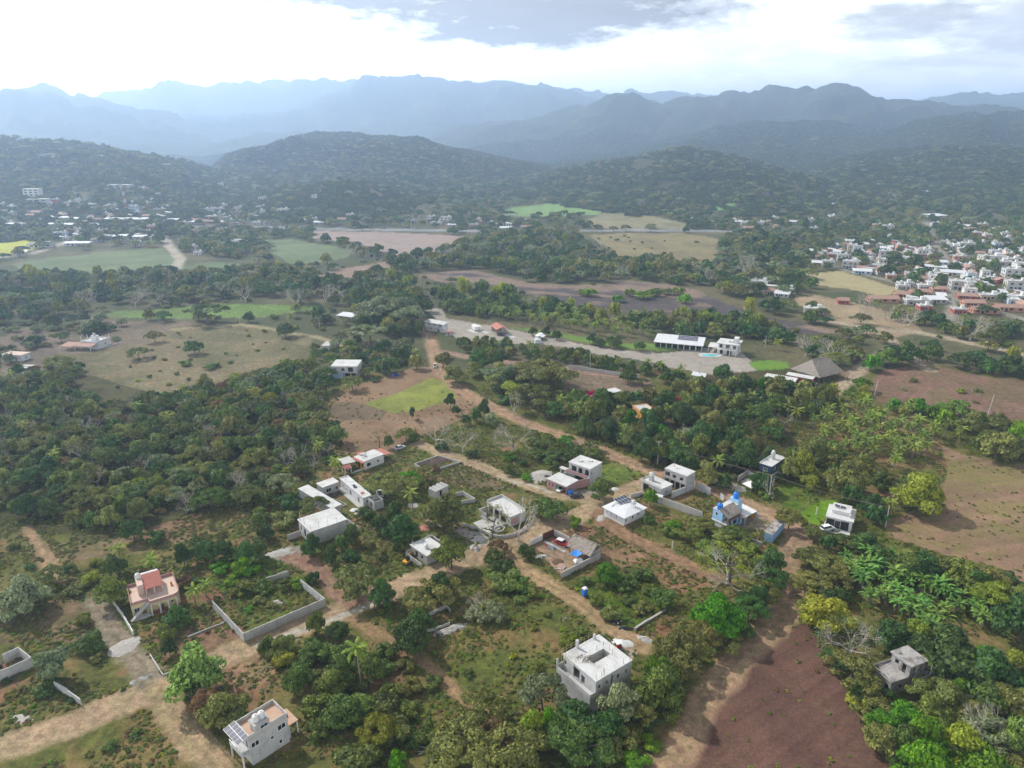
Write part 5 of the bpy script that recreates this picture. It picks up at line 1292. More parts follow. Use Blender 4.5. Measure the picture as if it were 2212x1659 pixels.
def courtyard_house():
    b = Bld('courtyard_house', 'long white courtyard house with a U-shaped flat roof', 'house', V('K2',770,1003), V('K2',556,878), V('K2',832,988), 3.3)
    f = b.fr; Lx, Ly = f.Lx, f.Ly
    b.walls(0, 3.1, 'white', {'W': [(.80,.1,1.5,2.1,'w'),(.45,.1,1.5,2.2,'w'),(.28,.9,.8,.9,'w'),(.13,.9,.6,1.2,'w')], 'S': [(.5,1.0,.8,1.0,'w')]})
    b.roof(3.1, 'roofw', .2, .2); b.parapet(3.3, .3, 'white', faces='EN')
    k = b.sub(V('K2',480,928), V('K2',440,898), V('K2',592,885), 3.3)
    b.walls(0, 3.1, 'pale', {'S': [(.35,.8,1.8,1.4,'w'),(.85,.9,.7,1.0,'o')]}, k, nm='rear_wall'); b.roof(3.105, 'roofw', .18, .19, k, 'rear_roof')
    l = b.sub(V('K2',545,1078), V('K2',278,948), V('K2',615,1052), 3.2)
    b.walls(0, 3.0, 'pale', {'E': [(.3,.9,1.2,1.2,'w'),(.7,.1,1.0,2.1,'d')]}, l, nm='wing_wall'); b.roof(3.0, 'roofw', .2, .2, l, 'wing_roof')
    t = b.sub(V('K2',852,1037), V('K2',798,1006), V('K2',918,1014), 2.9)
    b.walls(0, 2.9, 'pale', {'W': [(.5,.6,1.0,1.5,'o')]}, t, nm='store_wall')
    m = MB(); m.quad((.3,t.Ly*.4,2.7),(t.Lx-.2,t.Ly*.3,2.75),(t.Lx-.2,t.Ly-.2,2.8),(.3,t.Ly-.2,2.5)); b.add('dark_sheet', m, 'darkframe', t)  # dark sheet imitating the shaded inside of the roofless store
    for i, (x, y, cx) in enumerate(((.5,Ly*.42,1.1),(.5,Ly*.12,1.2),(.8,Ly*.5,.8))):
        m = MB(); m.slab([(x,y,3.45),(x+cx,y,3.45),(x+cx,y+.9,3.7),(x,y+.9,3.7)], .05); b.add('skylight', m, 'solar' if i != 1 else 'redtile')
    b.slab(-1.6, -.02, .5, Ly-.3, 0, .12, 'concrete', 'walkway')
    o = wall_line('planter', 'low curved planter wall in the courtyard of the white house', 'planter', [GV('K2',520,1000,.5), GV('K2',590,1020,.5), GV('K2',650,1052,.5), GV('K2',600,1068,.5)], .5, 'pale', .15)
    pile('soil_heap', 'dark soil heap in the corner of the white courtyard', 'soil', GV('K2',540,990), 3.0, 1.6, .7, 'soil', 5)
courtyard_house()

def pavilion(name, label, cat, A, B, C, z, zr, roofmat, postmat='white', over=.3, axis='x', ends=None, group=None, posts=(2,2), slope=None):
    """open shelter: gable (or single-slope) roof on posts"""
    b = Bld(name, label, cat, A, B, C, z, group); f = b.fr; Lx, Ly = f.Lx, f.Ly; o = over
    if slope:
        m = MB(); h = slope; m.slab([(-o,-o,z),(Lx+o,-o,z),(Lx+o,Ly+o,z+h),(-o,Ly+o,z+h)], .1); b.add('roof', m, roofmat)
        ridge = 0
    elif axis == 'x':
        m = MB(); m.slab([(-o,-o,z),(Lx+o,-o,z),(Lx+o,Ly/2,zr),(-o,Ly/2,zr)], .1); m.slab([(Lx+o,Ly+o,z),(-o,Ly+o,z),(-o,Ly/2,zr),(Lx+o,Ly/2,zr)], .1); b.add('roof', m, roofmat)
    else:
        m = MB(); m.slab([(-o,Ly+o,z),(-o,-o,z),(Lx/2,-o,zr),(Lx/2,Ly+o,zr)], .1); m.slab([(Lx+o,-o,z),(Lx+o,Ly+o,z),(Lx/2,Ly+o,zr),(Lx/2,-o,zr)], .1); b.add('roof', m, roofmat)
    for i in range(posts[0]):
        for j in range(posts[1]):
            y = .1+(Ly-.2)*j/max(1, posts[1]-1); x = .1+(Lx-.2)*i/max(1, posts[0]-1)
            if 0 < i < posts[0]-1 and 0 < j < posts[1]-1: continue
            b.column(x, y, 0, z-.05+((slope or 0)*(y/Ly) if slope else 0), postmat, .1, nm='post')
    return b

def orange_front_house():
    b = Bld('bungalow', 'white bungalow with an orange front wall and red porch roofs', 'house', V('K2',778,742), V('K2',700,710), V('K2',926,692), 3.4)
    f = b.fr; Lx, Ly = f.Lx, f.Ly
    b.walls(0, 3.2, 'white', {'S': [(.22,1.0,1.6,1.2,'w'),(.7,1.2,.7,.8,'w')]}, frame='darkframe')
    m = MB(); m.box(-.07, -.005, .05, Ly-.05, .02, 2.95); b.add('orange_front', m, 'orange')
    m = MB(); m.box(-.12,-.075,Ly*.12,Ly*.27,1.0,2.1); m.box(-.12,-.075,Ly*.42,Ly*.62,.1,2.2); m.box(-.12,-.075,Ly*.72,Ly*.84,1.0,2.1); b.add('window', m, 'glass')
    b.roof(3.2, 'roofw', .15, .18); m = MB(); m.slab([(-.9,-.3,3.1),(-.16,-.3,3.36),(-.16,Ly+.2,3.36),(-.9,Ly+.2,3.1)], .1); b.add('tiled_eave', m, 'redtile')
    b.tank(Lx*.34, Ly*.62, 3.39, .55, 1.2)
    m = MB(); m.box(Lx*.22,Lx*.42,Ly*.78,Ly*.95,3.38,3.9); b.add('roof_box', m, 'pale'); m = MB(); m.bar((Lx*.5,Ly*.8,3.38),(Lx*.5,Ly*.8,4.6),.04); m.bar((Lx*.56,Ly*.5,4.0),(Lx*.44,Ly*.9,4.0),.03); b.add('aerial', m, 'steel')
    m = MB(); m.slab([(Lx+.2,.0,2.9),(Lx+3.6,.3,2.5),(Lx+3.6,Ly*1.1,2.5),(Lx+.2,Ly*1.1,2.9)], .1); b.add('porch_roof', m, 'redtile')
    for x, y in ((Lx+3.3,.6),(Lx+3.3,Ly)): b.column(x, y, 0, 2.4, 'steel', .06)
    m = MB(); m.slab([(Lx*.25,Ly+.3,3.0),(Lx*.55,Ly+.3,3.0),(Lx*.55,Ly+2.3,3.3),(Lx*.25,Ly+2.3,3.3)], .1); b.add('rear_porch_roof', m, 'redtile')
    m = MB(); m.slab([(-1.0,Ly*.55,2.7),(-.2,Ly+3.0,2.7),(-4.6,Ly+3.6,2.75),(-5.6,Ly*.75,2.75)], .1); b.add('patio_canopy', m, 'roofg')
    for x, y in ((-5.2,Ly*.9),(-4.4,Ly+3.2),(-1.3,Ly*.8)): b.column(x, y, 0, 2.62, 'steel', .06)
    pavilion('barbecue_hut', 'small barbecue hut with a red tiled roof near the white bungalow', 'pavilion', V('K2',640,800), V('K2',612,782), V('K2',688,788), 2.2, 2.9, 'redtile', 'white', .25, 'x')
    wall_line('garden_wall', 'low pale wall along the lane in front of the barbecue hut', 'wall', [GV('K2',690,822,.7), GV('K2',750,800,.7), GV('K2',815,775,.7)], .7, 'pale', .16)
orange_front_house()

wall_line('foundation', 'rectangular low block foundation filled with dark soil', 'foundation', [GV('K2',1140,757,.8), GV('K2',1245,812,.8), GV('K2',1468,742,.8), GV('K2',1312,697,.8)], .8, 'block', .2, closed=True)
for i, (x, y, a, b_, h) in enumerate(((1220,762,3.2,2.2,.7),(1290,745,3.4,2.4,.8),(1360,735,3.0,2.2,.6),(1310,722,3,1.8,.6))):
    pile('soil_heap', ['dark soil heap at the west end of the block foundation', 'biggest dark soil heap inside the block foundation', 'brown soil heap at the east end of the block foundation', 'soil heap by the rear wall of the block foundation'][i], 'soil', GV('K2',x,y), a, b_, h, 'soil', 20+i)

def rubble_hut():
    b = Bld('rough_hut', 'small rough concrete hut with a white tank and rubble walls', 'house', V('K2',1228,1418), V('K2',1118,1338), V('K2',1350,1360), 3.1)
    f = b.fr; Lx, Ly = f.Lx, f.Ly
    b.walls(0, 2.9, 'block', {'W': [(.35,.1,1.0,2.1,'o'),(.7,.9,1.0,1.1,'o')], 'S': [(.5,1.0,.9,1.0,'o')]}); b.roof(2.9, 'roofw', .3, .18); b.tank(Lx*.35, Ly*.4, 3.09, .55, 1.2)
    m = MB(); m.box(Lx*.6,Lx+1.5,Ly-.2,Ly,0,3.3); m.box(Lx+1.3,Lx+1.5,Ly*.4,Ly-.2,0,3.1); b.add('side_wall', m, 'block')
    m = MB(); m.box(-1.9,-1.7,0,Ly,0,1.3); m.box(-1.7,-.02,Ly-.2,Ly,0,1.8); b.add('yard_wall', m, 'block')
    for x, y in ((.4,Ly-.4),(Lx-.3,Ly-.4)): b.column(x, y, 3.08, 4.1, 'pale', .1, nm='column_stub')
    o = thing('digger', 'yellow mini digger with its arm folded beside the rough hut', 'digger', (*GV('K2',1088,1478), 0), 1.0)
    ym = plain('digger_yellow', (.60,.30,.02), .5, .3)
    m = MB(); m.box(-1.1,1.1,-.95,-.55,0,.5); m.box(-1.1,1.1,.55,.95,0,.5); obj('track', m, mt('rubber'), o)
    m = MB(); m.prism([(-1.2,-.7),(.5,-.7),(.5,.7),(-1.2,.7)],.5,1.2); obj('body', m, ym, o)
    m = MB(); m.box(-.4,.5,-.65,.1,1.2,2.3); obj('cab', m, mt('glass'), o)
    m = MB(); m.tube([(.5,.3,1.1),(1.7,.3,2.5),(3.0,.3,2.1)],[.16,.15,.12],6); m.tube([(3.0,.3,2.1),(3.4,.3,.7)],[.12,.1],6); obj('arm', m, ym, o)
    m = MB(); m.add([(3.2,0,.7),(3.7,0,.7),(3.5,0,.1),(3.0,0,.25),(3.2,.6,.7),(3.7,.6,.7),(3.5,.6,.1),(3.0,.6,.25)],[(0,1,2,3),(7,6,5,4),(1,5,6,2),(2,6,7,3)]); obj('bucket', m, mt('steel'), o)
rubble_hut()

def curved_house():
    b = Bld('unfinished_bungalow', 'roofed shell of a long bungalow with a brick end and open front', 'house', V('K2',1832,1140), V('K2',1622,1047), V('K2',1958,1106), 3.5)
    f = b.fr; Lx, Ly = f.Lx, f.Ly
    b.walls(0, 3.3, 'pale', {'W': [(.15,.05,2.4,2.6,'o'),(.42,.05,2.6,2.7,'o'),(.70,.05,2.8,2.7,'o'),(.92,.9,.8,1.2,'o')]})
    m = MB(); m.box(.15, Lx*.5, -.06, -.004, .6, 2.6); b.add('brick_patch', m, 'pink')
    b.roof(3.3, 'roofw', .1, .16); b.parapet(3.46, .7, 'pale', faces='EN', t=.2)
    b.rods([(Lx-.2,Ly*k/5) for k in range(1,5)], 4.1, 4.7)
    b.slab(-7.5, -.02, Ly*.1, Ly*.75, -.02, .08, 'concrete', 'terrace_floor')
    for y in (.35, .6, .85): b.column(-.7, Ly*y, 0, 3.25, 'pale', .16)
    m = MB(); m.box(-3.6,-3.4,Ly*.62,Ly*.95,0,2.4); m.box(-3.4,-.02,Ly*.93,Ly*.95,0,2.4); b.add('partition_wall', m, 'pale')
    P_ = [GV('K2',x,y,1.0) for x, y in ((1482,1185),(1590,1212),(1650,1240),(1690,1262),(1740,1274),(1800,1272),(1860,1258),(1950,1212))]
    wall_line('curved_wall', 'low curved garden wall sweeping round the bungalow shell', 'wall', P_, 1.0, 'pale', .22)
    wall_line('planter', 'ring-shaped concrete planter inside the curved garden wall', 'planter', [GV('K2',x,y,.6) for x, y in ((1710,1232),(1722,1210),(1760,1200),(1790,1212),(1780,1235),(1745,1245))], .6, 'pale', .2, closed=True)
    u = Bld('half_built_shed', 'half-built block shed with planks laid over its roof', 'shed', V('K2',1292,957), V('K2',1232,940), V('K2',1402,918), 2.7)
    u.walls(0, 2.6, 'block', {'S': [(.4,.05,1.1,2.0,'o')]}); rs = random.Random(8); m = MB()
    for k in range(9): x = u.fr.Lx*(k+.4)/9; m.box(x-.22, x+.16, -.3, u.fr.Ly+rs.uniform(-.2,.5), 2.62, 2.68+.02*(k % 3))
    u.add('roof_planks', m, 'roofw')
    wall_line('half_built_wall', 'low block room walls without a roof beside the plank-roofed shed', 'wall', [GV('K2',1440,965,1.5), GV('K2',1490,955,1.5), GV('K2',1578,1005,1.5), GV('K2',1480,1020,1.5)], 1.5, 'block', .2, rough=.2)
curved_house()

def pink_garage_house():
    b = Bld('garage_house', 'pink-washed house with a garage and a taller block behind its court', 'house', V('K3',574,922), V('K3',430,868), V('K3',664,878), 3.2)
    f = b.fr; Lx, Ly = f.Lx, f.Ly
    b.walls(0, 3.0, 'pink', {'W': [(.80,.1,3.0,2.3,'o'),(.53,.1,1.1,2.2,'d','teal'),(.14,1.0,.4,1.1,'o'),(.30,1.0,.4,1.1,'o')]}); b.roof(3.0, 'roofw', .15, .2)
    u = b.sub(V('K3',747,797), V('K3',592,745), V('K3',832,748), 6.2)
    b.walls(0, 6.0, 'pale', {'W': [(.25,3.4,2.0,1.9,'o'),(.55,3.4,1.6,1.9,'o'),(.85,3.4,1.6,1.9,'o'),(.5,.1,3.5,2.3,'o')], 'S': [(.15,3.9,.6,1.0,'o'),(.85,3.8,.6,1.1,'o')]}, u, nm='tower_wall')
    b.roof(6.0, 'roofw', .15, .2, u, 'tower_roof'); b.slab(-1.4, -.02, 0, u.Ly, 2.9, 3.1, 'pale', 'gallery', u); m = MB(); m.box(-1.4,-1.25,0,u.Ly,3.1,4.0); b.add('gallery_wall', m, 'pink', u)
    m = MB(); m.box(u.Lx*.3,u.Lx*.5,u.Ly*.6,u.Ly*.75,6.21,6.6); m.box(u.Lx*.65,u.Lx*.8,u.Ly*.3,u.Ly*.45,6.21,6.5); b.add('roof_hatch', m, 'pale', u)
    p = [f.w(Lx-.1, 0), u.w(0, .05)]; q = [f.w(.1, Ly), u.w(-1.4, u.Ly)]
    wall_line('court_wall', 'pink rendered wall along the road side of the garage house court', 'wall', p, 3.0, 'pink', .2); wall_line('court_wall', 'grey rendered wall along the rear side of the garage house court', 'wall', q, 2.8, 'pale', .2)
    m = Bld('lean_to', 'small grey lean-to behind the court of the pink garage house', 'shed', V('K3',570,800), V('K3',535,782), V('K3',582,790), 2.6); m.walls(0, 2.4, 'block', {'W': [(.5,.1,.8,1.9,'o')]}); m.roof(2.4, 'roofg', .3, .12)
    pile('gravel_heap', 'long pale heap of building rubble beside the pink garage house', 'rubble', GV('K3',385,850), 6.0, 3.6, .9, 'rubble', 31, rz=.5); pile('earth_heap', 'small reddish earth heap against the rubble by the garage house', 'soil', GV('K3',428,856), 1.8, 1.4, .8, 'soil', 32)
    o = Bld.__new__(Bld); o.fr = Fr(V('K3',606,985), V('K3',596,975), V('K3',620,980), 0, 2, 2); o.o = thing('blue_tank', 'blue plastic water tank standing by the garage house corner', 'tank', (o.fr.o[0], o.fr.o[1], 0), 0)
    mm = MB(); mm.lathe(0,0,[(.9,0),(.95,.1),(.95,1.5),(.7,1.8),(.3,1.95)],14); obj('body', mm, mt('tankblue'), o.o); mm = MB(); mm.lathe(0,0,[(.3,1.96),(.3,2.1)],10); obj('lid', mm, mt('darkframe'), o.o)
pink_garage_house()

def white_solar_house():
    b = Bld('solar_bungalow', 'white bungalow with a wide pale hipped roof carrying solar panels', 'house', V('K3',990,1150), V('K3',848,1075), V('K3',1140,1080), 2.7)
    f = b.fr; Lx, Ly = f.Lx, f.Ly
    b.walls(0, 2.9, 'white', {'S': [(.1,1.0,.8,1.1,'w'),(.42,1.0,.9,1.2,'w'),(.68,1.4,1.2,.7,'w')], 'W': [(.15,1.2,.25,1.1,'o'),(.38,1.2,.25,1.1,'o'),(.62,1.2,.25,1.1,'o'),(.86,1.2,.25,1.1,'o')]})
    o = .6; m = MB(); c = (Lx*.5, Ly*.5, 3.7)
    R_ = [(-o,-o,2.95),(Lx+o,-o,2.95),(Lx+o,Ly+o,2.95),(-o,Ly+o,2.95)]; a, d = (Lx*.5,Ly*.35,3.55), (Lx*.5,Ly*.65,3.55)
    m.add(R_+[a,d], [(0,1,4),(1,2,5,4),(2,3,5),(3,0,4,5),(3,2,1,0)]); b.add('roof', m, 'metal')
    b.solar([(Lx*.42,Ly*.62,3.75),(Lx*.98,Ly*.62,3.55),(Lx*.98,Ly*1.02,4.0),(Lx*.42,Ly*1.02,4.2)], 4, 2)
    m = MB()
    for x, y in ((-.5,-.5),(.5,-.5),(.5,.5),(-.5,.5)): m.bar((Lx*.72+x*.8,Ly*.28+y*.8,3.0),(Lx*.72+x*.8,Ly*.28+y*.8,4.3),.05)
    m.cbox(Lx*.72,Ly*.28,4.3,1.1,1.1,.06); b.add('tank_stand', m, 'steel'); b.tank(Lx*.72, Ly*.28, 4.37, .5, 1.1)
    m = MB(); m.tube([(Lx*.15,Ly*.8,3.35),(Lx*.4,Ly*.86,3.6)], .12, 6); b.add('water_heater', m, 'white')
white_solar_house()

def tank_tower_house():
    b = Bld('flat_house', 'flat-roofed grey house with a white tank on a roof pillar', 'house', V('K3',1258,936), V('K3',1112,870), V('K3',1340,902), 3.6)
    f = b.fr; Lx, Ly = f.Lx, f.Ly
    b.walls(0, 3.2, 'pale', {'W': [(.25,.1,2.4,2.5,'o'),(.65,.9,1.4,1.2,'w')], 'S': [(.5,1.1,1.2,1.0,'w')]}); b.roof(3.2, 'roofw', .2, .2); b.parapet(3.4, .35, 'pale', faces='WN')
    b.slab(Lx*.25, Lx*.25+1.2, Ly*.62, Ly*.62+1.2, 3.41, 5.2, 'concrete', 'tank_pillar'); b.tank(Lx*.25+.6, Ly*.62+.6, 5.21, .55, 1.2)
    g = b.sub(V('K3',1262,1000), V('K3',1180,985), V('K3',1275,985), 2.4); b.walls(0, 2.2, 'pale', {'W': [(.5,.1,1.2,1.9,'o')]}, g, nm='annex_wall'); b.roof(2.2, 'roofw', .1, .15, g, 'annex_roof')
    c = Bld('bare_concrete_house', 'bare grey two-storey concrete house with an open lower floor', 'house', V('K3',1442,848), V('K3',1282,792), V('K3',1506,814), 6.2)
    f = c.fr; Lx, Ly = f.Lx, f.Ly
    c.walls(2.9, 6.0, 'concrete', {'W': [(.10,.9,1.9,1.5,'o'),(.45,1.0,1.3,1.1,'o'),(.78,1.0,1.2,1.1,'o')], 'S': [(.6,1.0,.3,1.2,'o')]}); c.roof(6.0, 'roofw', .12, .2)
    c.walls(0, 2.88, 'concrete', {}, skip='W', nm='lower_wall')
    for k in range(5): c.column(.15, .2+(Ly-.4)*k/4, 0, 2.88, 'concrete', .15)
    c.slab(.16, Lx-.18, .18, Ly-.18, 2.86, 2.89, 'concrete', 'ceiling')
    c.rods([(Lx*.6,Ly*.8)], 6.2, 8.6, 'steel', .05, nm='pole'); m = MB(); m.box(Lx*.45,Lx*.58,Ly*.6,Ly*.7,6.21,6.4); c.add('roof_hatch', m, 'pale')
    wall_line('boundary_wall', 'tall grey wall leaving the right corner of the bare concrete house', 'wall', [GV('K3',1506,886,2.6), GV('K3',1616,936,2.6)], 2.6, 'concrete', .2)
    wall_line('boundary_wall', 'pale wall in front of the bare concrete house court', 'wall', [GV('K3',1335,962,2.3), GV('K3',1420,928,2.3), GV('K3',1492,898,2.3)], 2.3, 'pale', .2)
    wall_line('boundary_wall', 'long pale wall between the white bungalow plot and the green yard', 'wall', [GV('K3',1265,1000,2.4), GV('K3',1400,1048,2.4), GV('K3',1556,1106,2.4)], 2.4, 'block', .2)
    wall_line('garden_fence', 'low white block fence between the two bungalows', 'fence', [GV('K3',1120,960,1.4), GV('K3',1040,975,1.4)], 1.4, 'white', .15, .22, 'white')
tank_tower_house()

def navy_house():
    b = Bld('tower_house', 'narrow navy blue tower house with a white flat roof', 'house', V('K4',396,775), V('K4',318,745), V('K4',466,706), 6.3)
    f = b.fr; Lx, Ly = f.Lx, f.Ly
    b.walls(2.6, 6.0, 'navy', {'W': [(.5,1.2,1.5,1.1,'w')], 'S': [(.3,1.2,.8,1.1,'w'),(.75,1.2,.8,1.1,'w')]}); b.walls(0, 2.59, 'white', {'W': [(.3,.9,1.0,1.2,'w'),(.7,.1,1.0,2.1,'d')]}, nm='lower_wall'); b.roof(6.0, 'roofw', .2, .2); b.parapet(6.2, .35, 'white', faces='NE')
    m = MB(); m.lathe(Lx*.62,Ly*.6,[(.75,6.21),(.75,8.6)],12); b.add('tank_tower', m, 'pale'); b.tank(Lx*.62, Ly*.6, 8.61, .5, .7, 'white'); m = MB(); m.bar((Lx*.3,Ly*.8,6.2),(Lx*.3,Ly*.8,7.4),.04); b.add('aerial', m, 'steel')
    u = b.sub(V('K4',322,700), V('K4',300,690), V('K4',352,690), 6.3); 
    wall_line('roofless_room', 'roofless grey block room with rubble inside by the navy house', 'ruin', [GV('K4',155,850,2.2), GV('K4',222,806,2.2), GV('K4',288,838,2.2)], 2.2, 'block', .2)
    pile('rubble_heap', 'heap of broken blocks inside the roofless grey room', 'rubble', GV('K4',232,882), 3.2, 2.2, .8, 'rubble', 41); pile('sand_heap', 'grey sand heap beside the white garden tent', 'sand', GV('K4',165,942), 3.4, 2.0, .8, 'rubble', 42)
    o = thing('garden_tent', 'small white pyramid tent beside the grey sand heap', 'tent', (*GV('K4',242,948), 0), .5)
    m = MB(); m.add([(-2,-2,2.0),(2,-2,2.0),(2,2,2.0),(-2,2,2.0),(0,0,3.5)],[(0,1,4),(1,2,4),(2,3,4),(3,0,4),(3,2,1,0)]); obj('canopy', m, mt('white'), o)
    for x in (-1.9,1.9):
        for y in (-1.9,1.9): m = MB(); m.bar((x,y,0),(x,y,2.0),.05); obj('post', m, mt('frame'), o)
navy_house()

def thatch_roof(b, fr, z0, z1, over=.5, hip=.0, nm='thatched_roof', seed=3):
    """shaggy palm-thatch roof, ridge along x"""
    Lx, Ly = fr.Lx, fr.Ly; rs = np.random.default_rng(seed); n, k = 26, 7; mb = MB(); o = over
    for s in (0, 1):
        vs = []
        for j in range(k+1):
            t = j/k
            for i in range(n+1):
                x = -o+hip*Lx*t+(Lx+2*o-2*hip*Lx*t)*i/n
                y = (-o+(Ly/2+o)*t) if s == 0 else (Ly+o-(Ly/2+o)*t)
                vs.append((x, y+(rs.normal()*.05 if 0 < j < k else 0), z0+(z1-z0)*t+rs.normal()*.06*(1 if j < k else .3)+(-.12*rs.random() if j == 0 else 0)))
        fs = [(j*(n+1)+i, j*(n+1)+i+1, (j+1)*(n+1)+i+1, (j+1)*(n+1)+i) for j in range(k) for i in range(n)]
        mb.add(vs, fs if s == 0 else [f[::-1] for f in fs])
    if hip:
        a, c = hip*Lx-o, Lx+o-hip*Lx
        mb.add([(-o,-o,z0),(-o,Ly+o,z0),(hip*Lx-o,Ly/2,z1)], [(0,2,1)]); mb.add([(Lx+o,-o,z0),(Lx+o,Ly+o,z0),(c,Ly/2,z1)], [(0,1,2)])
    mb.tube([(-o+hip*Lx,Ly/2,z1+.03),(Lx+o-hip*Lx,Ly/2,z1+.03)], .16, 6)
    return b.add(nm, mb, 'thatch', fr)

def blue_house():
    b = Bld('blue_house', 'light blue house with a thatched deck and two blue rooftop tanks', 'house', V('K3',1702,1108), V('K3',1640,1072), V('K3',1812,1022), 5.6)
    f = b.fr; Lx, Ly = f.Lx, f.Ly
    b.walls(0, 5.4, 'blue', {'S': [(.3,3.4,1.0,1.9,'o'),(.7,3.6,1.0,1.2,'w')], 'W': [(.4,3.6,.8,1.2,'w'),(.5,.9,.8,1.2,'w')], 'E': [(.5,3.6,.8,1.2,'w')]}); b.roof(5.4, 'roofg', .1, .16)
    b.tank(.9, Ly*.5, 5.57, .85, 2.0, 'tankblue'); b.slab(Lx-1.9, Lx-.1, .2, Ly-.2, 5.57, 6.6, 'blue', 'stair_head'); b.tank(Lx-1.0, Ly*.5, 6.61, .85, 2.0, 'tankblue')
    for k in range(4): m = MB(); m.box(Lx*.28+k*Lx*.11, Lx*.28+k*Lx*.11+.5, .4, Ly-.5, 5.57, 5.63); b.add('roof_panel', m, 'white')
    D = .56*Ly; e = Lx*.68
    b.slab(.1, e, -D, -.02, 2.7, 2.9, 'wood', 'deck')
    for x in (.25, e-.2): b.column(x, -D+.2, 0, 4.5, 'wood', .11); 
    m = MB()
    for k in range(10): x = .2+(e-.3)*k/9; m.bar((x,-D+.06,2.9),(x,-D+.06,3.8),.03)
    m.bar((.1,-D+.06,3.8),(e,-D+.06,3.8),.05); m.bar((.1,-D+.06,3.35),(e,-D+.06,3.35),.03); b.add('railing', m, 'wood')
    m = MB(); d = Fr.__new__(Fr); d.o = np.array(f.w(-.1, -D-.3)); d.rz = f.rz; d.Lx = e; d.Ly = D+1.4; q = d.Ly
    vs = []; rs = np.random.default_rng(6); n = 18
    mb = MB(); 
    for j in range(6):
        for i in range(n+1): vs.append((-.2+(d.Lx+.4)*i/n, q*j/5, 4.5+1.75*j/5+rs.normal()*.05-(.12*rs.random() if j == 0 else 0)))
    mb.add(vs, [(j*(n+1)+i, j*(n+1)+i+1, (j+1)*(n+1)+i+1, (j+1)*(n+1)+i) for j in range(5) for i in range(n)]); mb.slab([(-.2,0,4.4),(d.Lx+.2,0,4.4),(d.Lx+.2,q,6.15),(-.2,q,6.15)], .15); b.add('thatched_roof', mb, 'thatch', d)
    m = MB(); m.box(.4,e-.4,-D+.5,-.1,0,2.68); b.add('ground_room', m, 'blue'); m = MB(); m.box(Lx*.12,Lx*.26,-D+.46,-D+.49,.1,2.1); m.box(Lx*.38,Lx*.55,-D+.46,-D+.49,.9,2.1); b.add('window', m, 'glass')
    c = Fr.__new__(Fr); c.o = np.array(f.w(Lx*.74, -Ly*.95)); c.rz = f.rz; c.Lx = Lx*.62; c.Ly = Ly*.85; m = MB(); m.slab([(0,0,2.9),(c.Lx,0,2.7),(c.Lx,c.Ly*1.9,3.0),(Lx*.3,c.Ly*1.9,3.2),(Lx*.3,c.Ly,3.1),(0,c.Ly,3.1)], .12); b.add('side_roof', m, 'white', c)
    for x, y in ((.2,.2),(c.Lx-.2,.2),(c.Lx-.2,c.Ly*1.85)): b.column(x, y, 0, 2.6, 'blue', .1, c)
    m = MB(); m.box(c.Lx-.3,c.Lx-.15,.4,c.Ly*1.5,0,2.5); b.add('side_wall', m, 'orange', c)
    o = thing('garden_slide', 'curving pale blue slide running down beside the thatched deck', 'slide', (*GV('K3',1800,1180), 0), 0)
    m = MB(); m.tube([(0,1.2,2.7),(.5,.6,2.3),(1.0,.0,1.4),(.8,-.8,.6),(.2,-1.4,.25)], [.42,.42,.42,.42,.42], 8); obj('chute', m, mt('blue'), o); m = MB(); m.bar((.9,0,0),(.9,0,1.2),.06); m.bar((.1,1.1,0),(.1,1.1,2.4),.06); obj('leg', m, mt('steel'), o)
    w = Bld('white_annex', 'low white flat-roofed annex under the blue house deck', 'shed', V('K3',1722,1200), V('K3',1622,1152), V('K3',1745,1188), 2.2); w.walls(0, 2.0, 'white', {}); w.roof(2.0, 'roofw', .15, .15)
    k = Bld('shipping_container', 'light blue corrugated container with a mossy pale roof by the lane', 'container', V('K3',2062,1268), V('K3',2008,1246), V('K3',2116,1150), 2.9)
    f = k.fr; m = MB(); Lx, Ly = f.Lx, f.Ly; m.box(0, Lx, 0, Ly, 0, 2.75)
    for i in range(int(Ly/.3)): m.box(-.04, -.005, i*.3+.05, i*.3+.2, .1, 2.65)
    for i in range(int(Lx/.3)): m.box(i*.3+.05, i*.3+.2, -.04, -.005, .1, 2.65)
    k.add('body', m, 'blue'); k.roof(2.755, 'stained', .12, .1)
    wall_line('boundary_wall', 'overgrown stone wall between the blue container and the white annex', 'wall', [GV('K3',1640,1196,1.6), GV('K3',1800,1258,1.6), GV('K3',1985,1325,1.6)], 1.6, 'block', .25, rough=.15)
    wall_line('boundary_wall', 'grey wall at the rear of the blue house yard', 'wall', [GV('K3',1688,970,2.0), GV('K3',1712,990,2.0)], 2.0, 'pale', .2); wall_line('gate_wall', 'grey sheet-metal gate beside the blue house yard', 'gate', [GV('K3',1905,1095,1.9), GV('K3',1960,1118,1.9)], 1.9, 'metal', .12)
blue_house()

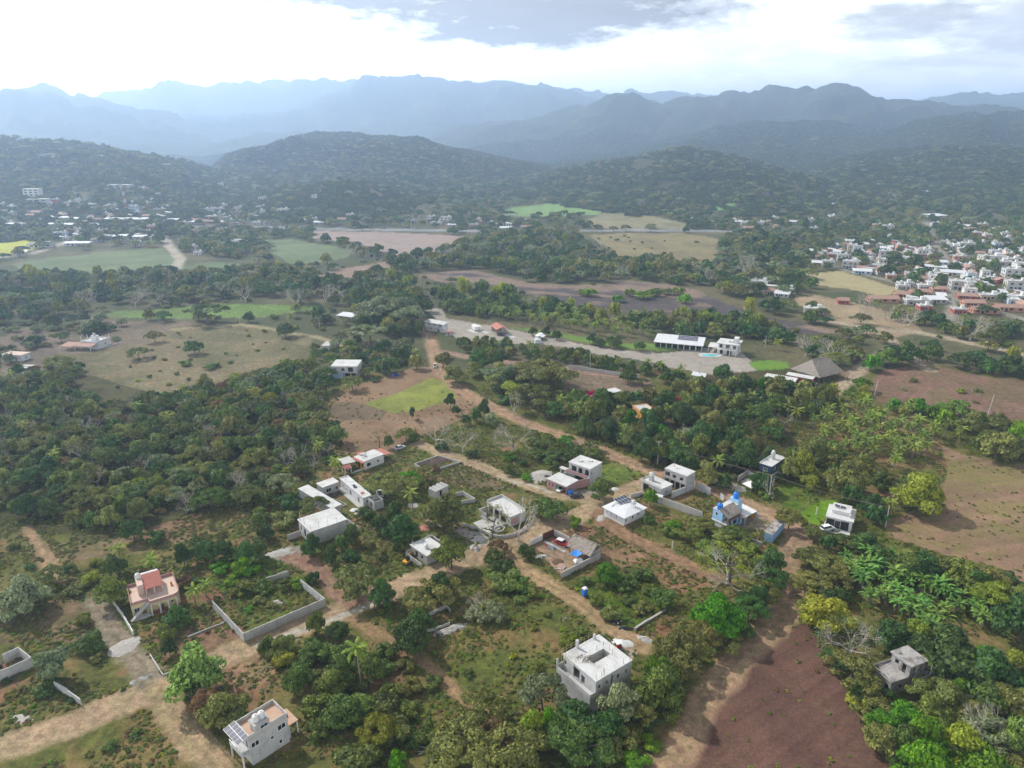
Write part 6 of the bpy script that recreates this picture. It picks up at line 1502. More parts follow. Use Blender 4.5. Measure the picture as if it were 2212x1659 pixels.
def modern_villa():
    b = Bld('modern_villa', 'white modern villa with tall dark windows facing the lane', 'house', V('K4',980,1176), V('K4',790,1146), V('K4',1035,1098), 3.5)
    f = b.fr; Lx, Ly = f.Lx, f.Ly
    b.walls(0, 3.2, 'white', {'W': [(.08,.1,.9,2.7,'w'),(.17,.1,.9,2.7,'w'),(.26,.1,.9,2.7,'w'),(.45,.1,1.5,2.5,'d','darkframe'),(.64,.1,.9,2.7,'w'),(.73,.1,.9,2.7,'w'),(.82,.1,.9,2.7,'w')]}, frame='darkframe'); b.roof(3.2, 'roofw', .3, .25)
    m = MB(); m.box(Lx*.35, Lx*.95, Ly*.15, Ly*.85, 3.455, 4.4); b.add('upper_block', m, 'white'); m = MB(); m.box(Lx*.33, Lx*.97, Ly*.13, Ly*.87, 4.4, 4.55); b.add('upper_roof', m, 'roofw')
    b.solar([(Lx*.55,Ly*.35,4.7),(Lx*.75,Ly*.35,4.7),(Lx*.75,Ly*.8,5.0),(Lx*.55,Ly*.8,5.0)], 2, 2); b.tank(Lx*.30, Ly*.12, 3.46, .5, 1.1, 'pale')
    m = MB(); m.box(-3.2,-.02,Ly*.02,Ly*.98,0,.1); b.add('forecourt', m, 'pale'); m = MB(); m.box(-3.4,-.0,Ly+.05,Ly+.25,0,1.6); b.add('side_wall', m, 'white')
modern_villa()

def yard():
    wall_line('yard_wall', 'rendered grey wall along the lower side of the thatched hut yard', 'wall', [GV('K3',535,1543,1.9), GV('K3',820,1398,1.9)], 1.9, 'block', .2, rough=.04)
    wall_line('yard_wall', 'stone wall behind the maroon gate of the thatched hut yard', 'wall', [GV('K3',486,1233,1.9), GV('K3',560,1268,1.9), GV('K3',600,1290,1.9)], 1.9, 'block', .2)
    wall_line('yard_fence', 'white panelled fence beside the maroon yard gate', 'fence', [GV('K3',316,1312,1.7), GV('K3',404,1270,1.7)], 1.7, 'white', .14, .2, 'white')
    wall_line('yard_gate', 'tall maroon timber gate of the thatched hut yard', 'gate', [GV('K3',406,1262,2.1), GV('K3',484,1230,2.1)], 2.1, 'reddark', .12, .16, 'wood')
    fence_line('rough stick fence along the track side of the thatched hut yard', [GV('K3',345,1398), GV('K3',440,1490), GV('K3',535,1592)], 1.2, 1.1, 'wood', 3, None)
    b = Bld('thatched_hut', 'long thatched hut inside the walled yard', 'hut', V('K3',745,1412), V('K3',800,1372), V('K3',590,1340), 2.3)
    # the plan is read with the ridge along its long side
    f = Fr.__new__(Fr); a = np.array(GV('K3',588,1345,2.4)); c = np.array(GV('K3',745,1418,2.4)); u = c-a; f.Lx = float(np.linalg.norm(u)); f.rz = math.atan2(u[1],u[0]); f.o = a; f.Ly = 5.6
    BUILT.append(f.outline(.6)); thatch_roof(b, f, 2.3, 4.6, .35, 0, seed=9)
    for i in range(4):
        for y in (.2, f.Ly-.2): b.column(.3+(f.Lx-.6)*i/3, y, 0, 2.4, 'wood', .1, f, 'post')
    m = MB(); m.box(.3, f.Lx-.3, f.Ly-.3, f.Ly-.2, 0, 2.2); m.box(f.Lx-.35, f.Lx-.25, .3, f.Ly-.3, 0, 2.3); b.add('back_wall', m, 'block', f)
    o = thing('tarpaulin', 'bright blue tarpaulin stretched from the thatched hut on poles', 'tarp', (*GV('K3',645,1450,0), 0), 0)
    o0 = np.array(GV('K3',645,1450,0)); pts = [np.array(GV('K3',x,y,z))-o0 for x, y, z in ((598,1408,2.1),(640,1372,2.5),(692,1402,2.4),(652,1432,2.0))]
    m = MB(); n = 5; vs = []
    for j in range(n+1):
        for i in range(n+1):
            q = (pts[0]*(1-i/n)+pts[3]*(i/n))*(1-j/n)+(pts[1]*(1-i/n)+pts[2]*(i/n))*(j/n); vs.append((q[0],q[1],2.05+.35*j/n-.25*math.sin(math.pi*i/n)*math.sin(math.pi*j/n)))
    m.add(vs, [(j*(n+1)+i, j*(n+1)+i+1, (j+1)*(n+1)+i+1, (j+1)*(n+1)+i) for j in range(n) for i in range(n)]); obj('sheet', m, mt('tarp'), o)
    for q in pts[:1]+pts[3:]: m = MB(); m.bar((q[0],q[1],0),(q[0],q[1],2.1),.04); obj('pole', m, mt('bamboo'), o)
    def flat(name, label, cat, c, pts_, z, th, mat): 
        o0 = np.array(GV('K3',*c)); m = MB(); m.slab([(*(np.array(GV('K3',x,y,zz_))-o0), zz_) for x, y, zz_ in pts_], th); return tag(obj(name, m, mt(mat), None, (o0[0],o0[1],0)), label, cat)
    flat('concrete_strip', 'long pale concrete strip laid across the hut yard', 'path', (500,1350), [(425,1312,.06),(575,1388,.06),(560,1398,.06),(410,1320,.06)][::-1], .06, .05, 'pale')
    flat('metal_sheet', 'orange rusty sheet lying flat in the hut yard', 'sheet', (530,1490), [(490,1497,.35),(545,1512,.4),(568,1480,.4),(530,1472,.45)], .3, .04, 'orangetile')
    flat('metal_sheet', 'white sheet lying beside the orange rusty sheet', 'sheet', (540,1508), [(500,1512,.3),(550,1520,.3),(572,1495,.3),(560,1490,.3)], .3, .04, 'roofw')
    flat('table', 'rough plank table near the corner of the hut yard', 'table', (530,1540), [(510,1530,.8),(545,1548,.8),(575,1528,.8),(540,1514,.8)], .8, .06, 'wood')
    pile('white_sheet', 'crumpled white plastic sheet on the ground by the yard fence', 'sheet', GV('K3',393,1428), 1.9, 1.1, .5, 'roofw', 51)
    rs = random.Random(5); o = thing('log_pile', 'pile of grey logs and posts in the middle of the hut yard', 'log pile', (*GV('K3',512,1468), 0), .5)
    for k in range(9): m = MB(); m.tube([(-1.4+rs.uniform(-.2,.2),-.7+.17*k,.16+.1*(k % 3)),(1.3+rs.uniform(-.3,.3),-.6+.16*k,.16+.1*(k % 3))], .12, 6); obj('log', m, mt('wood'), o)
    o = thing('covered_trailer', 'small trailer under a cream cover beside the blue tarpaulin', 'trailer', (*GV('K3',662,1475), 0), .3)
    m = MB(); m.box(-1.2,1.2,-.8,.8,.5,.65); obj('bed', m, mt('steel'), o); m = MB(); m.add([(-1.3,-.9,.7),(1.3,-.9,.7),(1.3,.9,.7),(-1.3,.9,.7),(-.8,-.4,1.4),(.9,-.4,1.3),(.9,.4,1.35),(-.8,.4,1.4)],[(0,1,5,4),(1,2,6,5),(2,3,7,6),(3,0,4,7),(4,5,6,7)]); obj('cover', m, mt('white'), o)
    for y in (-.85,.85): m = MB(); m.lathe(0,0,[(.3,-.08),(.3,.08)],10); w = obj('wheel', m, mt('rubber'), o, (0,y,.3)); w.rotation_euler = (math.pi/2,0,0)
yard()

# ================================================================== vehicles
def wheel(o, x, y, r=.33, w=.22):
    m = MB(); m.lathe(0,0,[(r*.85,-w/2),(r,-w/2+.03),(r,w/2-.03),(r*.85,w/2)],14); t = obj('wheel', m, mt('rubber'), o, (x,y,r)); t.rotation_euler = (math.pi/2,0,0)
    m = MB(); m.lathe(0,0,[(r*.55,-w/2-.012),(r*.55,w/2+.012)],10); obj('rim', m, mt('metal'), t)
def paint(nm, c, r=.25):
    return plain('paint_'+nm, c, r, .1)
def car(label, px, py, deg, col, nm='car', kind='sedan', z=0.0, cat='car'):
    """body lofted from side sections; deg = heading, 0 along +X"""
    x, y = G(px, py); o = thing('parked_'+kind if kind != 'sedan' else 'parked_car', label, cat, (x, y, z), R(deg))
    L, W = (4.5, 1.75) if kind == 'sedan' else (4.6, 1.85)
    S = [(-2.25,.45,.62,.78),(-2.15,.30,.95,.86),(-1.5,.25,1.0,.88),(-.6,.24,.98,.88),(.6,.24,.96,.88),(1.5,.25,.86,.86),(2.1,.30,.72,.80),(2.25,.42,.58,.70)]
    if kind in ('pickup', 'suv', 'van'): S = [(a, b, c*(1.12 if kind != 'van' else 1.15), d) for a, b, c, d in S]
    m = MB(); vs = []; 
    for a, b, c, d in S:
        vs += [(a,-d,b),(a,-d*1.0,(b+c)/2),(a,-d*.93,c),(a,d*.93,c),(a,d,(b+c)/2),(a,d,b)]
    fs = [(i*6+j, i*6+(j+1) % 6, (i+1)*6+(j+1) % 6, (i+1)*6+j) for i in range(len(S)-1) for j in range(6)]
    fs += [tuple(range(6))[::-1], tuple((len(S)-1)*6+k for k in range(6))]
    m.add(vs, [f[::-1] for f in fs]); obj('body', m, col, o, smooth=False)
    top = max(c for a, b, c, d in S)-.04
    K = {'sedan': (-1.7,-1.0,.35,1.15,.50), 'suv': (-2.1,-1.9,.55,1.2,.62), 'pickup': (-.6,-.4,.6,1.15,.62), 'van': (-2.15,-2.05,1.0,1.7,.95)}[kind]
    m = MB(); a0, a1, b1, b0, h = K
    m.add([(a0,-.80,top),(b0,-.80,top),(b0,.80,top),(a0,.80,top),(a1,-.62,top+h),(b1,-.62,top+h),(b1,.62,top+h),(a1,.62,top+h)],[(0,1,5,4),(1,2,6,5),(2,3,7,6),(3,0,4,7)]); obj('window', m, mt('glass'), o)
    m = MB(); m.slab([(a1-.02,-.64,top+h+.03),(b1+.02,-.64,top+h+.03),(b1+.02,.64,top+h+.03),(a1-.02,.64,top+h+.03)], .05); obj('roof', m, col, o)
    m = MB()
    for q in (-.71, .71): m.bar((b0-.02,q*1.08,top),(b1,q*.9,top+h),.045); m.bar((a0+.02,q*1.08,top),(a1,q*.9,top+h),.045); m.bar(((a0+b0)/2,q*1.12,top),((a1+b1)/2,q*.9,top+h),.04)
    obj('pillar', m, col, o)
    if kind == 'pickup': m = MB(); m.box(-2.1,-.75,-.72,.72,top+.045,top+.06); obj('load_bed', m, mt('darkframe'), o)
    for q in (-.6, .6):
        m = MB(); m.cbox(2.2,q,.6,.1,.3,.16); obj('headlight', m, mt('frame'), o)
        m = MB(); m.cbox(-2.22,q,.66,.08,.28,.16); obj('tail_light', m, paint('tail', (.35,.02,.02)), o)
    for a in (-1.4, 1.4):
        for q in (-.82, .82): wheel(o, a, q)
    return o
black, white, silver, darkgrey = paint('black',(.012,.013,.016)), paint('white',(.75,.75,.76)), paint('silver',(.42,.43,.45)), paint('dark',(.06,.06,.07))
car('black sedan parked on the track behind the unfinished three-level house', 1323, 1340, -48, black)
c_ = car('white car standing inside the open garage of the pink house', *V('K3',541,950), -132, white)
car('dark grey sedan parked outside the garage of the pink house', *V('K3',645,998), 12, darkgrey)
car('white pickup with a dark load bed on the lane beside the courtyard house', *V('K2',893,985), 112, white, kind='pickup', cat='pickup')
car('pale silver car half hidden at the corner of the earth track', *V('K2',1035,652), 40, silver)
car('white car parked in front of the modern villa', *V('K4',795,1238), 20, white, kind='suv', z=.1)
o_ = car('small red car under a white sheet in the thatched hut yard', *V('K3',542,1340), -35, paint('red',(.40,.02,.025)))
m_ = MB(); m_.slab([(-1.5,-.75,1.55),(.5,-.75,1.57),(.5,.75,1.57),(-1.5,.75,1.55)],.05); tag(obj('car_cover', m_, mt('white'), None, tuple(np.array((*G(*V('K3',542,1340)),0))), R(-35)), 'white sheet spread over the roof of the small red car', 'cover')
car('white pickup at the shady head of the yellow-green plot', *V('J2',1288,1352), 100, white, kind='pickup', cat='pickup')
car('blue car under the trees beside the yellow-green plot', *V('J2',1000,1418), 55, paint('blue',(.02,.08,.30)))
car('dark blue car beside the house on stilts', *V('J2',528,1425), 60, paint('navy',(.02,.035,.09)))
car('black car on the lane behind the caravan park hedge', *V('J2',1680,1290), 10, black, kind='suv')
car('dark car beside the red-roofed shelter', *V('J2',1765,1128), -10, darkgrey, kind='suv')
car('white car on the earth road at the edge of the eastern town', *V('J4',1010,1078), -20, white)
car('white van stopped under the highway gantry', *V('J2',1140,355), 0, white, kind='van', cat='van')
for i, (x, y) in enumerate(((930,355),(600,356))): car(['dark car driving on the highway before the gantry', 'small grey car on the highway beside the grey fallow field'][i], *V('J2',x,y), 0, (darkgrey, silver)[i])

def motorhome(label, c, deg, L=7.0):
    x, y = GV(*c); o = thing('motorhome', label, 'motorhome', (x, y, 0), R(deg))
    m = MB(); m.prism([(-L/2,-1.15),(L/2-1.6,-1.15),(L/2-1.6,1.15),(-L/2,1.15)],.5,2.9); m.prism([(L/2-1.6,-1.1),(L/2-.2,-1.0),(L/2-.2,1.0),(L/2-1.6,1.1)],.5,1.3); m.prism([(L/2-1.6,-1.13),(L/2-.7,-1.1),(L/2-.7,1.1),(L/2-1.6,1.13)],1.9,2.8); obj('body', m, white, o)
    m = MB(); m.add([(L/2-1.58,-1.0,1.31),(L/2-.5,-.95,1.31),(L/2-.5,.95,1.31),(L/2-1.58,1.0,1.31),(L/2-1.58,-1.0,1.9),(L/2-1.0,-.9,1.9),(L/2-1.0,.9,1.9),(L/2-1.58,1.0,1.9)],[(0,1,5,4),(1,2,6,5),(2,3,7,6)]); obj('windscreen', m, mt('glass'), o)
    m = MB(); m.box(-L*.3,-L*.1,-1.18,-1.14,1.6,2.2); m.box(.2,1.2,-1.18,-1.14,1.6,2.2); obj('window', m, mt('glass'), o)
    m = MB(); m.cbox(-.8,0,2.91,.9,.8,.3); obj('roof_unit', m, mt('frame'), o)
    m = MB(); m.slab([(-L/2+.5,-3.6,2.2),(1.4,-3.6,2.2),(1.4,-1.2,2.75),(-L/2+.5,-1.2,2.75)],.05); obj('awning', m, mt('white'), o)
    for a in (-L*.28, L/2-.9):
        for q in (-1.0, 1.0): wheel(o, a, q, .38)
motorhome('white motorhome parked on a concrete pad near the hostel', ('J2',1575,1085), 110)
motorhome('white motorhome with an awning on the open gravel of the caravan park', ('J2',2040,1150), 65, 8.0)
def awning_tent():
    o = thing('awning_tent', 'grey awning tent pitched in front of the motorhome on open gravel', 'tent', (*GV('J2',2030,1178),0), .2)
    m = MB(); m.add([(-2,-1.5,0),(2,-1.5,0),(2,1.5,0),(-2,1.5,0),(-1.7,-1.2,2),(1.7,-1.2,2),(1.7,1.2,2),(-1.7,1.2,2),(0,0,2.7)],[(0,1,5,4),(1,2,6,5),(2,3,7,6),(3,0,4,7),(4,5,8),(5,6,8),(6,7,8),(7,4,8)]); obj('canopy', m, mt('metal'), o)
awning_tent()
for i, (x, y) in enumerate(((1560,1095),(1640,1098),(1830,1130))):
    a = GV('J2',x,y); m_ = MB(); m_.prism([(-1.6,-4.5),(1.6,-4.5),(1.6,4.5),(-1.6,4.5)], -.05, .07)
    tag(obj('concrete_pad', m_, mt('pale'), None, (*a, 0), R(35)), ['pale concrete pad under the motorhome near the hostel', 'empty pale concrete pad between the motorhome and red-roofed shelter', 'pale concrete pad beside the dark car at the red-roofed shelter'][i], 'concrete pad', None)

# ================================================================== people
def person(label, px, py, h=1.7, shirt='red', trousers='darkframe', deg=0, z=0.0, arm=.25, step=.12):
    x, y = G(px, py, z); o = thing('person', label, 'person', (x, y, z), R(deg))
    skin = plain('skin', (.28,.15,.10), .6, .1); hair = plain('hair', (.015,.012,.01), .7, .1)
    def skinned(nm, verts, edges, rad, mat, root=0):
        me = bpy.data.meshes.new(nm); me.from_pydata([(a*h/1.7, b*h/1.7, c*h/1.7) for a, b, c in verts], edges, []); me.materials.append(mat)
        q = link(nm, me, o); sk = q.modifiers.new('skin', 'SKIN')
        lay = me.skin_vertices[0] if len(me.skin_vertices) else None
        if lay is None:
            bpy.context.view_layer.objects.active = q; 
            return q
        for i, r in enumerate(rad): lay.data[i].radius = (r, r); lay.data[i].use_root = (i == root)
        ss = q.modifiers.new('sub', 'SUBSURF'); ss.levels = ss.render_levels = 1
        return q
    # pelvis, spine, chest, neck, head, legs with feet, arms with hands
    vs = [(0,0,.95),(0,0,1.15),(0,0,1.38),(0,0,1.50),(.01,0,1.60),(.01,0,1.72),(0,.09,.90),(step,.10,.48),(step*.5,.10,.07),(step*.5+.14,.10,.04),(0,-.09,.90),(-step*.6,-.10,.48),(-step,-.10,.07),(-step+.14,-.10,.04),
          (0,.19,1.40),(.03,.24,1.13),(arm,.22,.92),(arm+.05,.21,.84),(0,-.19,1.40),(.0,-.25,1.13),(arm*.4,-.25,.90),(arm*.4+.04,-.24,.82)]
    ed = [(0,1),(1,2),(2,3),(3,4),(4,5),(0,6),(6,7),(7,8),(8,9),(0,10),(10,11),(11,12),(12,13),(2,14),(14,15),(15,16),(16,17),(2,18),(18,19),(19,20),(20,21)]
    me = bpy.data.meshes.new('body')
    mb = MB()
    chains = [([0,1,2,3],[.13,.125,.15,.055]),([3,4,5],[.055,.095,.075]),([0,6,7,8,9],[.11,.085,.06,.04,.035]),([0,10,11,12,13],[.11,.085,.06,.04,.035]),([2,14,15,16,17],[.07,.055,.045,.033,.028]),([2,18,19,20,21],[.07,.055,.045,.033,.028])]
    k = h/1.72
    for ch, rd in chains: mb.tube([tuple(k*c for c in vs[i]) for i in ch], [r*k for r in rd], 8)
    for hx, hy, hz in (vs[17], vs[21]):
        for f in range(5): a = (f-2)*.016; mb.tube([(k*hx,k*(hy+a),k*hz),(k*(hx+.012),k*(hy+a*1.2),k*(hz-.085+.012*abs(f-2)))], [.011*k,.007*k], 4)
    mb.lathe(k*.10, 0, [(.008,k*1.58),(.02,k*1.60),(.006,k*1.63)], 5)
    body = obj('body', mb, skin, o); rm = body.modifiers.new('one_surface', 'REMESH'); rm.mode = 'VOXEL'; rm.voxel_size = .022; rm.use_smooth_shade = True
    m = MB(); m.tube([tuple(k*c for c in p) for p in ((0,0,.93),(0,0,1.15),(0,0,1.38),(0,0,1.47))], [.15*k,.145*k,.17*k,.09*k], 10)
    for i in (14, 18): m.tube([tuple(k*c for c in vs[2]), tuple(k*c for c in vs[i]), tuple(k*c for c in vs[i+1])], [.10*k,.08*k,.062*k], 8)
    obj('shirt', m, shirt if not isinstance(shirt, str) else mt(shirt), o)
    m = MB()
    for a in ([0,6,7,8],[0,10,11,12]): m.tube([tuple(k*c for c in vs[i]) for i in a], [.14*k,.10*k,.075*k,.06*k], 8)
    obj('trousers', m, mt(trousers), o)
    m = MB(); m.lathe(-.012*k, 0, [(.09*k,k*1.60),(.10*k,k*1.66),(.085*k,k*1.71),(.03*k,k*1.745)], 8); obj('hair', m, hair, o)
    return o
person('person in dark clothes standing on the meadow beside the track', *V('L3',353,612), 1.72, 'darkframe', 'darkframe', 40, arm=.08)
person('person in pale blue clothes walking on the meadow beside the track', *V('L3',388,612), 1.7, plain('pale_shirt', (.40,.45,.60), .8), 'navy', -70, arm=.2, step=.2)
person('worker in red on the roof of the plank-covered shed', *V('K2',1300,892), 1.7, plain('red_shirt', (.45,.05,.05), .8), 'darkframe', 30, z=2.72, arm=.3)

# ================================================================== small things of the near ground
def portable_toilet():
    x, y = G(1263, 1286); o = thing('portable_toilet', 'blue portable toilet with a white domed roof among the bushes', 'toilet', (x, y, 0), .5)
    m = MB(); m.box(-.58,.58,-.58,.58,.12,2.05)
    for s in (-.45,-.15,.15,.45): m.box(s-.04,s+.04,-.61,-.585,.2,2.0); m.box(-.61,-.585,s-.04,s+.04,.2,2.0)
    obj('body', m, mt('tankblue'), o)
    m = MB(); m.add([(-.62,-.62,2.05),(.62,-.62,2.05),(.62,.62,2.05),(-.62,.62,2.05),(-.45,-.45,2.32),(.45,-.45,2.32),(.45,.45,2.32),(-.45,.45,2.32)],[(0,1,5,4),(1,2,6,5),(2,3,7,6),(3,0,4,7),(4,5,6,7)]); obj('roof', m, mt('white'), o)
    m = MB(); m.box(-.40,.40,-.635,-.612,.2,1.95); d = obj('door', m, mt('tankblue'), o); m = MB(); m.box(.22,.30,-.66,-.637,1.0,1.15); obj('handle', m, mt('frame'), d)
    m = MB(); m.box(-.6,.6,-.6,.6,0,.11); obj('base', m, mt('darkframe'), o)
portable_toilet()
def pole(label, base, h, arm=True, mat='pale', lean=0.0, deg=20):
    x, y = G(*base); o = thing('utility_pole', label, 'pole', (x, y, 0), R(deg)); m = MB(); m.tube([(0,0,-.2),(lean,0,h)], [.17,.10], 8); obj('shaft', m, mt(mat), o)
    if arm:
        m = MB(); m.cbox(lean,0,h-.5,2.0,.10,.12); obj('crossarm', m, mt('steel'), o)
        for k in (-.9, 0, .9): m = MB(); m.lathe(lean+k,0,[(.07,h-.38),(.09,h-.28),(.05,h-.18)],7); obj('insulator', m, mt('white'), o)
    return x, y, h
def wires(a, b, label):
    mb = MB()
    for k in (-.9, 0, .9):
        pts = []
        for i in range(9): t = i/8; pts.append((a[0]+(b[0]-a[0])*t-0, a[1]+(b[1]-a[1])*t+k*.4, (a[2]-.25)+(b[2]-a[2])*t-4*.9*t*(1-t)))
        mb.tube(pts, .022, 3, cap=False)
    tag(obj('power_lines', mb, mt('steel')), label, 'wires')
p1 = pole('tall pale utility pole beside the upper earth road and mango trees', V('K3',1230,765), 9.2)
p2 = pole('utility pole hidden by the tree below the navy tower house', V('K3',2032,1010), 8.6, deg=40)
p3 = pole('pale utility pole at the edge of the brown field beside the modern villa', V('K4',1215,1215), 7.0, deg=60)
wires(p1, p2, 'power lines from the upper road pole to the navy tower house'); wires(p2, p3, 'power lines from the navy tower house to the brown field')
pole('leaning pale post at the corner of the reddish dry field', V('J4',1133,1560), 7.5, False, 'pale', .9)
pole('leaning pale post at the far side of the reddish dry field', V('J4',1955,1690), 8.5, False, 'pale', 1.0)
pole('pale pole standing in the hedge of the caravan park', V('J3',745,1362), 8.5)
pole('pole with crossarm at the corner of the caravan park gate', V('J3',1528,1440), 9.0)
pole('pole with crossarm behind the white villa of the caravan park', V('J3',2005,1215), 7.0)
pole('thin pole in the hedge beside the black car', V('J2',1810,1292), 7.0)
pole('pale pole on the lane below the white hostel', V('J2',1233,1200), 7.5)
pole('pale pole on the pasture beside the tin-roofed barn', V('J2',458,1086), 8.0)
pole('pale pole by the bright green field', V('J1',1820,1022), 8.5); pole('leaning pole beside the bright green field and umbrella tree', V('J1',1724,1036), 6.0, False, 'pale', .6)
pole('white post on the bright lawn of the modern villa', V('K4',716,1124), 2.6, False, 'white'); pole('white post in the rough grass below the white bungalow', V('K3',1337,1368), 2.4, False, 'white')
fence_line('wire fence along the grassy side of the upper earth road', [GV('K3',x,y) for x, y in ((760,640),(880,708),(1000,752),(1150,805))], 1.3, 3.2)
fence_line('green hedge fence between the lawn and the rough yard of the villa', [GV('K4',585,1118), GV('K4',660,1050), GV('K4',742,990)], 1.5, 2.2, 'bamboo', 4)
fence_line('wire fence at the southern edge of the western wood', [GV('K1',x,y) for x, y in ((1060,1170),(1250,1128),(1440,1095))], 1.2, 3.5)
fence_line('wire fence along the lane in front of the grey solar panel house', [GV('L1',1490,1400), GV('L1',1570,1500), GV('L1',1690,1640)], 1.6, 2.0, 'steel', 5)
fence_line('wire fence behind the grey solar panel house', [GV('L1',1820,1160), GV('L1',1960,1090), GV('L1',2075,960)], 1.3, 2.4)
fence_line('wire fence along the far edge of the fallow plot', [GV('K2',x,y) for x, y in ((640,520),(820,480),(1000,440),(1200,375),(1350,345))], 1.2, 4)
fence_line('wire fence between the fallow plot and the white bungalow', [GV('K2',x,y) for x, y in ((620,610),(850,620),(1050,605),(1200,560))], 1.2, 4)
fence_line('wire fence with posts across the plot of the flat yellow tree', [GV('L3',x,y) for x, y in ((640,160),(750,100),(860,50),(990,130),(960,190))], 1.2, 2.2)
def stone_wall(label, pts): wall_line('stone_wall', label, 'wall', pts, .7, 'rubble', .5, rough=.4)
stone_wall('dry stone wall between the bare triangle of earth and bushes', [GV('L3',885,668), GV('L3',980,605), GV('L3',1080,545), GV('L3',1160,490)])
def logs(name, label, c, n, L, deg, mat='pale', seed=0, spread=.3, h=.12):
    rs = random.Random(seed); o = thing(name, label, 'timber', (*G(*c), 0), R(deg))
    for k in range(n):
        a = rs.uniform(-spread, spread); l = L*rs.uniform(.6,1); m = MB(); x0, y0 = rs.uniform(-.5,.5), rs.uniform(-.5,.5)
        m.tube([(x0-l/2*math.cos(a),y0-l/2*math.sin(a),h+.04*k),(x0+l/2*math.cos(a),y0+l/2*math.sin(a),h+.05*k)], .07, 5); obj('pole', m, mt(mat), o)
logs('fallen_post', 'pale broken concrete post lying by the track near the black car', V('L3',770,640), 1, 6.5, -45, 'pale', 1)
logs('pole_heap', 'heap of bamboo poles on the bare plot above the grey solar panel house', V('L1',1915,945), 9, 4.0, 30, 'bamboo', 3, 1.4)
logs('pole_heap', 'bleached log lying on dry grass below the lower thicket', V('L2',1230,1530), 3, 5.5, 20, 'pale', 4, .5)
logs('pole_heap', 'fallen pale trunk under the trees beside the red ploughed field', V('L3',960,1185), 2, 5.0, 15, 'pale', 5, .4)
logs('pole_heap', 'stack of yellow formwork timber on gravel below the white block house', V('K2',250,1385), 6, 2.2, 20, 'bamboo', 6, 1.2)
pile('tyre_heap', 'dark heap of scrap beside the track near the fallen post', 'scrap', GV('L3',820,655), 1.6, .9, .6, 'rubber', 61); pile('scrap_heap', 'dark heap of scrap and timber at the end of the lower track', 'scrap', GV('L3',965,735), 2.8, 1.0, .7, 'rubble', 62, rz=-.4)
pile('gravel_patch', 'pale gravel spill on the grass by the southern plot edge', 'gravel', GV('L1',150,1310), 2.6, 1.4, .1, 'rubble', 63); pile('gravel_heap', 'low grey gravel heap in the middle of the lane to the pink house', 'gravel', GV('L1',890,790), 3.6, 3.2, .35, 'rubble', 64)
pile('gravel_heap', 'grey gravel heap in the yard of the white block house', 'gravel', GV('K2',180,1400), 3.6, 2.6, .5, 'rubble', 65); pile('gravel_heap', 'pale gravel heap in front of the curved garden wall', 'gravel', GV('K2',1610,1300), 3.0, 1.8, .5, 'rubble', 66)
pile('boulder', 'grey boulder heap at the edge of the fork by the rough hut', 'boulders', GV('K2',1575,1370), 1.4, 1.8, 1.4, 'rubble', 67)
for i, (c, x, y, s) in enumerate((('L1',1030,1015,.5),('L1',1070,1000,.45),('L1',960,1045,.55))):
    pile('stone', ['pale stone block on the lane verge at the sandy crossroads', 'small pale stone near the footing at the crossroads', 'pale rubble stone on the grass side of the crossroads'][i], 'stone', GV(c,x,y), s*1.8, s, s, 'pale', 70+i, rz=i*.8)

for i, (c, x, y, a, m_, l) in enumerate((('K2',705,1092,1.5,'white','crumpled white and blue sheeting on the ground below the courtyard house'),('K2',740,1120,1.8,'rubble','low heap of broken blocks below the courtyard store room'),('K2',1130,1060,2.2,'rubble','scattered blocks and rubble beside the plank-roofed shed'),('K2',1215,1222,2.0,'redtile','heap of red roof tiles beside the big tree on the village road'),('K3',1195,830,1.6,'rubble','pale rubble by the upper earth road behind the bare concrete house'),('K3',925,940,1.6,'roofw','pale slab debris at the grass edge behind the solar bungalow'),('L2',140,470,1.8,'rubble','grey rubble heap in the overgrown walled lot'),('K3',830,1150,2.2,'rubble','pale rubble spilled at the corner of the solar bungalow'))):
    pile('debris_heap', l, 'debris', GV(c,x,y), a, a*.7, .45, m_, 120+i, rz=i)
def laundry(label, p, q, n, seed):
    a, b = np.array(GV(*p)), np.array(GV(*q)); o = thing('washing_line', label, 'washing line', (*a, 0)); d = b-a; L = np.linalg.norm(d); d = d/L; r = random.Random(seed)
    for t in (0, L): m = MB(); m.bar((d[0]*t,d[1]*t,0),(d[0]*t,d[1]*t,2.1),.05); obj('post', m, mt('wood'), o)
    m = MB(); m.bar((0,0,2.0),(d[0]*L,d[1]*L,2.0),.012,3); obj('line', m, mt('steel'), o)
    for k in range(n):
        t = L*(k+.3)/n; w = r.uniform(.4,.9); h = r.uniform(.5,1.2); m = MB(); e = np.array((-d[1],d[0]))*.02; A, B = d*t, d*(t+w)
        m.prism([tuple(A-e),tuple(B-e),tuple(B+e),tuple(A+e)], 1.98-h, 1.98); obj('cloth', m, mt(r.choice(['white','navy','red','blue','pink'])), o)
laundry('washing line with coloured clothes in the thatched hut yard', ('K3',420,1375), ('K3',490,1410), 6, 3)
laundry('washing line behind the orange-fronted bungalow', ('K2',640,745), ('K2',690,775), 5, 4)

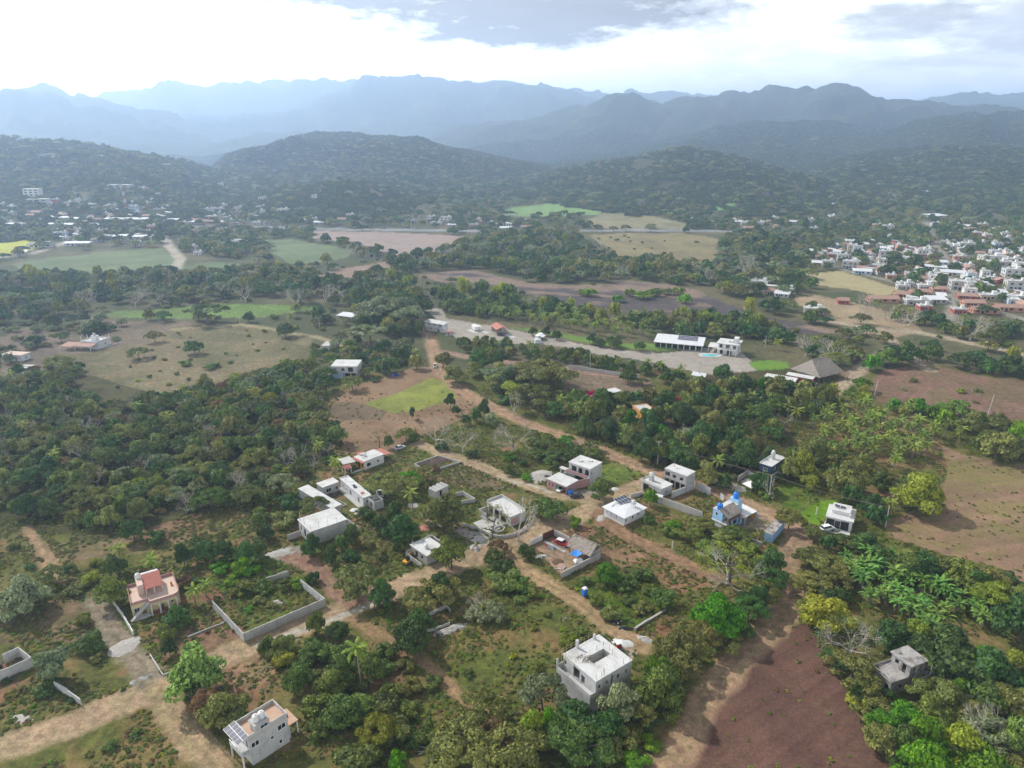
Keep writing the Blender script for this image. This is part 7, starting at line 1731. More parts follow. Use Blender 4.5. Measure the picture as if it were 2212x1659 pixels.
# ================================================================== middle distance
def stilt_house():
    b = Bld('stilt_house', 'pale unfinished house raised on concrete stilts', 'house', V('J2',724,1346), V('J2',550,1334), V('J2',730,1300), 6.4)
    f = b.fr; Lx, Ly = f.Lx, f.Ly
    b.walls(3.0, 6.1, 'pale', {'W': [(.12,1.0,1.3,1.2,'o'),(.45,.9,1.6,1.3,'o'),(.75,.4,2.4,2.2,'o')]}); b.roof(6.1, 'roofw', .3, .25); b.slab(0, Lx, 0, Ly, 2.75, 2.99, 'pale', 'floor_slab')
    for k in range(5): b.column(.3, .3+(Ly-.6)*k/4, 0, 2.75, 'concrete', .2)
    b.walls(0, 2.74, 'block', {}, None, nm='lower_wall', skip='W')
    m = MB(); m.box(.2,.4,Ly*.55,Ly,0,2.7); b.add('lower_front', m, 'blue')
stilt_house()
def simple(name, label, cat, c, A, B, C, z, wall='white', roof='roofw', holes=None, over=.25, par=0.0, tank=None, group=None):
    b = Bld(name, label, cat, V(c,*A), V(c,*B), V(c,*C), z, group); b.walls(0, z-.2, wall, holes or {'W': [(.25,.9,1.1,1.2,'w'),(.7,.1,1.0,2.1,'d')], 'S': [(.5,.9,1.1,1.2,'w')]}); b.roof(z-.2, roof, over, .2)
    if par: b.parapet(z, par, wall)
    if tank: b.tank(b.fr.Lx*tank[0], b.fr.Ly*tank[1], z+.01, .6, 1.3)
    return b
b = simple('yellow_house', 'yellow house with an arched end wall and a white tank among trees', 'house', 'J3', (835,1552), (782,1532), (985,1530), 4.0, 'yellow', 'roofw', {'W': [(.5,1.0,1.4,1.8,'o')], 'S': [(.2,.9,1.2,1.2,'w'),(.6,.9,1.2,1.2,'w')]}, tank=(.3,.6))
simple('red_annex', 'low red-roofed annex at the end of the yellow house', 'shed', 'J3', (745,1572), (700,1565), (765,1560), 2.4, 'white', 'redtile')
simple('orange_house', 'burnt orange house with a grey flat roof deep in the trees', 'house', 'K3', (1120,388), (1088,335), (1203,365), 4.2, 'orange', 'roofg', over=.15, par=.3)
def hostel():
    b = Bld('hostel', 'white two-storey hostel with a sloping white roof at the head of the caravan park', 'house', V('J2',1352,1042), V('J2',1245,1012), V('J2',1372,1030), 5.6); f = b.fr
    b.walls(0, 5.2, 'white', {'W': [(.2,3.4,1.2,1.2,'w'),(.5,3.4,1.2,1.2,'w'),(.8,3.0,1.6,2.0,'o'),(.3,.9,1.2,1.2,'w'),(.7,.1,1.4,2.2,'o')], 'S': [(.5,3.4,1.2,1.2,'w')]}); m = MB(); m.slab([(-1.2,-.5,5.3),(f.Lx+.5,-.5,5.9),(f.Lx+.5,f.Ly+.8,5.9),(-1.2,f.Ly+.8,5.3)],.12); b.add('roof', m, 'roofw'); b.slab(-1.3,-.02,0,f.Ly,2.6,2.8,'white','balcony')
    simple('red_roofed_kiosk', 'small red-roofed kiosk in front of the white hostel', 'kiosk', 'J2', (1395,1100), (1365,1095), (1412,1092), 2.6, 'pale', 'redtile')
    p = pavilion('picnic_shelter', 'open shelter with a red tiled gable roof beside the concrete pads', 'pavilion', V('J2',1735,1085), V('J2',1700,1052), V('J2',1808,1078), 3.4, 5.0, 'redtile', 'wood', .5, 'y', posts=(3,3)); p.walls(0, 2.4, 'block', {'S': [(.5,.1,1.5,2.0,'o')]}, None, nm='back_room', skip='WS')
    L = Bld('long_shed', 'long white metal-roofed shed with a dark solar patch behind the avenue', 'shed', V('J3',1553,1195), V('J3',1215,1160), V('J3',1560,1150), 3.6); f = L.fr
    L.walls(0, 3.0, 'pale', {'W': [(k/8+.06,.1,2.6,2.6,'o') for k in range(8)]}); m = MB(); m.slab([(-.8,-.6,3.3),(f.Lx+.6,-.6,4.4),(f.Lx+.6,f.Ly+.6,4.4),(-.8,f.Ly+.6,3.3)],.12); L.add('roof', m, 'metal')
    L.solar([(f.Lx*.45,f.Ly*.13,4.02),(f.Lx*.98,f.Ly*.13,4.55),(f.Lx*.98,f.Ly*.55,4.55),(f.Lx*.45,f.Ly*.55,4.02)], 3, 9)
    v = Bld('white_villa', 'white two-storey villa with a balustraded balcony by the pool', 'house', V('J3',1810,1192), V('J3',1672,1172), V('J3',1822,1160), 6.2); f = v.fr; Lx, Ly = f.Lx, f.Ly
    v.walls(0, 5.8, 'white', {'W': [(.15,3.3,1.6,2.0,'o'),(.5,3.3,1.8,2.0,'o'),(.85,3.3,1.6,2.0,'o'),(.2,.1,1.6,2.2,'o'),(.6,.1,2.4,2.3,'o')]}); v.roof(5.8, 'roofw', .9, .25); v.slab(-2.2,-.02,0,Ly,2.9,3.1,'white','balcony')
    m = MB()
    for k in range(24): m.cbox(-2.1,.1+(Ly-.2)*k/23,3.1,.12,.12,.8)
    m.box(-2.2,-2.0,0,Ly,3.9,4.02); v.add('balustrade', m, 'white')
    for k in range(4): v.column(-2.0, .3+(Ly-.6)*k/3, 0, 2.9, 'white', .18)
    v.slab(Lx*.2,Lx*.6,.3,2.6,6.06,9.0,'white','stair_head'); v.tank(Lx*.4, Ly*.35, 6.06, .7, 1.3); v.tank(Lx*.4, Ly*.5, 6.06, .7, 1.3)
    w = Bld('white_canopy', 'white flat canopy on posts beside the villa', 'canopy', V('J3',1672,1212), V('J3',1600,1202), V('J3',1678,1185), 3.0); m = MB(); m.slab([(-.3,-.3,2.9),(w.fr.Lx+.3,-.3,3.3),(w.fr.Lx+.3,w.fr.Ly+.3,3.3),(-.3,w.fr.Ly+.3,2.9)],.12); w.add('roof', m, 'roofw')
    for x in (0,w.fr.Lx):
        for y in (0,w.fr.Ly): w.column(x, y, 0, 2.7, 'white', .1, nm='post')
    o = thing('swimming_pool', 'turquoise kidney-shaped swimming pool in front of the villa', 'pool', (*GV('J3',1600,1272),0), 0); c0 = np.array(GV('J3',1600,1272))
    pts = [tuple(np.array(GV('J3',x,y))-c0) for x, y in ((1525,1262),(1560,1255),(1620,1258),(1680,1262),(1695,1272),(1660,1282),(1600,1280),(1545,1278))][::-1]
    pts = [(x*.7,y*.7) for x, y in pts]; big = [(x*1.5,y*1.6) for x, y in pts]; m = MB(); m.prism(big if sum(a[0]*b[1]-b[0]*a[1] for a,b in zip(big,big[1:]+big[:1]))>0 else big[::-1], 0, .12); obj('deck', m, mt('pale'), o); m = MB(); q = pts if sum(a[0]*b[1]-b[0]*a[1] for a,b in zip(pts,pts[1:]+pts[:1]))>0 else pts[::-1]; m.prism(q, .121, .16); obj('water', m, mt('tileblue'), o)
hostel()
def palapa():
    b = Bld('thatched_hall', 'huge hip-roofed thatched hall beside the lane', 'hall', V('J4',740,1425), V('J4',548,1368), V('J4',905,1385), 3.0)
    thatch_roof(b, b.fr, 3.0, 9.2, 1.0, .24, seed=12)
    f = b.fr
    for i in range(5):
        for j in range(3):
            if 0 < i < 4 and j == 1: continue
            b.column(.4+(f.Lx-.8)*i/4, .4+(f.Ly-.8)*j/2, 0, 3.3, 'wood', .16, nm='post')
    s = Bld('service_block', 'long low white-roofed block in front of the thatched hall', 'shed', V('J4',560,1455), V('J4',345,1425), V('J4',585,1432), 3.0); s.walls(0, 2.7, 'white', {'W': [(k/6+.08,.9,1.2,1.1,'w') for k in range(6)]}); s.roof(2.7, 'roofw', .5, .2)
    r = Bld('red_wing', 'red-walled wing with a white roof edge beside the thatched hall', 'shed', V('J4',690,1440), V('J4',506,1402), V('J4',700,1420), 3.4); r.walls(0, 3.2, paint('wall_red', (.38,.06,.04), .8), {'W': [(.3,.9,1.2,1.2,'w'),(.7,.9,1.2,1.2,'w')]}); r.roof(3.2, 'roofw', .2, .2)
    k = pavilion('orange_kiosk', 'small orange-roofed kiosk at the corner of the thatched hall', 'kiosk', V('J4',905,1410), V('J4',888,1402), V('J4',935,1395), 2.4, 3.2, 'orangetile', 'wood', .3)
    pavilion('carport', 'grey mesh carport at the gate of the caravan park', 'carport', V('J3',1570,1425), V('J3',1478,1415), V('J3',1582,1400), 2.6, 2.9, 'metal', 'steel', .3, slope=.4)
    wall_line('park_wall', 'long grey wall between the caravan park hedge and the lane', 'wall', [GV('J3',x,y) for x, y in ((590,1362),(750,1385),(900,1408),(1100,1432))], 1.8, 'block', .25)
palapa()
def farmhouse():
    b = Bld('farmhouse', 'white unfinished farmhouse with orange porch roofs and rebar columns', 'house', V('J1',700,1175), V('J1',590,1165), V('J1',782,1142), 3.6); f = b.fr; Lx, Ly = f.Lx, f.Ly
    b.walls(0, 3.3, 'white', {'S': [(.6,.9,1.4,1.1,'w')], 'W': [(.3,.1,1.1,2.1,'d'),(.7,.9,1.2,1.1,'w')]}); b.roof(3.3, 'roofw', .4, .25); b.parapet(3.55, .5, 'white')
    b.slab(Lx*.3,Lx*.55,Ly*.3,Ly*.6,3.56,6.2,'white','tank_tower'); b.tank(Lx*.42, Ly*.45, 6.21, .8, 1.3, 'pale')
    for x in (.2, Lx*.5, Lx-.2):
        for y in (.2, Ly-.2): b.column(x, y, 3.56, 6.2, 'white', .12, nm='column_stub')
    m = MB(); m.slab([(-5.5,-.2,2.5),(-.1,-.2,3.2),(-.1,Ly,3.2),(-5.5,Ly,2.5)],.12); b.add('porch_roof', m, 'orangetile')
    m = MB(); m.slab([(-7,Ly+.3,2.4),(0,Ly+.3,3.1),(0,Ly+8,3.1),(-7,Ly+8,2.4)],.12); b.add('porch_roof', m, 'orangetile')
    for y in (.2, Ly-.3, Ly+4, Ly+7.6): b.column(-5.3 if y < Ly else -6.7, y, 0, 2.5, 'white', .14)
    wall_line('garden_fence', 'row of white fence posts round the farmhouse yard', 'fence', [GV('J1',590,1215), GV('J1',700,1225), GV('J1',800,1200), GV('J1',885,1170)], .5, 'white', .15, .25, 'white')
    simple('cottage', 'small white cottage with a pink flat roof at the left edge', 'house', 'J1', (150,1268), (42,1250), (198,1245), 3.4, 'white', 'pinkroof', tank=(.4,.7))
    simple('shack', 'low shack with a bright white roof among grey-green trees', 'shed', 'J1', (235,1345), (180,1332), (245,1338), 2.4, 'pale', 'roofw'); simple('shack', 'broken white-roofed shack beside its taller neighbour in the western scrub', 'shed', 'J1', (180,1362), (112,1350), (188,1350), 2.2, 'block', 'roofw')
    k = Bld('barn', 'tin-roofed barn with dark open sides on the pasture', 'barn', V('J2',690,990), V('J2',598,972), V('J2',724,972), 3.0); k.walls(0, 2.7, 'block', {'W': [(.3,.2,2.4,2.2,'o'),(.7,.2,2.4,2.2,'o')]}); m = MB(); g = k.fr; m.slab([(-.6,-.4,2.8),(g.Lx+.5,-.4,3.5),(g.Lx+.5,g.Ly+.4,3.5),(-.6,g.Ly+.4,2.8)],.1); k.add('roof', m, 'metal')
    simple('flat_hut', 'small grey flat-roofed hut hidden behind bushes on the pasture', 'house', 'J2', (565,1200), (478,1192), (578,1172), 3.0, 'pale', 'roofg')
    simple('red_hut', 'dark red shack under the trees at the head of the lane', 'shed', 'J2', (1172,1290), (1115,1285), (1180,1278), 2.8, 'redtile', 'redtile')
farmhouse()

# ================================================================== mast, gantry, towns
def mast():
    x, y = GV('J1',925,312); o = thing('radio_mast', 'red and white lattice radio mast above the western town', 'mast', (x, y, 0)); H, n = 46.0, 9
    red, wh = paint('mast_red', (.40,.08,.04), .6), mt('white')
    for i in range(n):
        z0, z1 = H*i/n, H*(i+1)/n; w0, w1 = 2.0-1.5*i/n, 2.0-1.5*(i+1)/n; m = MB(); C = ((-1,-1),(1,-1),(1,1),(-1,1))
        for k in range(4):
            a, b = C[k], C[(k+1) % 4]; m.bar((a[0]*w0,a[1]*w0,z0),(a[0]*w1,a[1]*w1,z1),.16); m.bar((a[0]*w0,a[1]*w0,z0),(b[0]*w1,b[1]*w1,z1),.09); m.bar((b[0]*w0,b[1]*w0,z0),(a[0]*w1,a[1]*w1,z1),.09); m.bar((a[0]*w1,a[1]*w1,z1),(b[0]*w1,b[1]*w1,z1),.09)
        obj('mast_section', m, red if i % 2 == 0 else wh, o)
    m = MB(); m.cbox(0,0,H,2.4,2.4,.25); m.bar((0,0,H),(0,0,H+4),.12); obj('platform', m, red, o)
mast()
def gantry():
    a, b = GV('J2',1118,358), GV('J2',1142,345); o = thing('sign_gantry', 'pale sign gantry arching over the highway', 'gantry', (*a, 0)); m = MB(); d = (b[0]-a[0], b[1]-a[1]); m.tube([(0,0,0),(0,0,9.5)],.35,6); m.tube([(d[0],d[1],0),(d[0],d[1],10.5)],.35,6); m.tube([(0,0,9.5),(d[0],d[1],10.5)],.4,6); obj('frame', m, mt('pale'), o); m = MB(); c = (d[0]*.5,d[1]*.5); m.add([(c[0]-d[0]*.3,c[1]-d[1]*.3,8.4),(c[0]+d[0]*.3,c[1]+d[1]*.3,8.8),(c[0]+d[0]*.3,c[1]+d[1]*.3,11.2),(c[0]-d[0]*.3,c[1]-d[1]*.3,10.8)],[(0,1,2,3)]); m.slab([(c[0]-.3,c[1]-.3,11.2),(c[0]+.3,c[1]-.3,11.2),(c[0]+.3,c[1]+.3,11.2),(c[0]-.3,c[1]+.3,11.2)],2.2); obj('sign_board', m, mt('pale'), o)
gantry()
def flats():
    def block(label, px, py, w, d, n, deg, mat='white'):
        x, y, z = GT(px, py); o = thing('block_of_flats', label, 'building', (x, y, z-1), R(deg)); m = MB(); m.box(-w/2,w/2,-d/2,d/2,-3,n*3.2+1); obj('wall', m, mt(mat), o); m = MB(); m.box(-w/2-.4,w/2+.4,-d/2-.4,d/2+.4,n*3.2+1.01,n*3.2+1.4); obj('roof', m, mt('roofw'), o)
        for i in range(n):
            for k in range(3): f = MB(); u = -w/2+w*(k+.5)/3; f.box(u-w*.1,u+w*.1,-d/2-.08,-d/2-.01,1.8+i*3.2,3.4+i*3.2); obj('window', f, mt('glass'), o)
    block('white four-storey block of flats on the left hillside', 74, 428, 20, 14, 4, 8); block('lower grey annex below the white block of flats', 85, 440, 26, 12, 2, 8, 'pale'); block('large grey concrete frame building on the wooded hillside', 262, 410, 34, 16, 2, -4, 'concrete')
    block('pale villa on the crest of the left hill', 205, 340, 30, 14, 1, 5); block('white box villa beside the saddle of the left hill', 362, 362, 14, 12, 2, 0); block('long pale houses on the shoulder of the left hill', 100, 338, 34, 14, 1, 5, 'pale')
flats()

LAND = [(300,1285,'the pink two-storey house'), (575,1320,'the walled lot'), (560,1600,'the grey house with solar panels'), (1290,1450,'the unfinished three-level house'), (1960,1450,'the weathered ruin'),
 (690,1140,'the white block house'), (740,1070,'the white courtyard house'), (790,1000,'the orange-fronted house'), (940,998,'the earth-filled foundation'), (925,1190,'the hut with the yellow digger'), (1075,1125,'the curved unfinished house'),
 (1240,1025,'the pink house with a garage'), (1350,1100,'the white house with solar panels'), (1470,1030,'the bare concrete house'), (1662,1005,'the navy tower house'), (1580,1105,'the blue house with a thatched deck'), (1670,1150,'the blue container'), (1812,1120,'the white villa with black windows'),
 (1222,1200,'the yard with the thatched hut'), (1263,1278,'the blue portable toilet'), (1325,1345,'the parked black car'), (745,795,'the house on stilts'), (1330,850,'the yellow house'), (1392,890,'the orange house'), (945,700,'the white hostel'), (1080,712,'the red-roofed shelter'),
 (1165,728,'the white motorhome'), (1467,735,'the long white shed'), (1565,745,'the white villa'), (1765,793,'the big thatched hall'), (190,733,'the white farmhouse'), (35,762,'the small pink-roofed house'), (750,680,'the tin-roofed barn'), (272,450,'the red and white mast'), (890,480,'the highway gantry'),
 (345,1495,'the sandy crossroads'), (1087,1180,'the village road fork'), (1700,1320,'the tip of the red ploughed field'), (1985,1290,'the banana grove'), (1890,950,'the coconut grove'), (880,850,'the yellow-green plot'), (450,670,'the bright green field'), (1820,605,'the football pitch'), (2100,1100,'the brown field'), (450,780,'the dry pasture'),
 (230,950,'the dense western wood'), (80,880,'the hazy end of the western wood'), (480,1040,'the southern rim of the western wood'), (600,900,'the eastern rim of the western wood'), (1300,650,'the burnt field'), (1200,560,'the long dark tree belt'), (850,530,'the grey fallow field'), (210,565,'the striped crop field'), (670,545,'the small striped crop field'), (1400,540,'the golden field'), (1190,455,'the pale green field'),
 (1660,650,'the white house cluster by the dead tree'), (2000,760,'the eastern lane'), (2100,580,'the eastern town'), (1650,490,'the roadside shops'), (60,440,'the white block of flats'), (700,440,'the wooded knoll'), (450,460,'the western town'), (2050,860,'the reddish dry field'), (1560,900,'the eastern mango wood'), (1300,735,'the gravel caravan park'), (1440,720,'the palm rows'), (1100,610,'the scorched strip')]
ORD = ['nearest', 'second nearest', 'third nearest', 'fourth nearest', 'fifth nearest', 'sixth nearest', 'seventh nearest', 'eighth nearest', 'ninth nearest', 'tenth nearest', 'eleventh nearest', 'twelfth nearest', 'thirteenth nearest', 'fourteenth nearest', 'fifteenth nearest']
TOWN = {}
def house_mesh(kind, part):
    """town house types: 0 flat with parapet, 1 two storeys, 2 gable tile roof, 3 shed roof, 4 L-shaped flat; base 10 x 8 m"""
    key = (kind, part)
    if key in TOWN: return TOWN[key]
    H = {0: 3.2, 1: 6.2, 2: 3.0, 3: 2.9, 4: 3.3}[kind]
    w, r, g, t = MB(), MB(), MB(), MB()
    if kind == 4: w.box(-5,5,-4,1,0,H); w.box(-5,0,1,6,0,H-.01); r.box(-5.2,5.2,-4.2,1.2,H,H+.25); r.box(-5.2,.2,1.2,6.2,H,H+.24)
    else: w.box(-5,5,-4,4,0,H)
    if kind in (0, 1):
        r.box(-5.15,5.15,-4.15,4.15,H,H+.2)
        for a in ((-5.15,5.15,-4.15,-3.95),(-5.15,5.15,3.95,4.15),(-5.15,-4.95,-3.95,3.95),(4.95,5.15,-3.95,3.95)): r.box(*a,H+.2,H+.7)
        t.box(1.5,3.5,.5,2.8,H+.2,H+2.3); t.lathe(-2.5,1,[(.7,H+.2),(.7,H+1.4),(.2,H+1.7)],8)
    if kind == 2:
        r.slab([(-5.4,-4.6,H-.1),(5.4,-4.6,H-.1),(5.4,0,H+1.6),(-5.4,0,H+1.6)],.15); r.slab([(5.4,4.6,H-.1),(-5.4,4.6,H-.1),(-5.4,0,H+1.6),(5.4,0,H+1.6)],.15); w.add([(-5,-4,H),(-5,4,H),(-5,0,H+1.4),(5,-4,H),(5,4,H),(5,0,H+1.4)],[(0,2,1),(3,4,5)])
    if kind == 3: r.slab([(-5.5,-4.8,H+.02),(5.5,-4.8,H+.02),(5.5,4.6,H+1.1),(-5.5,4.6,H+1.1)],.12)
    n = 2 if kind == 1 else 1
    for i in range(n):
        for u in (-3.2, .2, 3.2): g.box(u-.6,u+.6,-4.07,-4.01,1.0+3*i,2.3+3*i)
        for v in (-1.6, 1.4): g.box(-5.07,-5.01,v-.6,v+.6,1.0+3*i,2.3+3*i); g.box(5.01,5.07,v-.6,v+.6,1.0+3*i,2.3+3*i)
    g.box(-1.9,-1.0,-4.06,-4.01,.05,2.2)
    roofm = {2: 'orangetile', 3: 'metal', 1: 'roofg', 4: 'roofg'}.get(kind, 'roofw')
    TOWN[(kind,'wall')] = w.mesh('wall', tinted('house_paint')); TOWN[(kind,'roof')] = r.mesh('roof', mt(roofm)); TOWN[(kind,'window')] = g.mesh('window', mt('glass')); TOWN[(kind,'roof_tank')] = t.mesh('roof_tank', mt('white'))
    return TOWN[key]
HCOL = [((.56,.55,.53),'white'),((.56,.55,.53),'white'),((.60,.57,.50),'cream'),((.42,.40,.37),'grey'),((.42,.40,.37),'grey'),((.50,.24,.16),'terracotta'),((.55,.42,.30),'tan'),((.45,.55,.62),'pale blue'),((.62,.45,.42),'pink'),((.40,.10,.07),'dark red')]
HK = ['flat-roofed house', 'two-storey house', 'tile-roofed house', 'tin-roofed house', 'L-shaped house']
HSEEN = {}
def town_house(px, py, w, d, kind, ci, deg, place, z=None, hs=1.0, label=None):
    w *= .82; d *= .82
    x, y, zt = GT(px, py)
    for (a, b, r) in HPOS:
        if (a-x)**2+(b-y)**2 < (r+max(w, d)*.55)**2*.8: return None
    HPOS.append((x, y, max(w, d)*.5))
    col, cn = HCOL[ci]; sz = 'long' if max(w, d) > 17 else ('small' if max(w, d) < 8.5 else 'mid-sized')
    base = label or f"{sz} {cn} {HK[kind]} {place}"
    HSEEN.setdefault(base, []).append(None)
    o = thing('town_house', base, 'house', (x, y, zt-.15), R(deg), 'houses of the towns'); o.scale = (w/10, d/8, hs)
    for p in ('wall', 'roof', 'window')+(('roof_tank',) if kind in (0, 1) else ()):
        c = link(p, house_mesh(kind, p), o)
        if p == 'wall': c.color = (*col, 1)
    c_, s_ = math.cos(R(deg)), math.sin(R(deg))
    BUILT.append([(x+c_*a*w*.55-s_*b*d*.55, y+s_*a*w*.55+c_*b*d*.55) for a, b in ((-1,-1),(1,-1),(1,1),(-1,1))])
    HLIST.append((o, base, px, py)); return o
HPOS, HLIST = [], []
rt = random.Random(21)
# houses read one by one off the photograph: crop, x, y (middle of the base), width and depth m, type, colour, turn
LISTED = [('J4',*t) for t in ((310,760,16,12,0,3,-25),(355,790,18,12,4,3,-25),(500,815,17,11,0,0,-25),(390,825,12,8,2,6,-25),(470,845,12,9,3,3,-25),(700,960,15,10,0,4,-20),(820,985,18,10,1,4,-20),(905,895,9,7,2,9,-10),
 (690,545,13,9,3,8,-20),(750,575,12,8,2,0,-20),(735,620,14,9,3,9,-20),(840,560,13,9,0,5,-20),(905,590,12,9,1,0,-20),(960,640,16,11,1,3,-25),(1060,600,24,16,0,3,-25),(1130,640,14,10,0,3,-25),(1220,565,16,12,1,0,-20),(1160,570,14,10,0,0,-20),
 (1045,680,17,9,3,7,-25),(1200,670,18,9,2,5,-20),(1310,670,14,8,2,8,-20),(1390,560,12,9,0,8,-20),(1420,600,14,10,0,3,-15),(1400,690,12,9,0,0,-15),(1510,550,12,10,1,2,-15),(1560,650,22,9,3,3,-20),(1600,615,16,8,3,7,-15),(1700,690,22,10,3,0,-20),
 (1790,505,18,12,1,0,-10),(1690,505,16,10,0,2,-10),(1740,600,12,10,1,5,-15),(1980,600,26,14,1,2,-12),(2030,640,22,14,1,4,-12),(2120,620,16,12,1,0,-12),(2130,700,18,12,1,0,-12),(2110,745,14,12,2,0,-12),(2040,735,12,10,0,6,-12),(2160,790,20,12,1,0,-12),
 (1900,790,18,12,0,6,-15),(1760,790,20,14,1,4,-15),(1500,790,14,10,0,0,-15),(1370,850,20,9,2,5,-10),(1450,830,14,9,2,5,-10),(1590,810,12,9,2,5,-10),(1190,880,24,10,2,5,-8),(1310,890,16,8,3,4,-8),(1440,900,20,9,0,4,-8),(1490,940,10,8,0,9,-8),(1740,965,10,8,0,9,-8),(1840,910,16,10,2,5,-10),(1920,960,20,9,2,5,-10),(2100,945,22,8,2,5,-8),(2180,955,12,9,0,0,-8),(2170,870,20,12,0,0,-10),(1960,860,18,12,0,6,-10),
 (450,510,10,8,0,0,-20),(560,320,14,10,3,0,-10),(660,310,16,10,3,3,-10),(830,295,12,14,1,2,-10),(890,300,16,10,1,8,-10),(950,310,14,10,2,5,-10),(1160,345,14,9,0,9,-5),(1230,370,14,12,1,0,-10),(1570,275,34,24,3,0,15),(1680,400,30,16,2,3,-10),(1880,385,16,10,0,5,-5),(1720,400,20,10,0,2,-8),(1180,45,16,9,3,0,0),(1500,105,18,10,0,2,0),(1560,190,14,9,3,0,0),(860,190,16,9,3,2,0),(1810,195,10,8,2,9,0))]
LISTED += [('J3',*t) for t in ((1510,300,16,10,3,0,-5),(1590,325,14,9,3,4,-5),(1680,335,20,10,2,5,-5),(1760,310,22,12,0,0,-8),(1850,320,26,10,3,3,-8),(1960,330,26,9,0,0,-8),(2050,320,16,10,2,5,-5),(1900,365,22,12,2,5,-8),(2140,510,12,10,0,0,-15),(800,355,14,9,2,5,0))]
LISTED += [('J2',*t) for t in ((1265,300,14,10,1,2,-5),(1300,330,18,12,0,2,-5),(1370,305,18,12,1,2,-5),(1440,305,18,12,1,2,-5),(1430,345,20,10,3,3,-5),(1590,320,16,10,2,8,-5),(1750,340,14,9,0,0,-5),(1800,365,18,9,3,0,-5),(1850,368,16,9,3,0,-5),(1950,360,18,9,2,0,-5),(1780,285,16,10,0,0,-5),(455,325,16,9,3,3,-5),(420,300,12,9,0,0,-5),(520,310,14,9,0,2,-5),(300,305,14,9,0,2,-5),(200,245,18,11,1,2,-5),(680,290,12,9,1,0,-5),(620,300,14,9,2,0,-5),(420,150,10,9,1,0,0),(40,210,16,10,0,0,-5),(50,165,14,10,1,0,-5),(350,310,12,9,3,5,-5))]
LISTED += [('J1',*t) for t in ((55,215,26,12,0,0,5),(230,250,30,12,2,2,5),(470,190,18,10,2,7,0),(500,295,26,10,3,0,0),(845,305,34,12,3,0,0),(1000,305,26,12,3,0,0),(800,235,20,9,3,3,0),(690,225,22,9,0,4,0),(1070,160,14,9,3,0,0),(1220,160,12,9,3,0,0),(1190,210,14,9,0,0,0),(1150,230,18,9,0,4,0),(1230,310,24,9,3,5,0),(1400,310,26,10,2,5,0),(1410,325,20,9,3,6,0),(1530,300,18,12,1,5,0),(1570,240,22,12,1,3,0),(1540,320,22,8,2,5,0),(1870,210,22,10,1,2,0),(1890,170,12,9,1,0,0),(2050,250,16,10,1,2,0),(1850,330,14,9,0,0,0),(1640,290,14,9,0,4,0),(1120,120,16,9,3,2,0),(1000,150,18,10,0,8,0),(1020,90,16,12,1,5,0),(1590,55,12,10,1,2,0),(380,340,44,9,3,0,0),(620,345,60,9,3,0,0),(130,340,30,8,3,0,0),(770,425,12,9,3,4,5),(870,430,18,9,3,0,5),(1010,430,16,9,3,0,5),(990,480,14,10,0,0,20),(1080,440,18,8,0,3,5),(300,490,30,8,0,0,10),(560,478,30,8,3,0,5),(400,485,26,8,3,0,8),(150,545,14,8,3,0,10),(1370,505,18,9,0,0,8),(1650,470,44,12,0,0,5),(1780,470,16,8,3,2,5),(1430,545,10,6,0,0,5),(890,460,12,9,0,3,5),(620,430,14,8,3,2,5),(700,450,12,8,0,0,5),(1730,140,12,8,3,0,0),(1850,125,14,8,3,0,0),(1720,215,12,8,0,2,0),(1480,230,14,9,0,0,0))]
PL = lambda px, py: ('in the eastern town' if py > 560 else 'at the northern end of the eastern town') if px > 1720 and py > 478 else ('on the hillside above the eastern town' if px > 1560 and py < 465 else ('among the roadside shops' if px > 1480 else ('beside the highway in the middle of the valley' if px > 920 else ('below the wooded knoll' if px > 560 else ('south of the western main street' if py > 500 else 'in the western town')))))
for c, x, y, w, d, k, ci, deg in LISTED:
    px, py = V(c, x, y); town_house(px, py, w, d, k, ci, deg+rt.uniform(-6, 6), PL(px, py))
# infill between the houses read off the photograph
def infill(poly, n, seed, deg, sizes=(7.5, 15), kinds=(0,0,1,2,3,3,4)):
    r = random.Random(seed); xs = [p[0] for p in poly]; ys = [p[1] for p in poly]; k = 0
    for _ in range(n*12):
        px, py = r.uniform(min(xs), max(xs)), r.uniform(min(ys), max(ys))
        if not inpoly(np.array([px]), np.array([py]), poly)[0]: continue
        gx, gy = G(px, py)
        if near_road(np.array([gx]), np.array([gy]), 5)[0] or any(inpoly(np.array([px]), np.array([py]), q)[0] for q in CLEAR): continue
        if town_house(px, py, r.uniform(*sizes), r.uniform(7, 10.5), r.choice(kinds), r.randrange(len(HCOL)), deg+r.choice((0,90))+r.uniform(-8, 8), PL(px, py), hs=r.uniform(.9, 1.15)): k += 1
        if k >= n: break
infill([(1745,545),(1850,520),(2000,520),(2212,550),(2212,690),(2080,690),(1960,660),(1890,605),(1820,582),(1745,585)], 110, 5, -15)
infill([(1980,480),(2212,500),(2212,550),(2000,530)], 34, 6, -10)
infill([(0,440),(380,440),(560,455),(620,470),(600,486),(0,486)], 70, 7, 0)
infill([(100,500),(330,500),(340,516),(120,524)], 18, 8, 5)
infill([(930,468),(1160,478),(1160,492),(940,492)], 8, 9, -3)
infill([(1580,470),(1760,480),(1760,500),(1580,495)], 8, 10, -5)
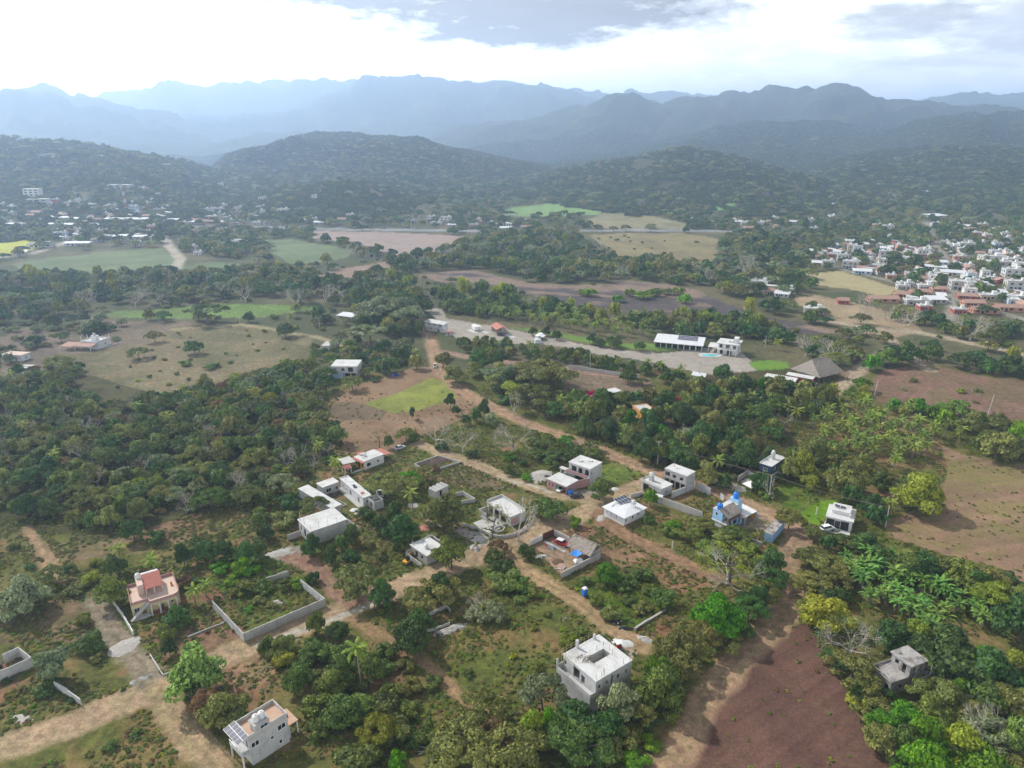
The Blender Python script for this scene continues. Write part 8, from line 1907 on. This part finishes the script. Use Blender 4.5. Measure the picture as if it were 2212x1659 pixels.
def name_houses():
    by = {}
    for o, base, px, py in HLIST: by.setdefault(base, []).append((px, py, o))
    LM = [(n, a, b) for a, b, n in LAND if not any(w in n for w in ('town', 'wood ', 'rim', 'hazy'))]
    for base, L in by.items():
        if len(L) == 1: continue
        b2 = {}
        for px, py, o in L:
            n = min(LM, key=lambda t: math.hypot(px-t[1], (py-t[2])*2))[0]; b2.setdefault(n, []).append((px, py, o, n))
        for n, M in b2.items():
            q = base.split(' in the ')[0].split(' at the ')[0].split(' on the ')[0].split(' below ')[0].split(' beside ')[0].split(' among ')[0].split(' south ')[0]
            M.sort(key=lambda t: math.hypot(t[0]-[l for l in LM if l[0] == n][0][1], t[1]-[l for l in LM if l[0] == n][0][2]))
            for i, (px, py, o, _) in enumerate(M):
                o['label'] = f"{q} near {n}" if len(M) == 1 else (f"{ORD[i]} {q} to {n}" if i < len(ORD) else f"{q} near {n}, among the farther ones")

# ------------------------------------------------------------------ woods, groves and hedges (regions in the 2212-px view)
D, M, O, Y, B, GY, BR = 'dark', 'mid', 'olive', 'yellow', 'bright', 'grey', 'brown'
WOOD = [(3,'a',3.2,5.5,1.35,(D,O,O,GY,M)), (3,'m',2.8,4.6,1.5,(D,M,M,O)), (2,'b',2.0,3.2,1.1,(D,O,M,BR)), (.6,'n',3,4.5,1.5,(GY,)), (.8,'a',2.4,4,1.3,(BR,GY,Y)), (.15,'p',2.6,3,2.4,('palm',))]
TALL = [(3,'m',5,8,1.35,(D,D,O)), (3,'a',5.5,9,1.2,(D,GY,O)), (.4,'t',4,6,2.0,(M,Y)), (.3,'n',5,8,1.3,(GY,)), (1.5,'b',2.5,4,1.1,(D,O))]
scatter([(-150,860),(0,830),(70,805),(150,792),(240,820),(330,862),(430,836),(560,806),(640,800),(700,850),(690,892),(733,922),(738,985),(700,1010),(650,1030),(620,1060),(600,1100),(540,1108),(420,1110),(300,1125),(245,1150),(150,1132),(0,1118),(-150,1110)], 5.4, WOOD, 'west', seed=1)
scatter([(560,812),(640,790),(700,735),(760,735),(880,745),(905,790),(880,800),(760,845),(690,850),(600,820)], 7.5, WOOD, 'stilt', seed=2, keep=.75)
scatter([(-200,600),(60,595),(200,602),(420,594),(600,586),(700,600),(830,592),(850,620),(840,650),(700,645),(560,640),(440,650),(330,655),(200,668),(100,690),(-200,720)], 11, TALL, 'west belt', seed=3, keep=.9)
scatter([(-150,690),(100,685),(180,700),(150,730),(240,760),(270,700),(180,690),(100,760),(0,820),(-150,830)], 9, [(2,'b',2,4,1.0,(D,O,GY)),(1,'m',3,5,1.3,(D,GY))], 'west scrub', seed=4, keep=.7)
scatter([(770,640),(850,600),(900,625),(920,680),(925,715),(900,730),(800,722),(750,690)], 10, TALL, 'centre grove', seed=5)
scatter([(840,562),(920,556),(985,540),(1005,520),(1100,505),(1250,505),(1262,530),(1320,545),(1332,572),(1420,562),(1520,580),(1560,555),(1640,590),(1700,645),(1720,692),(1640,672),(1560,632),(1440,612),(1350,600),(1300,612),(1170,611),(1080,592),(1020,578),(900,590),(850,600)], 11, TALL, 'belt', seed=6)
scatter([(1570,505),(1700,515),(1730,560),(1740,590),(1760,615),(1740,650),(1700,650),(1640,590),(1560,552)], 11, TALL, 'town edge', seed=7)
scatter([(940,640),(1100,652),(1250,668),(1290,676),(1300,690),(1100,690),(960,672)], 9, [(2,'m',4,6,1.4,(D,M)),(1,'t',3,5,2.2,(Y,M)),(.8,'p',2.8,3.2,2.5,('palm',))], 'mango grove', seed=8)
scatter([(1040,676),(1200,694),(1400,715),(1430,735),(1300,728),(1150,704),(1040,690)], 6.5, [(1,'p',2.8,3.3,2.4,('palm',))], 'palm rows', seed=9, clear=False)
scatter([(1400,690),(1560,690),(1680,702),(1690,742),(1600,728),(1500,738),(1430,722)], 9, [(2,'m',4.5,7,1.3,(D,O,D)),(.5,'t',4,5,2,(Y,M))], 'villa grove', seed=10)
scatter([(985,742),(1080,748),(1180,760),(1300,780),(1430,802),(1480,812),(1470,826),(1390,815),(1280,797),(1180,784),(1090,776),(990,764)], 5.2, [(3,'m',2.4,3.6,1.6,(D,M,O)),(.6,'p',2.4,2.8,2.2,('palm',))], 'lane hedge', seed=11, clear=False)
scatter([(1130,716),(1240,730),(1350,748),(1400,756),(1390,764),(1240,742),(1130,724)], 7.5, [(1,'m',3,3.8,1.5,(D,M))], 'avenue', seed=12, clear=False)
scatter([(1170,885),(1260,868),(1290,880),(1420,880),(1440,850),(1500,812),(1640,842),(1765,848),(1790,880),(1700,905),(1690,960),(1640,975),(1590,1025),(1530,1042),(1440,1008),(1380,985),(1330,965),(1220,920)], 7.6, [(4,'m',3.6,6.2,1.55,(D,D,M,O)),(2,'a',3.5,5.5,1.3,(D,O,GY)),(.5,'n',3,4.5,1.5,(GY,)),(.5,'p',2.8,3.2,2.5,('palm',)),(.3,'m',3,4,1.3,(Y,B))], 'east wood', seed=13)
scatter([(1300,800),(1330,815),(1500,820),(1480,850),(1420,860),(1330,830)], 8, [(2,'m',3,5,1.4,(D,M)),(1,'a',3,5,1.2,(O,))], 'yellow house', seed=14, keep=.7)
scatter([(985,800),(1060,782),(1150,790),(1215,815),(1220,850),(1160,872),(1060,870),(1000,830)], 9, TALL, 'centre trees', seed=15, keep=.7)
scatter([(1740,840),(1860,850),(1880,880),(1780,905),(1720,915),(1690,890)], 8, [(2,'m',3,4.5,1.5,(Y,M,O)),(1,'p',2.6,3,2.4,('palm',))], 'palm edge', seed=16)
scatter([(1750,905),(1840,885),(1960,890),(2020,925),(2010,985),(1960,1010),(1880,1000),(1770,955)], 5.0, [(1,'p',2.5,3.1,2.2,('palmlight',))], 'palm grove', seed=17, clear=False, keep=.9)
scatter([(1870,1000),(1960,1005),(1980,1020),(1900,1020)], 7, [(1,'p',2.6,3,2.2,('palm',)),(1,'m',3,4,1.2,(O,M))], 'palm grove', seed=18, clear=False)
scatter([(1690,965),(1770,975),(1880,1010),(1960,1030),(2000,1060),(1950,1100),(1880,1070),(1830,1082),(1780,1070),(1720,1050)], 7.2, [(2,'m',3.2,5.2,1.4,(O,M,D)),(1,'b',2,3,1.2,(O,M)),(1,'a',3,5,1.2,(O,Y))], 'field edge wood', seed=19, keep=.8)
scatter([(1890,755),(1960,770),(2060,780),(2300,800),(2300,840),(2150,812),(2040,800),(1960,795),(1900,790)], 9, TALL, 'road wood', seed=20, clear=False)
scatter([(1890,870),(2000,890),(2110,915),(2300,920),(2300,975),(2180,985),(2110,960),(2030,925),(1960,890)], 8.5, [(3,'m',3.2,5.5,1.3,(M,O,B)),(1,'b',2,3.4,1.1,(O,M)),(.4,'p',2.6,3,2.3,('palm',))], 'field hedge', seed=21, keep=.75)
scatter([(1735,1150),(1800,1160),(1900,1180),(1980,1190),(2060,1225),(2150,1255),(2300,1290),(2300,1330),(2180,1330),(2100,1290),(2030,1265),(1900,1205),(1810,1215),(1760,1200)], 6.6, [(3,'m',2.8,4.8,1.25,(D,D,M,O)),(2,'a',3,4.6,1.1,(O,D))], 'grove hedge', seed=22, clear=False)
scatter([(1722,1165),(1780,1190),(1810,1220),(1860,1290),(1850,1330),(1790,1360),(1745,1330),(1735,1260)], 6.4, [(2,'a',2.8,4.6,1.1,(O,O,D)),(1,'b',2,3,1,(O,M))], 'lane scrub', seed=23)
scatter([(1815,1213),(1905,1210),(1975,1240),(2035,1272),(2130,1318),(2140,1350),(2100,1378),(2000,1370),(1930,1345),(1870,1300)], 3.2, [(1,'k',1.8,2.4,1.6,('banana',))], 'banana grove', seed=24, keep=.8)
scatter([(1775,1405),(1830,1420),(1900,1420),(1990,1400),(2060,1400),(2150,1420),(2300,1400),(2300,1760),(1990,1760),(1945,1690),(1880,1570),(1835,1500)], 7.2, [(3,'m',3,5.2,1.3,(M,D,O,B)),(3,'a',3,5.4,1.15,(O,D,O)),(1,'b',2,3,1,(O,M,Y))], 'river wood', seed=25, keep=.85)
scatter([(1698,1205),(1690,1260),(1690,1310),(1620,1385),(1560,1450),(1500,1530),(1450,1560),(1400,1580),(1300,1660),(1100,1740),(930,1740),(960,1640),(1100,1600),(1200,1540),(1280,1560),(1400,1480),(1440,1420),(1490,1330),(1610,1310),(1670,1240)], 7.0, [(3,'a',3,5.2,1.2,(O,D,D)),(2,'m',3,4.6,1.4,(D,M)),(1.5,'b',2,3,1,(O,M,D))], 'lane hedge east', seed=26, keep=.62)
scatter([(600,1395),(700,1370),(850,1420),(900,1450),(900,1520),(880,1620),(820,1640),(720,1600),(640,1560),(600,1480)], 6.0, [(2,'b',2,3.4,1.1,(M,D,O)),(1,'m',2.8,4,1.2,(M,D))], 'lower thicket', seed=27, keep=.55)
scatter([(1040,1190),(1090,1200),(1140,1260),(1180,1300),(1130,1310),(1060,1260)], 5, [(1,'b',2,3,1.05,(M,D,M))], 'vine mound', seed=28, keep=.6)
scatter([(720,1140),(800,1120),(880,1170),(900,1220),(830,1260),(760,1220),(700,1200)], 6.5, [(2,'b',1.8,3,1.2,(D,O,BR)),(1,'m',2.5,3.6,1.5,(D,O))], 'village middle', seed=29, keep=.55)
scatter([(560,1110),(640,1110),(640,1150),(560,1180),(420,1190),(280,1180),(330,1150),(450,1150)], 8, [(1,'b',1.4,2.6,1.1,(D,O)),(.5,'m',2.4,3.2,1.6,(D,M))], 'north plots', seed=30, keep=.4)
scatter([(-100,1160),(110,1150),(240,1230),(180,1330),(60,1370),(-100,1380)], 8, [(2,'b',1.2,2.4,1.0,(O,Y,D)),(1,'a',2.5,4,1.2,(O,))], 'west plots', seed=31, keep=.45)
scatter([(1150,930),(1240,960),(1330,985),(1300,1000),(1180,1010),(1140,990)], 6, [(2,'a',2.5,4,1.0,(M,O)),(2,'b',1.5,2.8,1.0,(M,B,O))], 'pink house scrub', seed=32, keep=.7)
scatter([(1400,1060),(1480,1090),(1560,1130),(1640,1200),(1560,1250),(1480,1200),(1380,1160),(1330,1130)], 7, [(2,'b',1.4,2.6,1.0,(M,O,B)),(.5,'a',2.5,4,1.1,(O,))], 'yard scrub', seed=33, keep=.45)
scatter([(1480,1060),(1560,1080),(1640,1100),(1700,1130),(1640,1040),(1560,1045)], 8, [(1,'b',1.6,2.8,1.1,(M,O,D)),(.6,'m',2.6,4,1.4,(D,O))], 'blue house yard', seed=34, keep=.5)
scatter([(900,1000),(1000,1030),(1060,1075),(1000,1085),(900,1055)], 8, [(1,'b',1.2,2.2,1.0,(O,M,BR))], 'ruin plot', seed=35, keep=.35)
# pasture and plots: single low bushes
scatter([(190,850),(330,725),(520,706),(680,730),(640,800),(430,840),(330,866)], 11, [(1,'b',.8,2.2,.9,(O,M,D,Y))], 'pasture', clear=False, seed=36, keep=.4)
scatter([(920,1330),(1060,1280),(1110,1250),(1250,1370),(1150,1500),(1000,1500)], 6, [(1,'b',.6,1.5,.9,(M,O,Y))], 'meadow', seed=37, keep=.5)
scatter([(120,1620),(320,1540),(420,1660),(300,1740),(60,1740)], 6, [(1,'b',.7,1.7,.9,(M,D,O))], 'south plot', seed=38, keep=.4)
scatter([(-60,1390),(200,1400),(290,1440),(200,1540),(-60,1600)], 6, [(1,'b',.7,1.8,.9,(M,D,O))], 'west corner plot', seed=39, keep=.5)
scatter([(1265,508),(1555,515),(1520,578),(1330,570)], 22, [(1,'b',1.4,3,1.0,(O,D))], 'dry field', clear=False, seed=40, keep=.4)
scatter([(1885,812),(2300,835),(2300,900),(2000,880)], 12, [(1,'b',.8,2.4,.9,(O,Y,M))], 'red field', clear=False, seed=41, keep=.45)
# plain beyond the road: woods, lines of trees and town gardens
FARW = [(3,'m',5,8,1.25,(D,D,O)), (3,'a',6,9,1.1,(D,GY,O)), (.3,'n',6,9,1.2,(GY,))]
TOWNT = [(3,'m',4,7,1.3,(D,D,M)), (1,'a',5,8,1.1,(D,O)), (1.0,'p',3,3.4,2.8,('palm',))]
scatter([(-200,405),(300,410),(520,405),(600,440),(900,480),(960,470),(960,492),(500,488),(200,484),(-200,484)], 17, TOWNT, 'west town', seed=42, keep=.62, minpy=380)
scatter([(-200,494),(330,496),(380,525),(330,532),(150,540),(-200,525)], 16, TOWNT, 'west town south', seed=43, keep=.45)
scatter([(380,498),(480,502),(680,500),(690,520),(800,545),(850,556),(800,566),(700,548),(560,540),(520,560),(400,552),(385,520)], 13, FARW, 'river line', seed=44, keep=.75)
scatter([(940,440),(1060,445),(1200,470),(1220,492),(1180,495),(960,495),(930,470)], 17, TOWNT, 'middle town', seed=45, keep=.6)
scatter([(1200,468),(1250,470),(1300,495),(1240,502),(1190,500)], 16, FARW, 'middle wood', seed=46)
scatter([(1480,478),(1570,484),(1560,500),(1480,503)], 13, [(1,'m',5,7,1.3,(D,))], 'orchard block', seed=47)
scatter([(600,400),(760,395),(960,392),(1080,410),(1060,440),(1180,440),(1290,448),(1300,462),(1450,440),(1600,450),(1600,470),(1480,470),(1300,465),(1050,450),(950,445),(880,425)], 18, FARW, 'plain wood', seed=48, keep=.7, minpy=360)
scatter([(1580,455),(1700,445),(1900,440),(2300,440),(2300,475),(1900,478),(1640,480)], 18, TOWNT, 'east town north', seed=49, keep=.62, minpy=380)
scatter([(1570,480),(1700,480),(1900,488),(2300,500),(2300,700),(2180,690),(2010,665),(1900,640),(1960,625),(1890,605),(1820,582),(1740,590),(1690,540),(1570,505)], 15, TOWNT, 'east town', seed=50, keep=.62)
scatter([(1690,640),(1740,640),(1800,680),(1860,700),(1830,720),(1760,705),(1700,680)], 13, TOWNT, 'town corner', seed=51, keep=.5)
scatter([(1880,715),(1960,700),(2050,700),(2300,730),(2300,760),(2100,740),(1980,725)], 12, TALL, 'north road wood', seed=52, keep=.7, clear=False)
scatter([(1620,740),(1700,742),(1790,752),(1860,760),(1860,790),(1700,770),(1620,765)], 11, [(1,'m',3.5,6,1.3,(D,M,O)),(.5,'p',2.8,3.2,2.4,('palm',)),(.3,'a',5,7,1.1,(O,))], 'villa garden', seed=53, keep=.6, clear=False)

SCR = [(2,'b',1.6,3.4,1.05,(D,O,M,GY)), (1.4,'m',3.2,5.5,1.3,(D,D,O)), (1,'a',3.5,6,1.15,(D,GY,O)), (.2,'n',3.5,6,1.4,(GY,))]
scatter([(-200,590),(560,580),(860,560),(920,640),(930,760),(700,730),(560,705),(330,700),(150,740),(-200,800)], 12, SCR, 'west middle', seed=60, keep=.5)
scatter([(900,590),(1300,610),(1700,690),(1860,730),(1880,800),(1640,740),(1300,690),(1000,660),(920,650)], 11, SCR, 'mid middle', seed=61, keep=.5)
scatter([(930,640),(1290,680),(1420,690),(1430,712),(1280,700),(1100,690),(960,680)], 7, [(2,'m',3.2,5,1.4,(D,M,D)),(1,'p',2.8,3.2,2.4,('palm',))], 'palm rows', seed=62, keep=.75)
scatter([(1700,690),(1860,720),(2300,730),(2300,790),(1960,760),(1860,800)], 11, SCR, 'lane middle', seed=63, keep=.6)
scatter([(-200,440),(2300,440),(2300,600),(1740,590),(1560,500),(1200,510),(900,560),(600,580),(-200,560)], 21, FARW, 'plain trees', seed=64, keep=.5)
scatter([(-150,395),(400,400),(900,395),(1600,395),(2300,400),(2300,445),(-150,445)], 22, FARW, 'foot of hills', seed=65, keep=.75, minpy=360)
scatter([(1730,480),(2300,480),(2300,560),(2000,530),(1740,540)], 13, TOWNT, 'town trees', seed=66, keep=.5)
scatter([(1880,655),(1990,690),(2100,705),(2300,720),(2300,745),(2080,728),(1960,712),(1890,700)], 10, [(2,'n',4,7,1.4,(GY,)), (2,'m',3.5,6,1.3,(D,O,M)), (1,'p',3,3.3,2.6,('palm',))], 'town front', seed=67, keep=.6)

# ------------------------------------------------------------------ grow the plants
COLW = {'dark': 'dark green', 'mid': 'mid green', 'olive': 'olive', 'bright': 'bright green', 'yellow': 'yellow-green', 'grey': 'grey-green', 'brown': 'brownish', 'red': 'dull red', 'pink': 'magenta', 'lime': 'light-tipped green', 'palm': 'green', 'palmlight': 'yellowish', 'banana': 'pale green'}
SHW = {'round': 'round-crowned tree', 'airy': 'feathery tree', 'flat': 'umbrella tree', 'tall': 'tall plumed tree', 'sparse': 'thin-leaved pale tree', 'bush': 'bush', 'bare': 'leafless grey tree', 'palm': 'coconut palm', 'banana': 'banana clump'}
CATW = {'broadleaf_tree': 'tree', 'shrub': 'bush', 'coconut_palm': 'palm', 'bare_tree': 'tree', 'banana_plant': 'banana plant'}
SZ = lambda p: 'small' if p['h'] < (1.7 if p['kind'] == 'shrub' else 5) else ('tall' if p['h'] > (4.2 if p['kind'] == 'shrub' else 9.5) else 'medium')

def label_plants(items):
    buckets = {}
    for p in items:
        bx, by = P(p['x'], p['y'], p['z'])
        d = [(math.hypot(bx-a, (by-b)*1.6), nm, a, b) for a, b, nm in LAND]
        dd, nm, a, b = min(d)
        if abs(by-b)*1.1 > abs(bx-a): rel = 'in front of' if by > b else 'behind'
        else: rel = 'left of' if bx < a else 'right of'
        if p['zone'] in ('palm grove', 'banana grove', 'west') and dd < 90: rel = 'near'
        w = f"{SZ(p)} {COLW[p['color']]} {SHW[p['shape']]}"
        if p['shape'] == 'bare': w = f"{SZ(p)} {SHW['bare']}"
        buckets.setdefault((w, rel, nm), []).append((dd, p))
    for (w, rel, nm), L in buckets.items():
        L.sort(key=lambda t: t[0])
        for i, (dd, p) in enumerate(L):
            p['label'] = f"{w} {rel} {nm}" if len(L) == 1 else (f"{ORD[i]} {w} {rel} {nm}" if i < len(ORD) else f"{w} {rel} {nm}, among the farther ones")

def grow():
    kinds = {}
    for p in PLANTS:
        bx, by = P(p['x'], p['y'], p['z'])
        if not (-60 < bx < 2275 and by < 1790):       # out of frame: stuff only (kept for side views)
            p['px'] *= .02
        kinds.setdefault(p['kind'], []).append(p)
    stuff = []
    mats = {}
    for kd, L in kinds.items():
        L.sort(key=lambda p: -p['px'])
        near, rest = L[:296], L[296:]
        rest += [p for p in near if p['px'] < 3]; near = [p for p in near if p['px'] >= 3]
        label_plants(near)
        print(kd, len(L), 'individual', len(near), 'smallest', near[-1]['px'] if near else 0)
        for p in near:
            loc = (p['x'], p['y'], p['z']-.03); sh = p['shape']; big = p['px'] > 26
            grp = CATW[kd]+'s of the valley'
            if sh in ('palm', 'banana'):
                def mk(lo):
                    if sh == 'palm':
                        h = max(3, min(15, round(p['h']/2)*2)) if lo else p['h']
                        t, c = palm_meshes(p['var'], max(3, round(p['h'])), lo); return t, c
                    return banana_meshes(p['var'])
                lo = p['px'] < 22
                key = (sh, p['var'], round(p['h']) if sh == 'palm' else 0, lo)
                t, c = mk(lo)
                tm = cached(('t',)+key, lambda: t.mesh('trunk', bark('palm_bark', (132,122,108))))
                cm = cached(('c',)+key, lambda: c.mesh('crown', LEAF[p['color']]()))
                k = 1.0 if sh == 'palm' else p['h']/3.0
                o = thing(kd, p['label'], CATW[kd], loc, p['rz'], grp)
                o.scale = (k, k, k)
                link('stem' if sh == 'banana' else 'trunk', tm, o); link('crown' if sh == 'palm' else 'leaves', cm, o)
            elif sh == 'bare':
                me = bare_mesh(p['var'], 6 if p['px'] > 40 else 5)
                o = tag(link(kd, me, None, loc, p['rz'], (p['r']*.98, p['r']*.98, p['h'])), p['label'], 'tree', grp)
            elif sh == 'bush':
                o = tag(link(kd, crown_mesh('bush', p['color'], p['var'], p['px'] < 12), None, loc, p['rz'], (p['r'], p['r'], p['h'])), p['label'], 'bush', grp)
            elif big:
                o = thing(kd, p['label'], 'tree', loc, p['rz'], grp)
                sc = (p['r']*random.uniform(.86,1.14), p['r']*random.uniform(.86,1.14), p['h'])
                link('trunk', trunk_mesh(sh, p['var']), o, None, 0, sc)
                link('crown', crown_mesh(sh, p['color'], p['var']), o, None, 0, sc)
            else:
                o = tag(link(kd, lo_tree(sh, p['color'], p['var']), None, loc, p['rz'], (p['r'], p['r'], p['h'])), p['label'], 'tree', grp)
        for p in rest: stuff.append((kd, p))
    # hillside woodland: one tree for every 90 square metres or so of slope
    rs = np.random.default_rng(77)
    groups = {}
    for kd, p in stuff:
        nm = {'broadleaf_tree': 'woodland', 'shrub': 'undergrowth', 'coconut_palm': 'palm_woodland', 'bare_tree': 'woodland', 'banana_plant': 'undergrowth'}[kd]
        groups.setdefault(nm, []).append((p['shape'], p['color'], p['x'], p['y'], p['z'], p['r'], p['h'], p['rz']))
    n = 230000
    a = rs.uniform(R(-41), R(41), n); r = np.sqrt(rs.uniform(900**2, 3300**2, n))
    x, y = r*np.sin(a), r*np.cos(a); z = height(x, y)
    dens = fbm(x/70, y/70, 3, 19)
    keep = (z > 3) & (dens > .31) & (rs.random(n) < np.clip(1.25-(r-1200)/3800, .5, 1))
    # only slopes that can be seen from the valley side
    z2 = height(x*(1+12/r), y*(1+12/r)); keep &= (z2-z) > -1.5
    px, py = P(x, y, z)
    for c in CLEAR: keep &= ~inpoly(px, py, c)
    hs = []
    cs = np.array(['dark','dark','mid','olive','olive','grey','brown','yellow'])
    for i in np.nonzero(keep)[0]:
        c = rs.choice(8, p=[.30,.20,.20,.17,.07,.04,.01,.01])
        rr = rs.uniform(4.0, 7.0)
        hs.append(('round' if c % 2 == 0 else 'airy', 'hill' if rs.random() < .8 else str(cs[c]), x[i], y[i], z[i]-.3*rr, rr, rr*rs.uniform(.8, 1.2), rs.uniform(0, 6.28)))
    groups['hill_woodland'] = hs
    LBL = {'woodland': 'distant trees of the valley merging into one wood', 'undergrowth': 'low bushes and leafy growth between the trees', 'palm_woodland': 'far palm crowns among the town gardens', 'hill_woodland': 'dense forest cloaking the hills', 'weeds': 'tufts of weeds and rough grass over the open plots'}
    for nm, L in groups.items():
        print('stuff', nm, len(L)); scatter_stuff(nm, L, LBL[nm])
    # rough grass and weeds near the viewer
    n = 120000
    a = rs.uniform(R(-44), R(44), n); r = np.sqrt(rs.uniform(95**2, 310**2, n))
    x, y = r*np.sin(a), r*np.cos(a); px, py = P(x, y, x*0)
    k = ~near_road(x, y, .8) & (fbm(x/9, y/9, 3, 6)+.25*(rs.random(n)-.5) > .46)
    for i, c in enumerate(CLEAR):
        k &= ~(inpoly(px, py, c) & (rs.random(n) < .94))
    for c in BUILT: k &= ~inpoly(x, y, c)
    W = []
    for i in np.nonzero(k)[0]:
        c = ('mid','olive','yellow','bright','brown')[rs.choice(5, p=[.30,.42,.08,.03,.17])]; rr = rs.uniform(.18, .62)
        W.append(('bush', c, x[i], y[i], -.05, rr, rr*rs.uniform(.6, 1.2), rs.uniform(0, 6.28)))
    scatter_stuff('weeds', W, LBL['weeds'])

def source(shape, color, var):
    """a standing plant whose mesh the massed plants repeat"""
    if shape == 'palm':
        t, c = palm_meshes(var, 9, True)
        def mk():
            mb = MB(); mb.add(c.v, c.f, 0); mb.add(t.v, t.f, 1)
            return mb.mesh('palm_mesh', [LEAF['palm'](), bark('palm_bark', (132,122,108))])
        return cached(('palmsrc', var), mk)
    if shape == 'banana': return cached(('bansrc', var), lambda: banana_meshes(var)[1].mesh('banana_mesh', LEAF['banana']()))
    if shape == 'bare': return bare_mesh(var, 4)
    if shape == 'bush': return crown_mesh('bush', color, var, True)
    return lo_tree(shape, color, var)

def scatter_stuff(name, L, label):
    keys = {}
    for i, t in enumerate(L): keys.setdefault((t[0], t[1], i % 2), []).append(t)
    me = bpy.data.meshes.new(name)
    order = []; vid = []
    for k, (key, items) in enumerate(keys.items()):
        order += items; vid += [k]*len(items)
    n = len(order)
    A = np.array([[t[2], t[3], t[4], t[5], t[6], t[7]] for t in order], np.float32)
    me.vertices.add(n); me.vertices.foreach_set('co', A[:, :3].ravel())
    palm = np.array([t[0] in ('palm', 'banana') for t in order])
    sc = np.stack([A[:, 3], A[:, 3], A[:, 4]], 1)
    sc[palm] = (A[palm, 4]/9.0)[:, None] if palm.any() else 0
    isb = np.array([t[0] == 'banana' for t in order])
    if isb.any(): sc[isb] = (A[isb, 4]/3.0)[:, None]
    at = me.attributes.new('size3', 'FLOAT_VECTOR', 'POINT'); at.data.foreach_set('vector', sc.astype(np.float32).ravel())
    at = me.attributes.new('turn', 'FLOAT_VECTOR', 'POINT'); at.data.foreach_set('vector', np.stack([A[:, 5]*0, A[:, 5]*0, A[:, 5]], 1).astype(np.float32).ravel())
    at = me.attributes.new('vid', 'INT', 'POINT'); at.data.foreach_set('value', np.array(vid, np.int32))
    o = link(name, me); o['kind'] = 'stuff'; o['label'] = label; o['category'] = 'plants'
    ng = bpy.data.node_groups.new(name, 'GeometryNodeTree')
    ng.interface.new_socket('Geometry', in_out='INPUT', socket_type='NodeSocketGeometry')
    ng.interface.new_socket('Geometry', in_out='OUTPUT', socket_type='NodeSocketGeometry')
    T = NT(ng); gi = T.n('NodeGroupInput'); go = T.n('NodeGroupOutput'); jn = T.n('GeometryNodeJoinGeometry')
    def attr(nm, ty):
        nd = T.n('GeometryNodeInputNamedAttribute', data_type=ty); nd.inputs[0].default_value = nm; return nd.outputs[0]
    av, ar, ai = attr('size3', 'FLOAT_VECTOR'), attr('turn', 'FLOAT_VECTOR'), attr('vid', 'INT')
    for k, key in enumerate(keys):
        src = SRC.get(key)
        if src is None:
            # the first plant of this look stands as an object of its own and lends its mesh
            t = keys[key][0]
            src = bpy.data.objects.new('mesh_source', source(*key)); SRC[key] = src
        cp = T.n('FunctionNodeCompare', data_type='INT', operation='EQUAL'); T.link(ai, cp.inputs[2]); cp.inputs[3].default_value = k
        oi = T.n('GeometryNodeObjectInfo', transform_space='ORIGINAL'); oi.inputs['Object'].default_value = src; oi.inputs['As Instance'].default_value = True
        ip = T.n('GeometryNodeInstanceOnPoints')
        T.link(gi.outputs[0], ip.inputs['Points']); T.link(cp.outputs[0], ip.inputs['Selection']); T.link(oi.outputs['Geometry'], ip.inputs['Instance'])
        T.link(ar, ip.inputs['Rotation']); T.link(av, ip.inputs['Scale'])
        T.link(ip.outputs[0], jn.inputs[0])
    T.link(jn.outputs[0], go.inputs[0])
    md = o.modifiers.new('scatter', 'NODES'); md.node_group = ng
SRC = {}
name_houses()
if not globals().get("NOGROW"): grow()

# ------------------------------------------------------------------ haze
def make_haze():
    mb = MB(); mb.box(-11700, 11700, -300, 11700, -1.5, HAZE_TOP)
    m = bpy.data.materials.new('haze_air'); m.use_nodes = True; T = NT(m.node_tree)
    vol = T.n('ShaderNodeVolumePrincipled')
    vol.inputs['Color'].default_value = (0.54, 0.72, 0.985, 1)
    vol.inputs['Density'].default_value = HAZE_DENSITY
    vol.inputs['Anisotropy'].default_value = 0.6
    o = T.n('ShaderNodeOutputMaterial'); T.link(vol.outputs[0], o.inputs['Volume'])
    h = obj('haze', mb, m); h['kind'] = 'stuff'; h['label'] = 'pale blue haze filling the air over the valley'; h['category'] = 'haze'
make_haze()
print('OBJECTS', len(scn.objects))
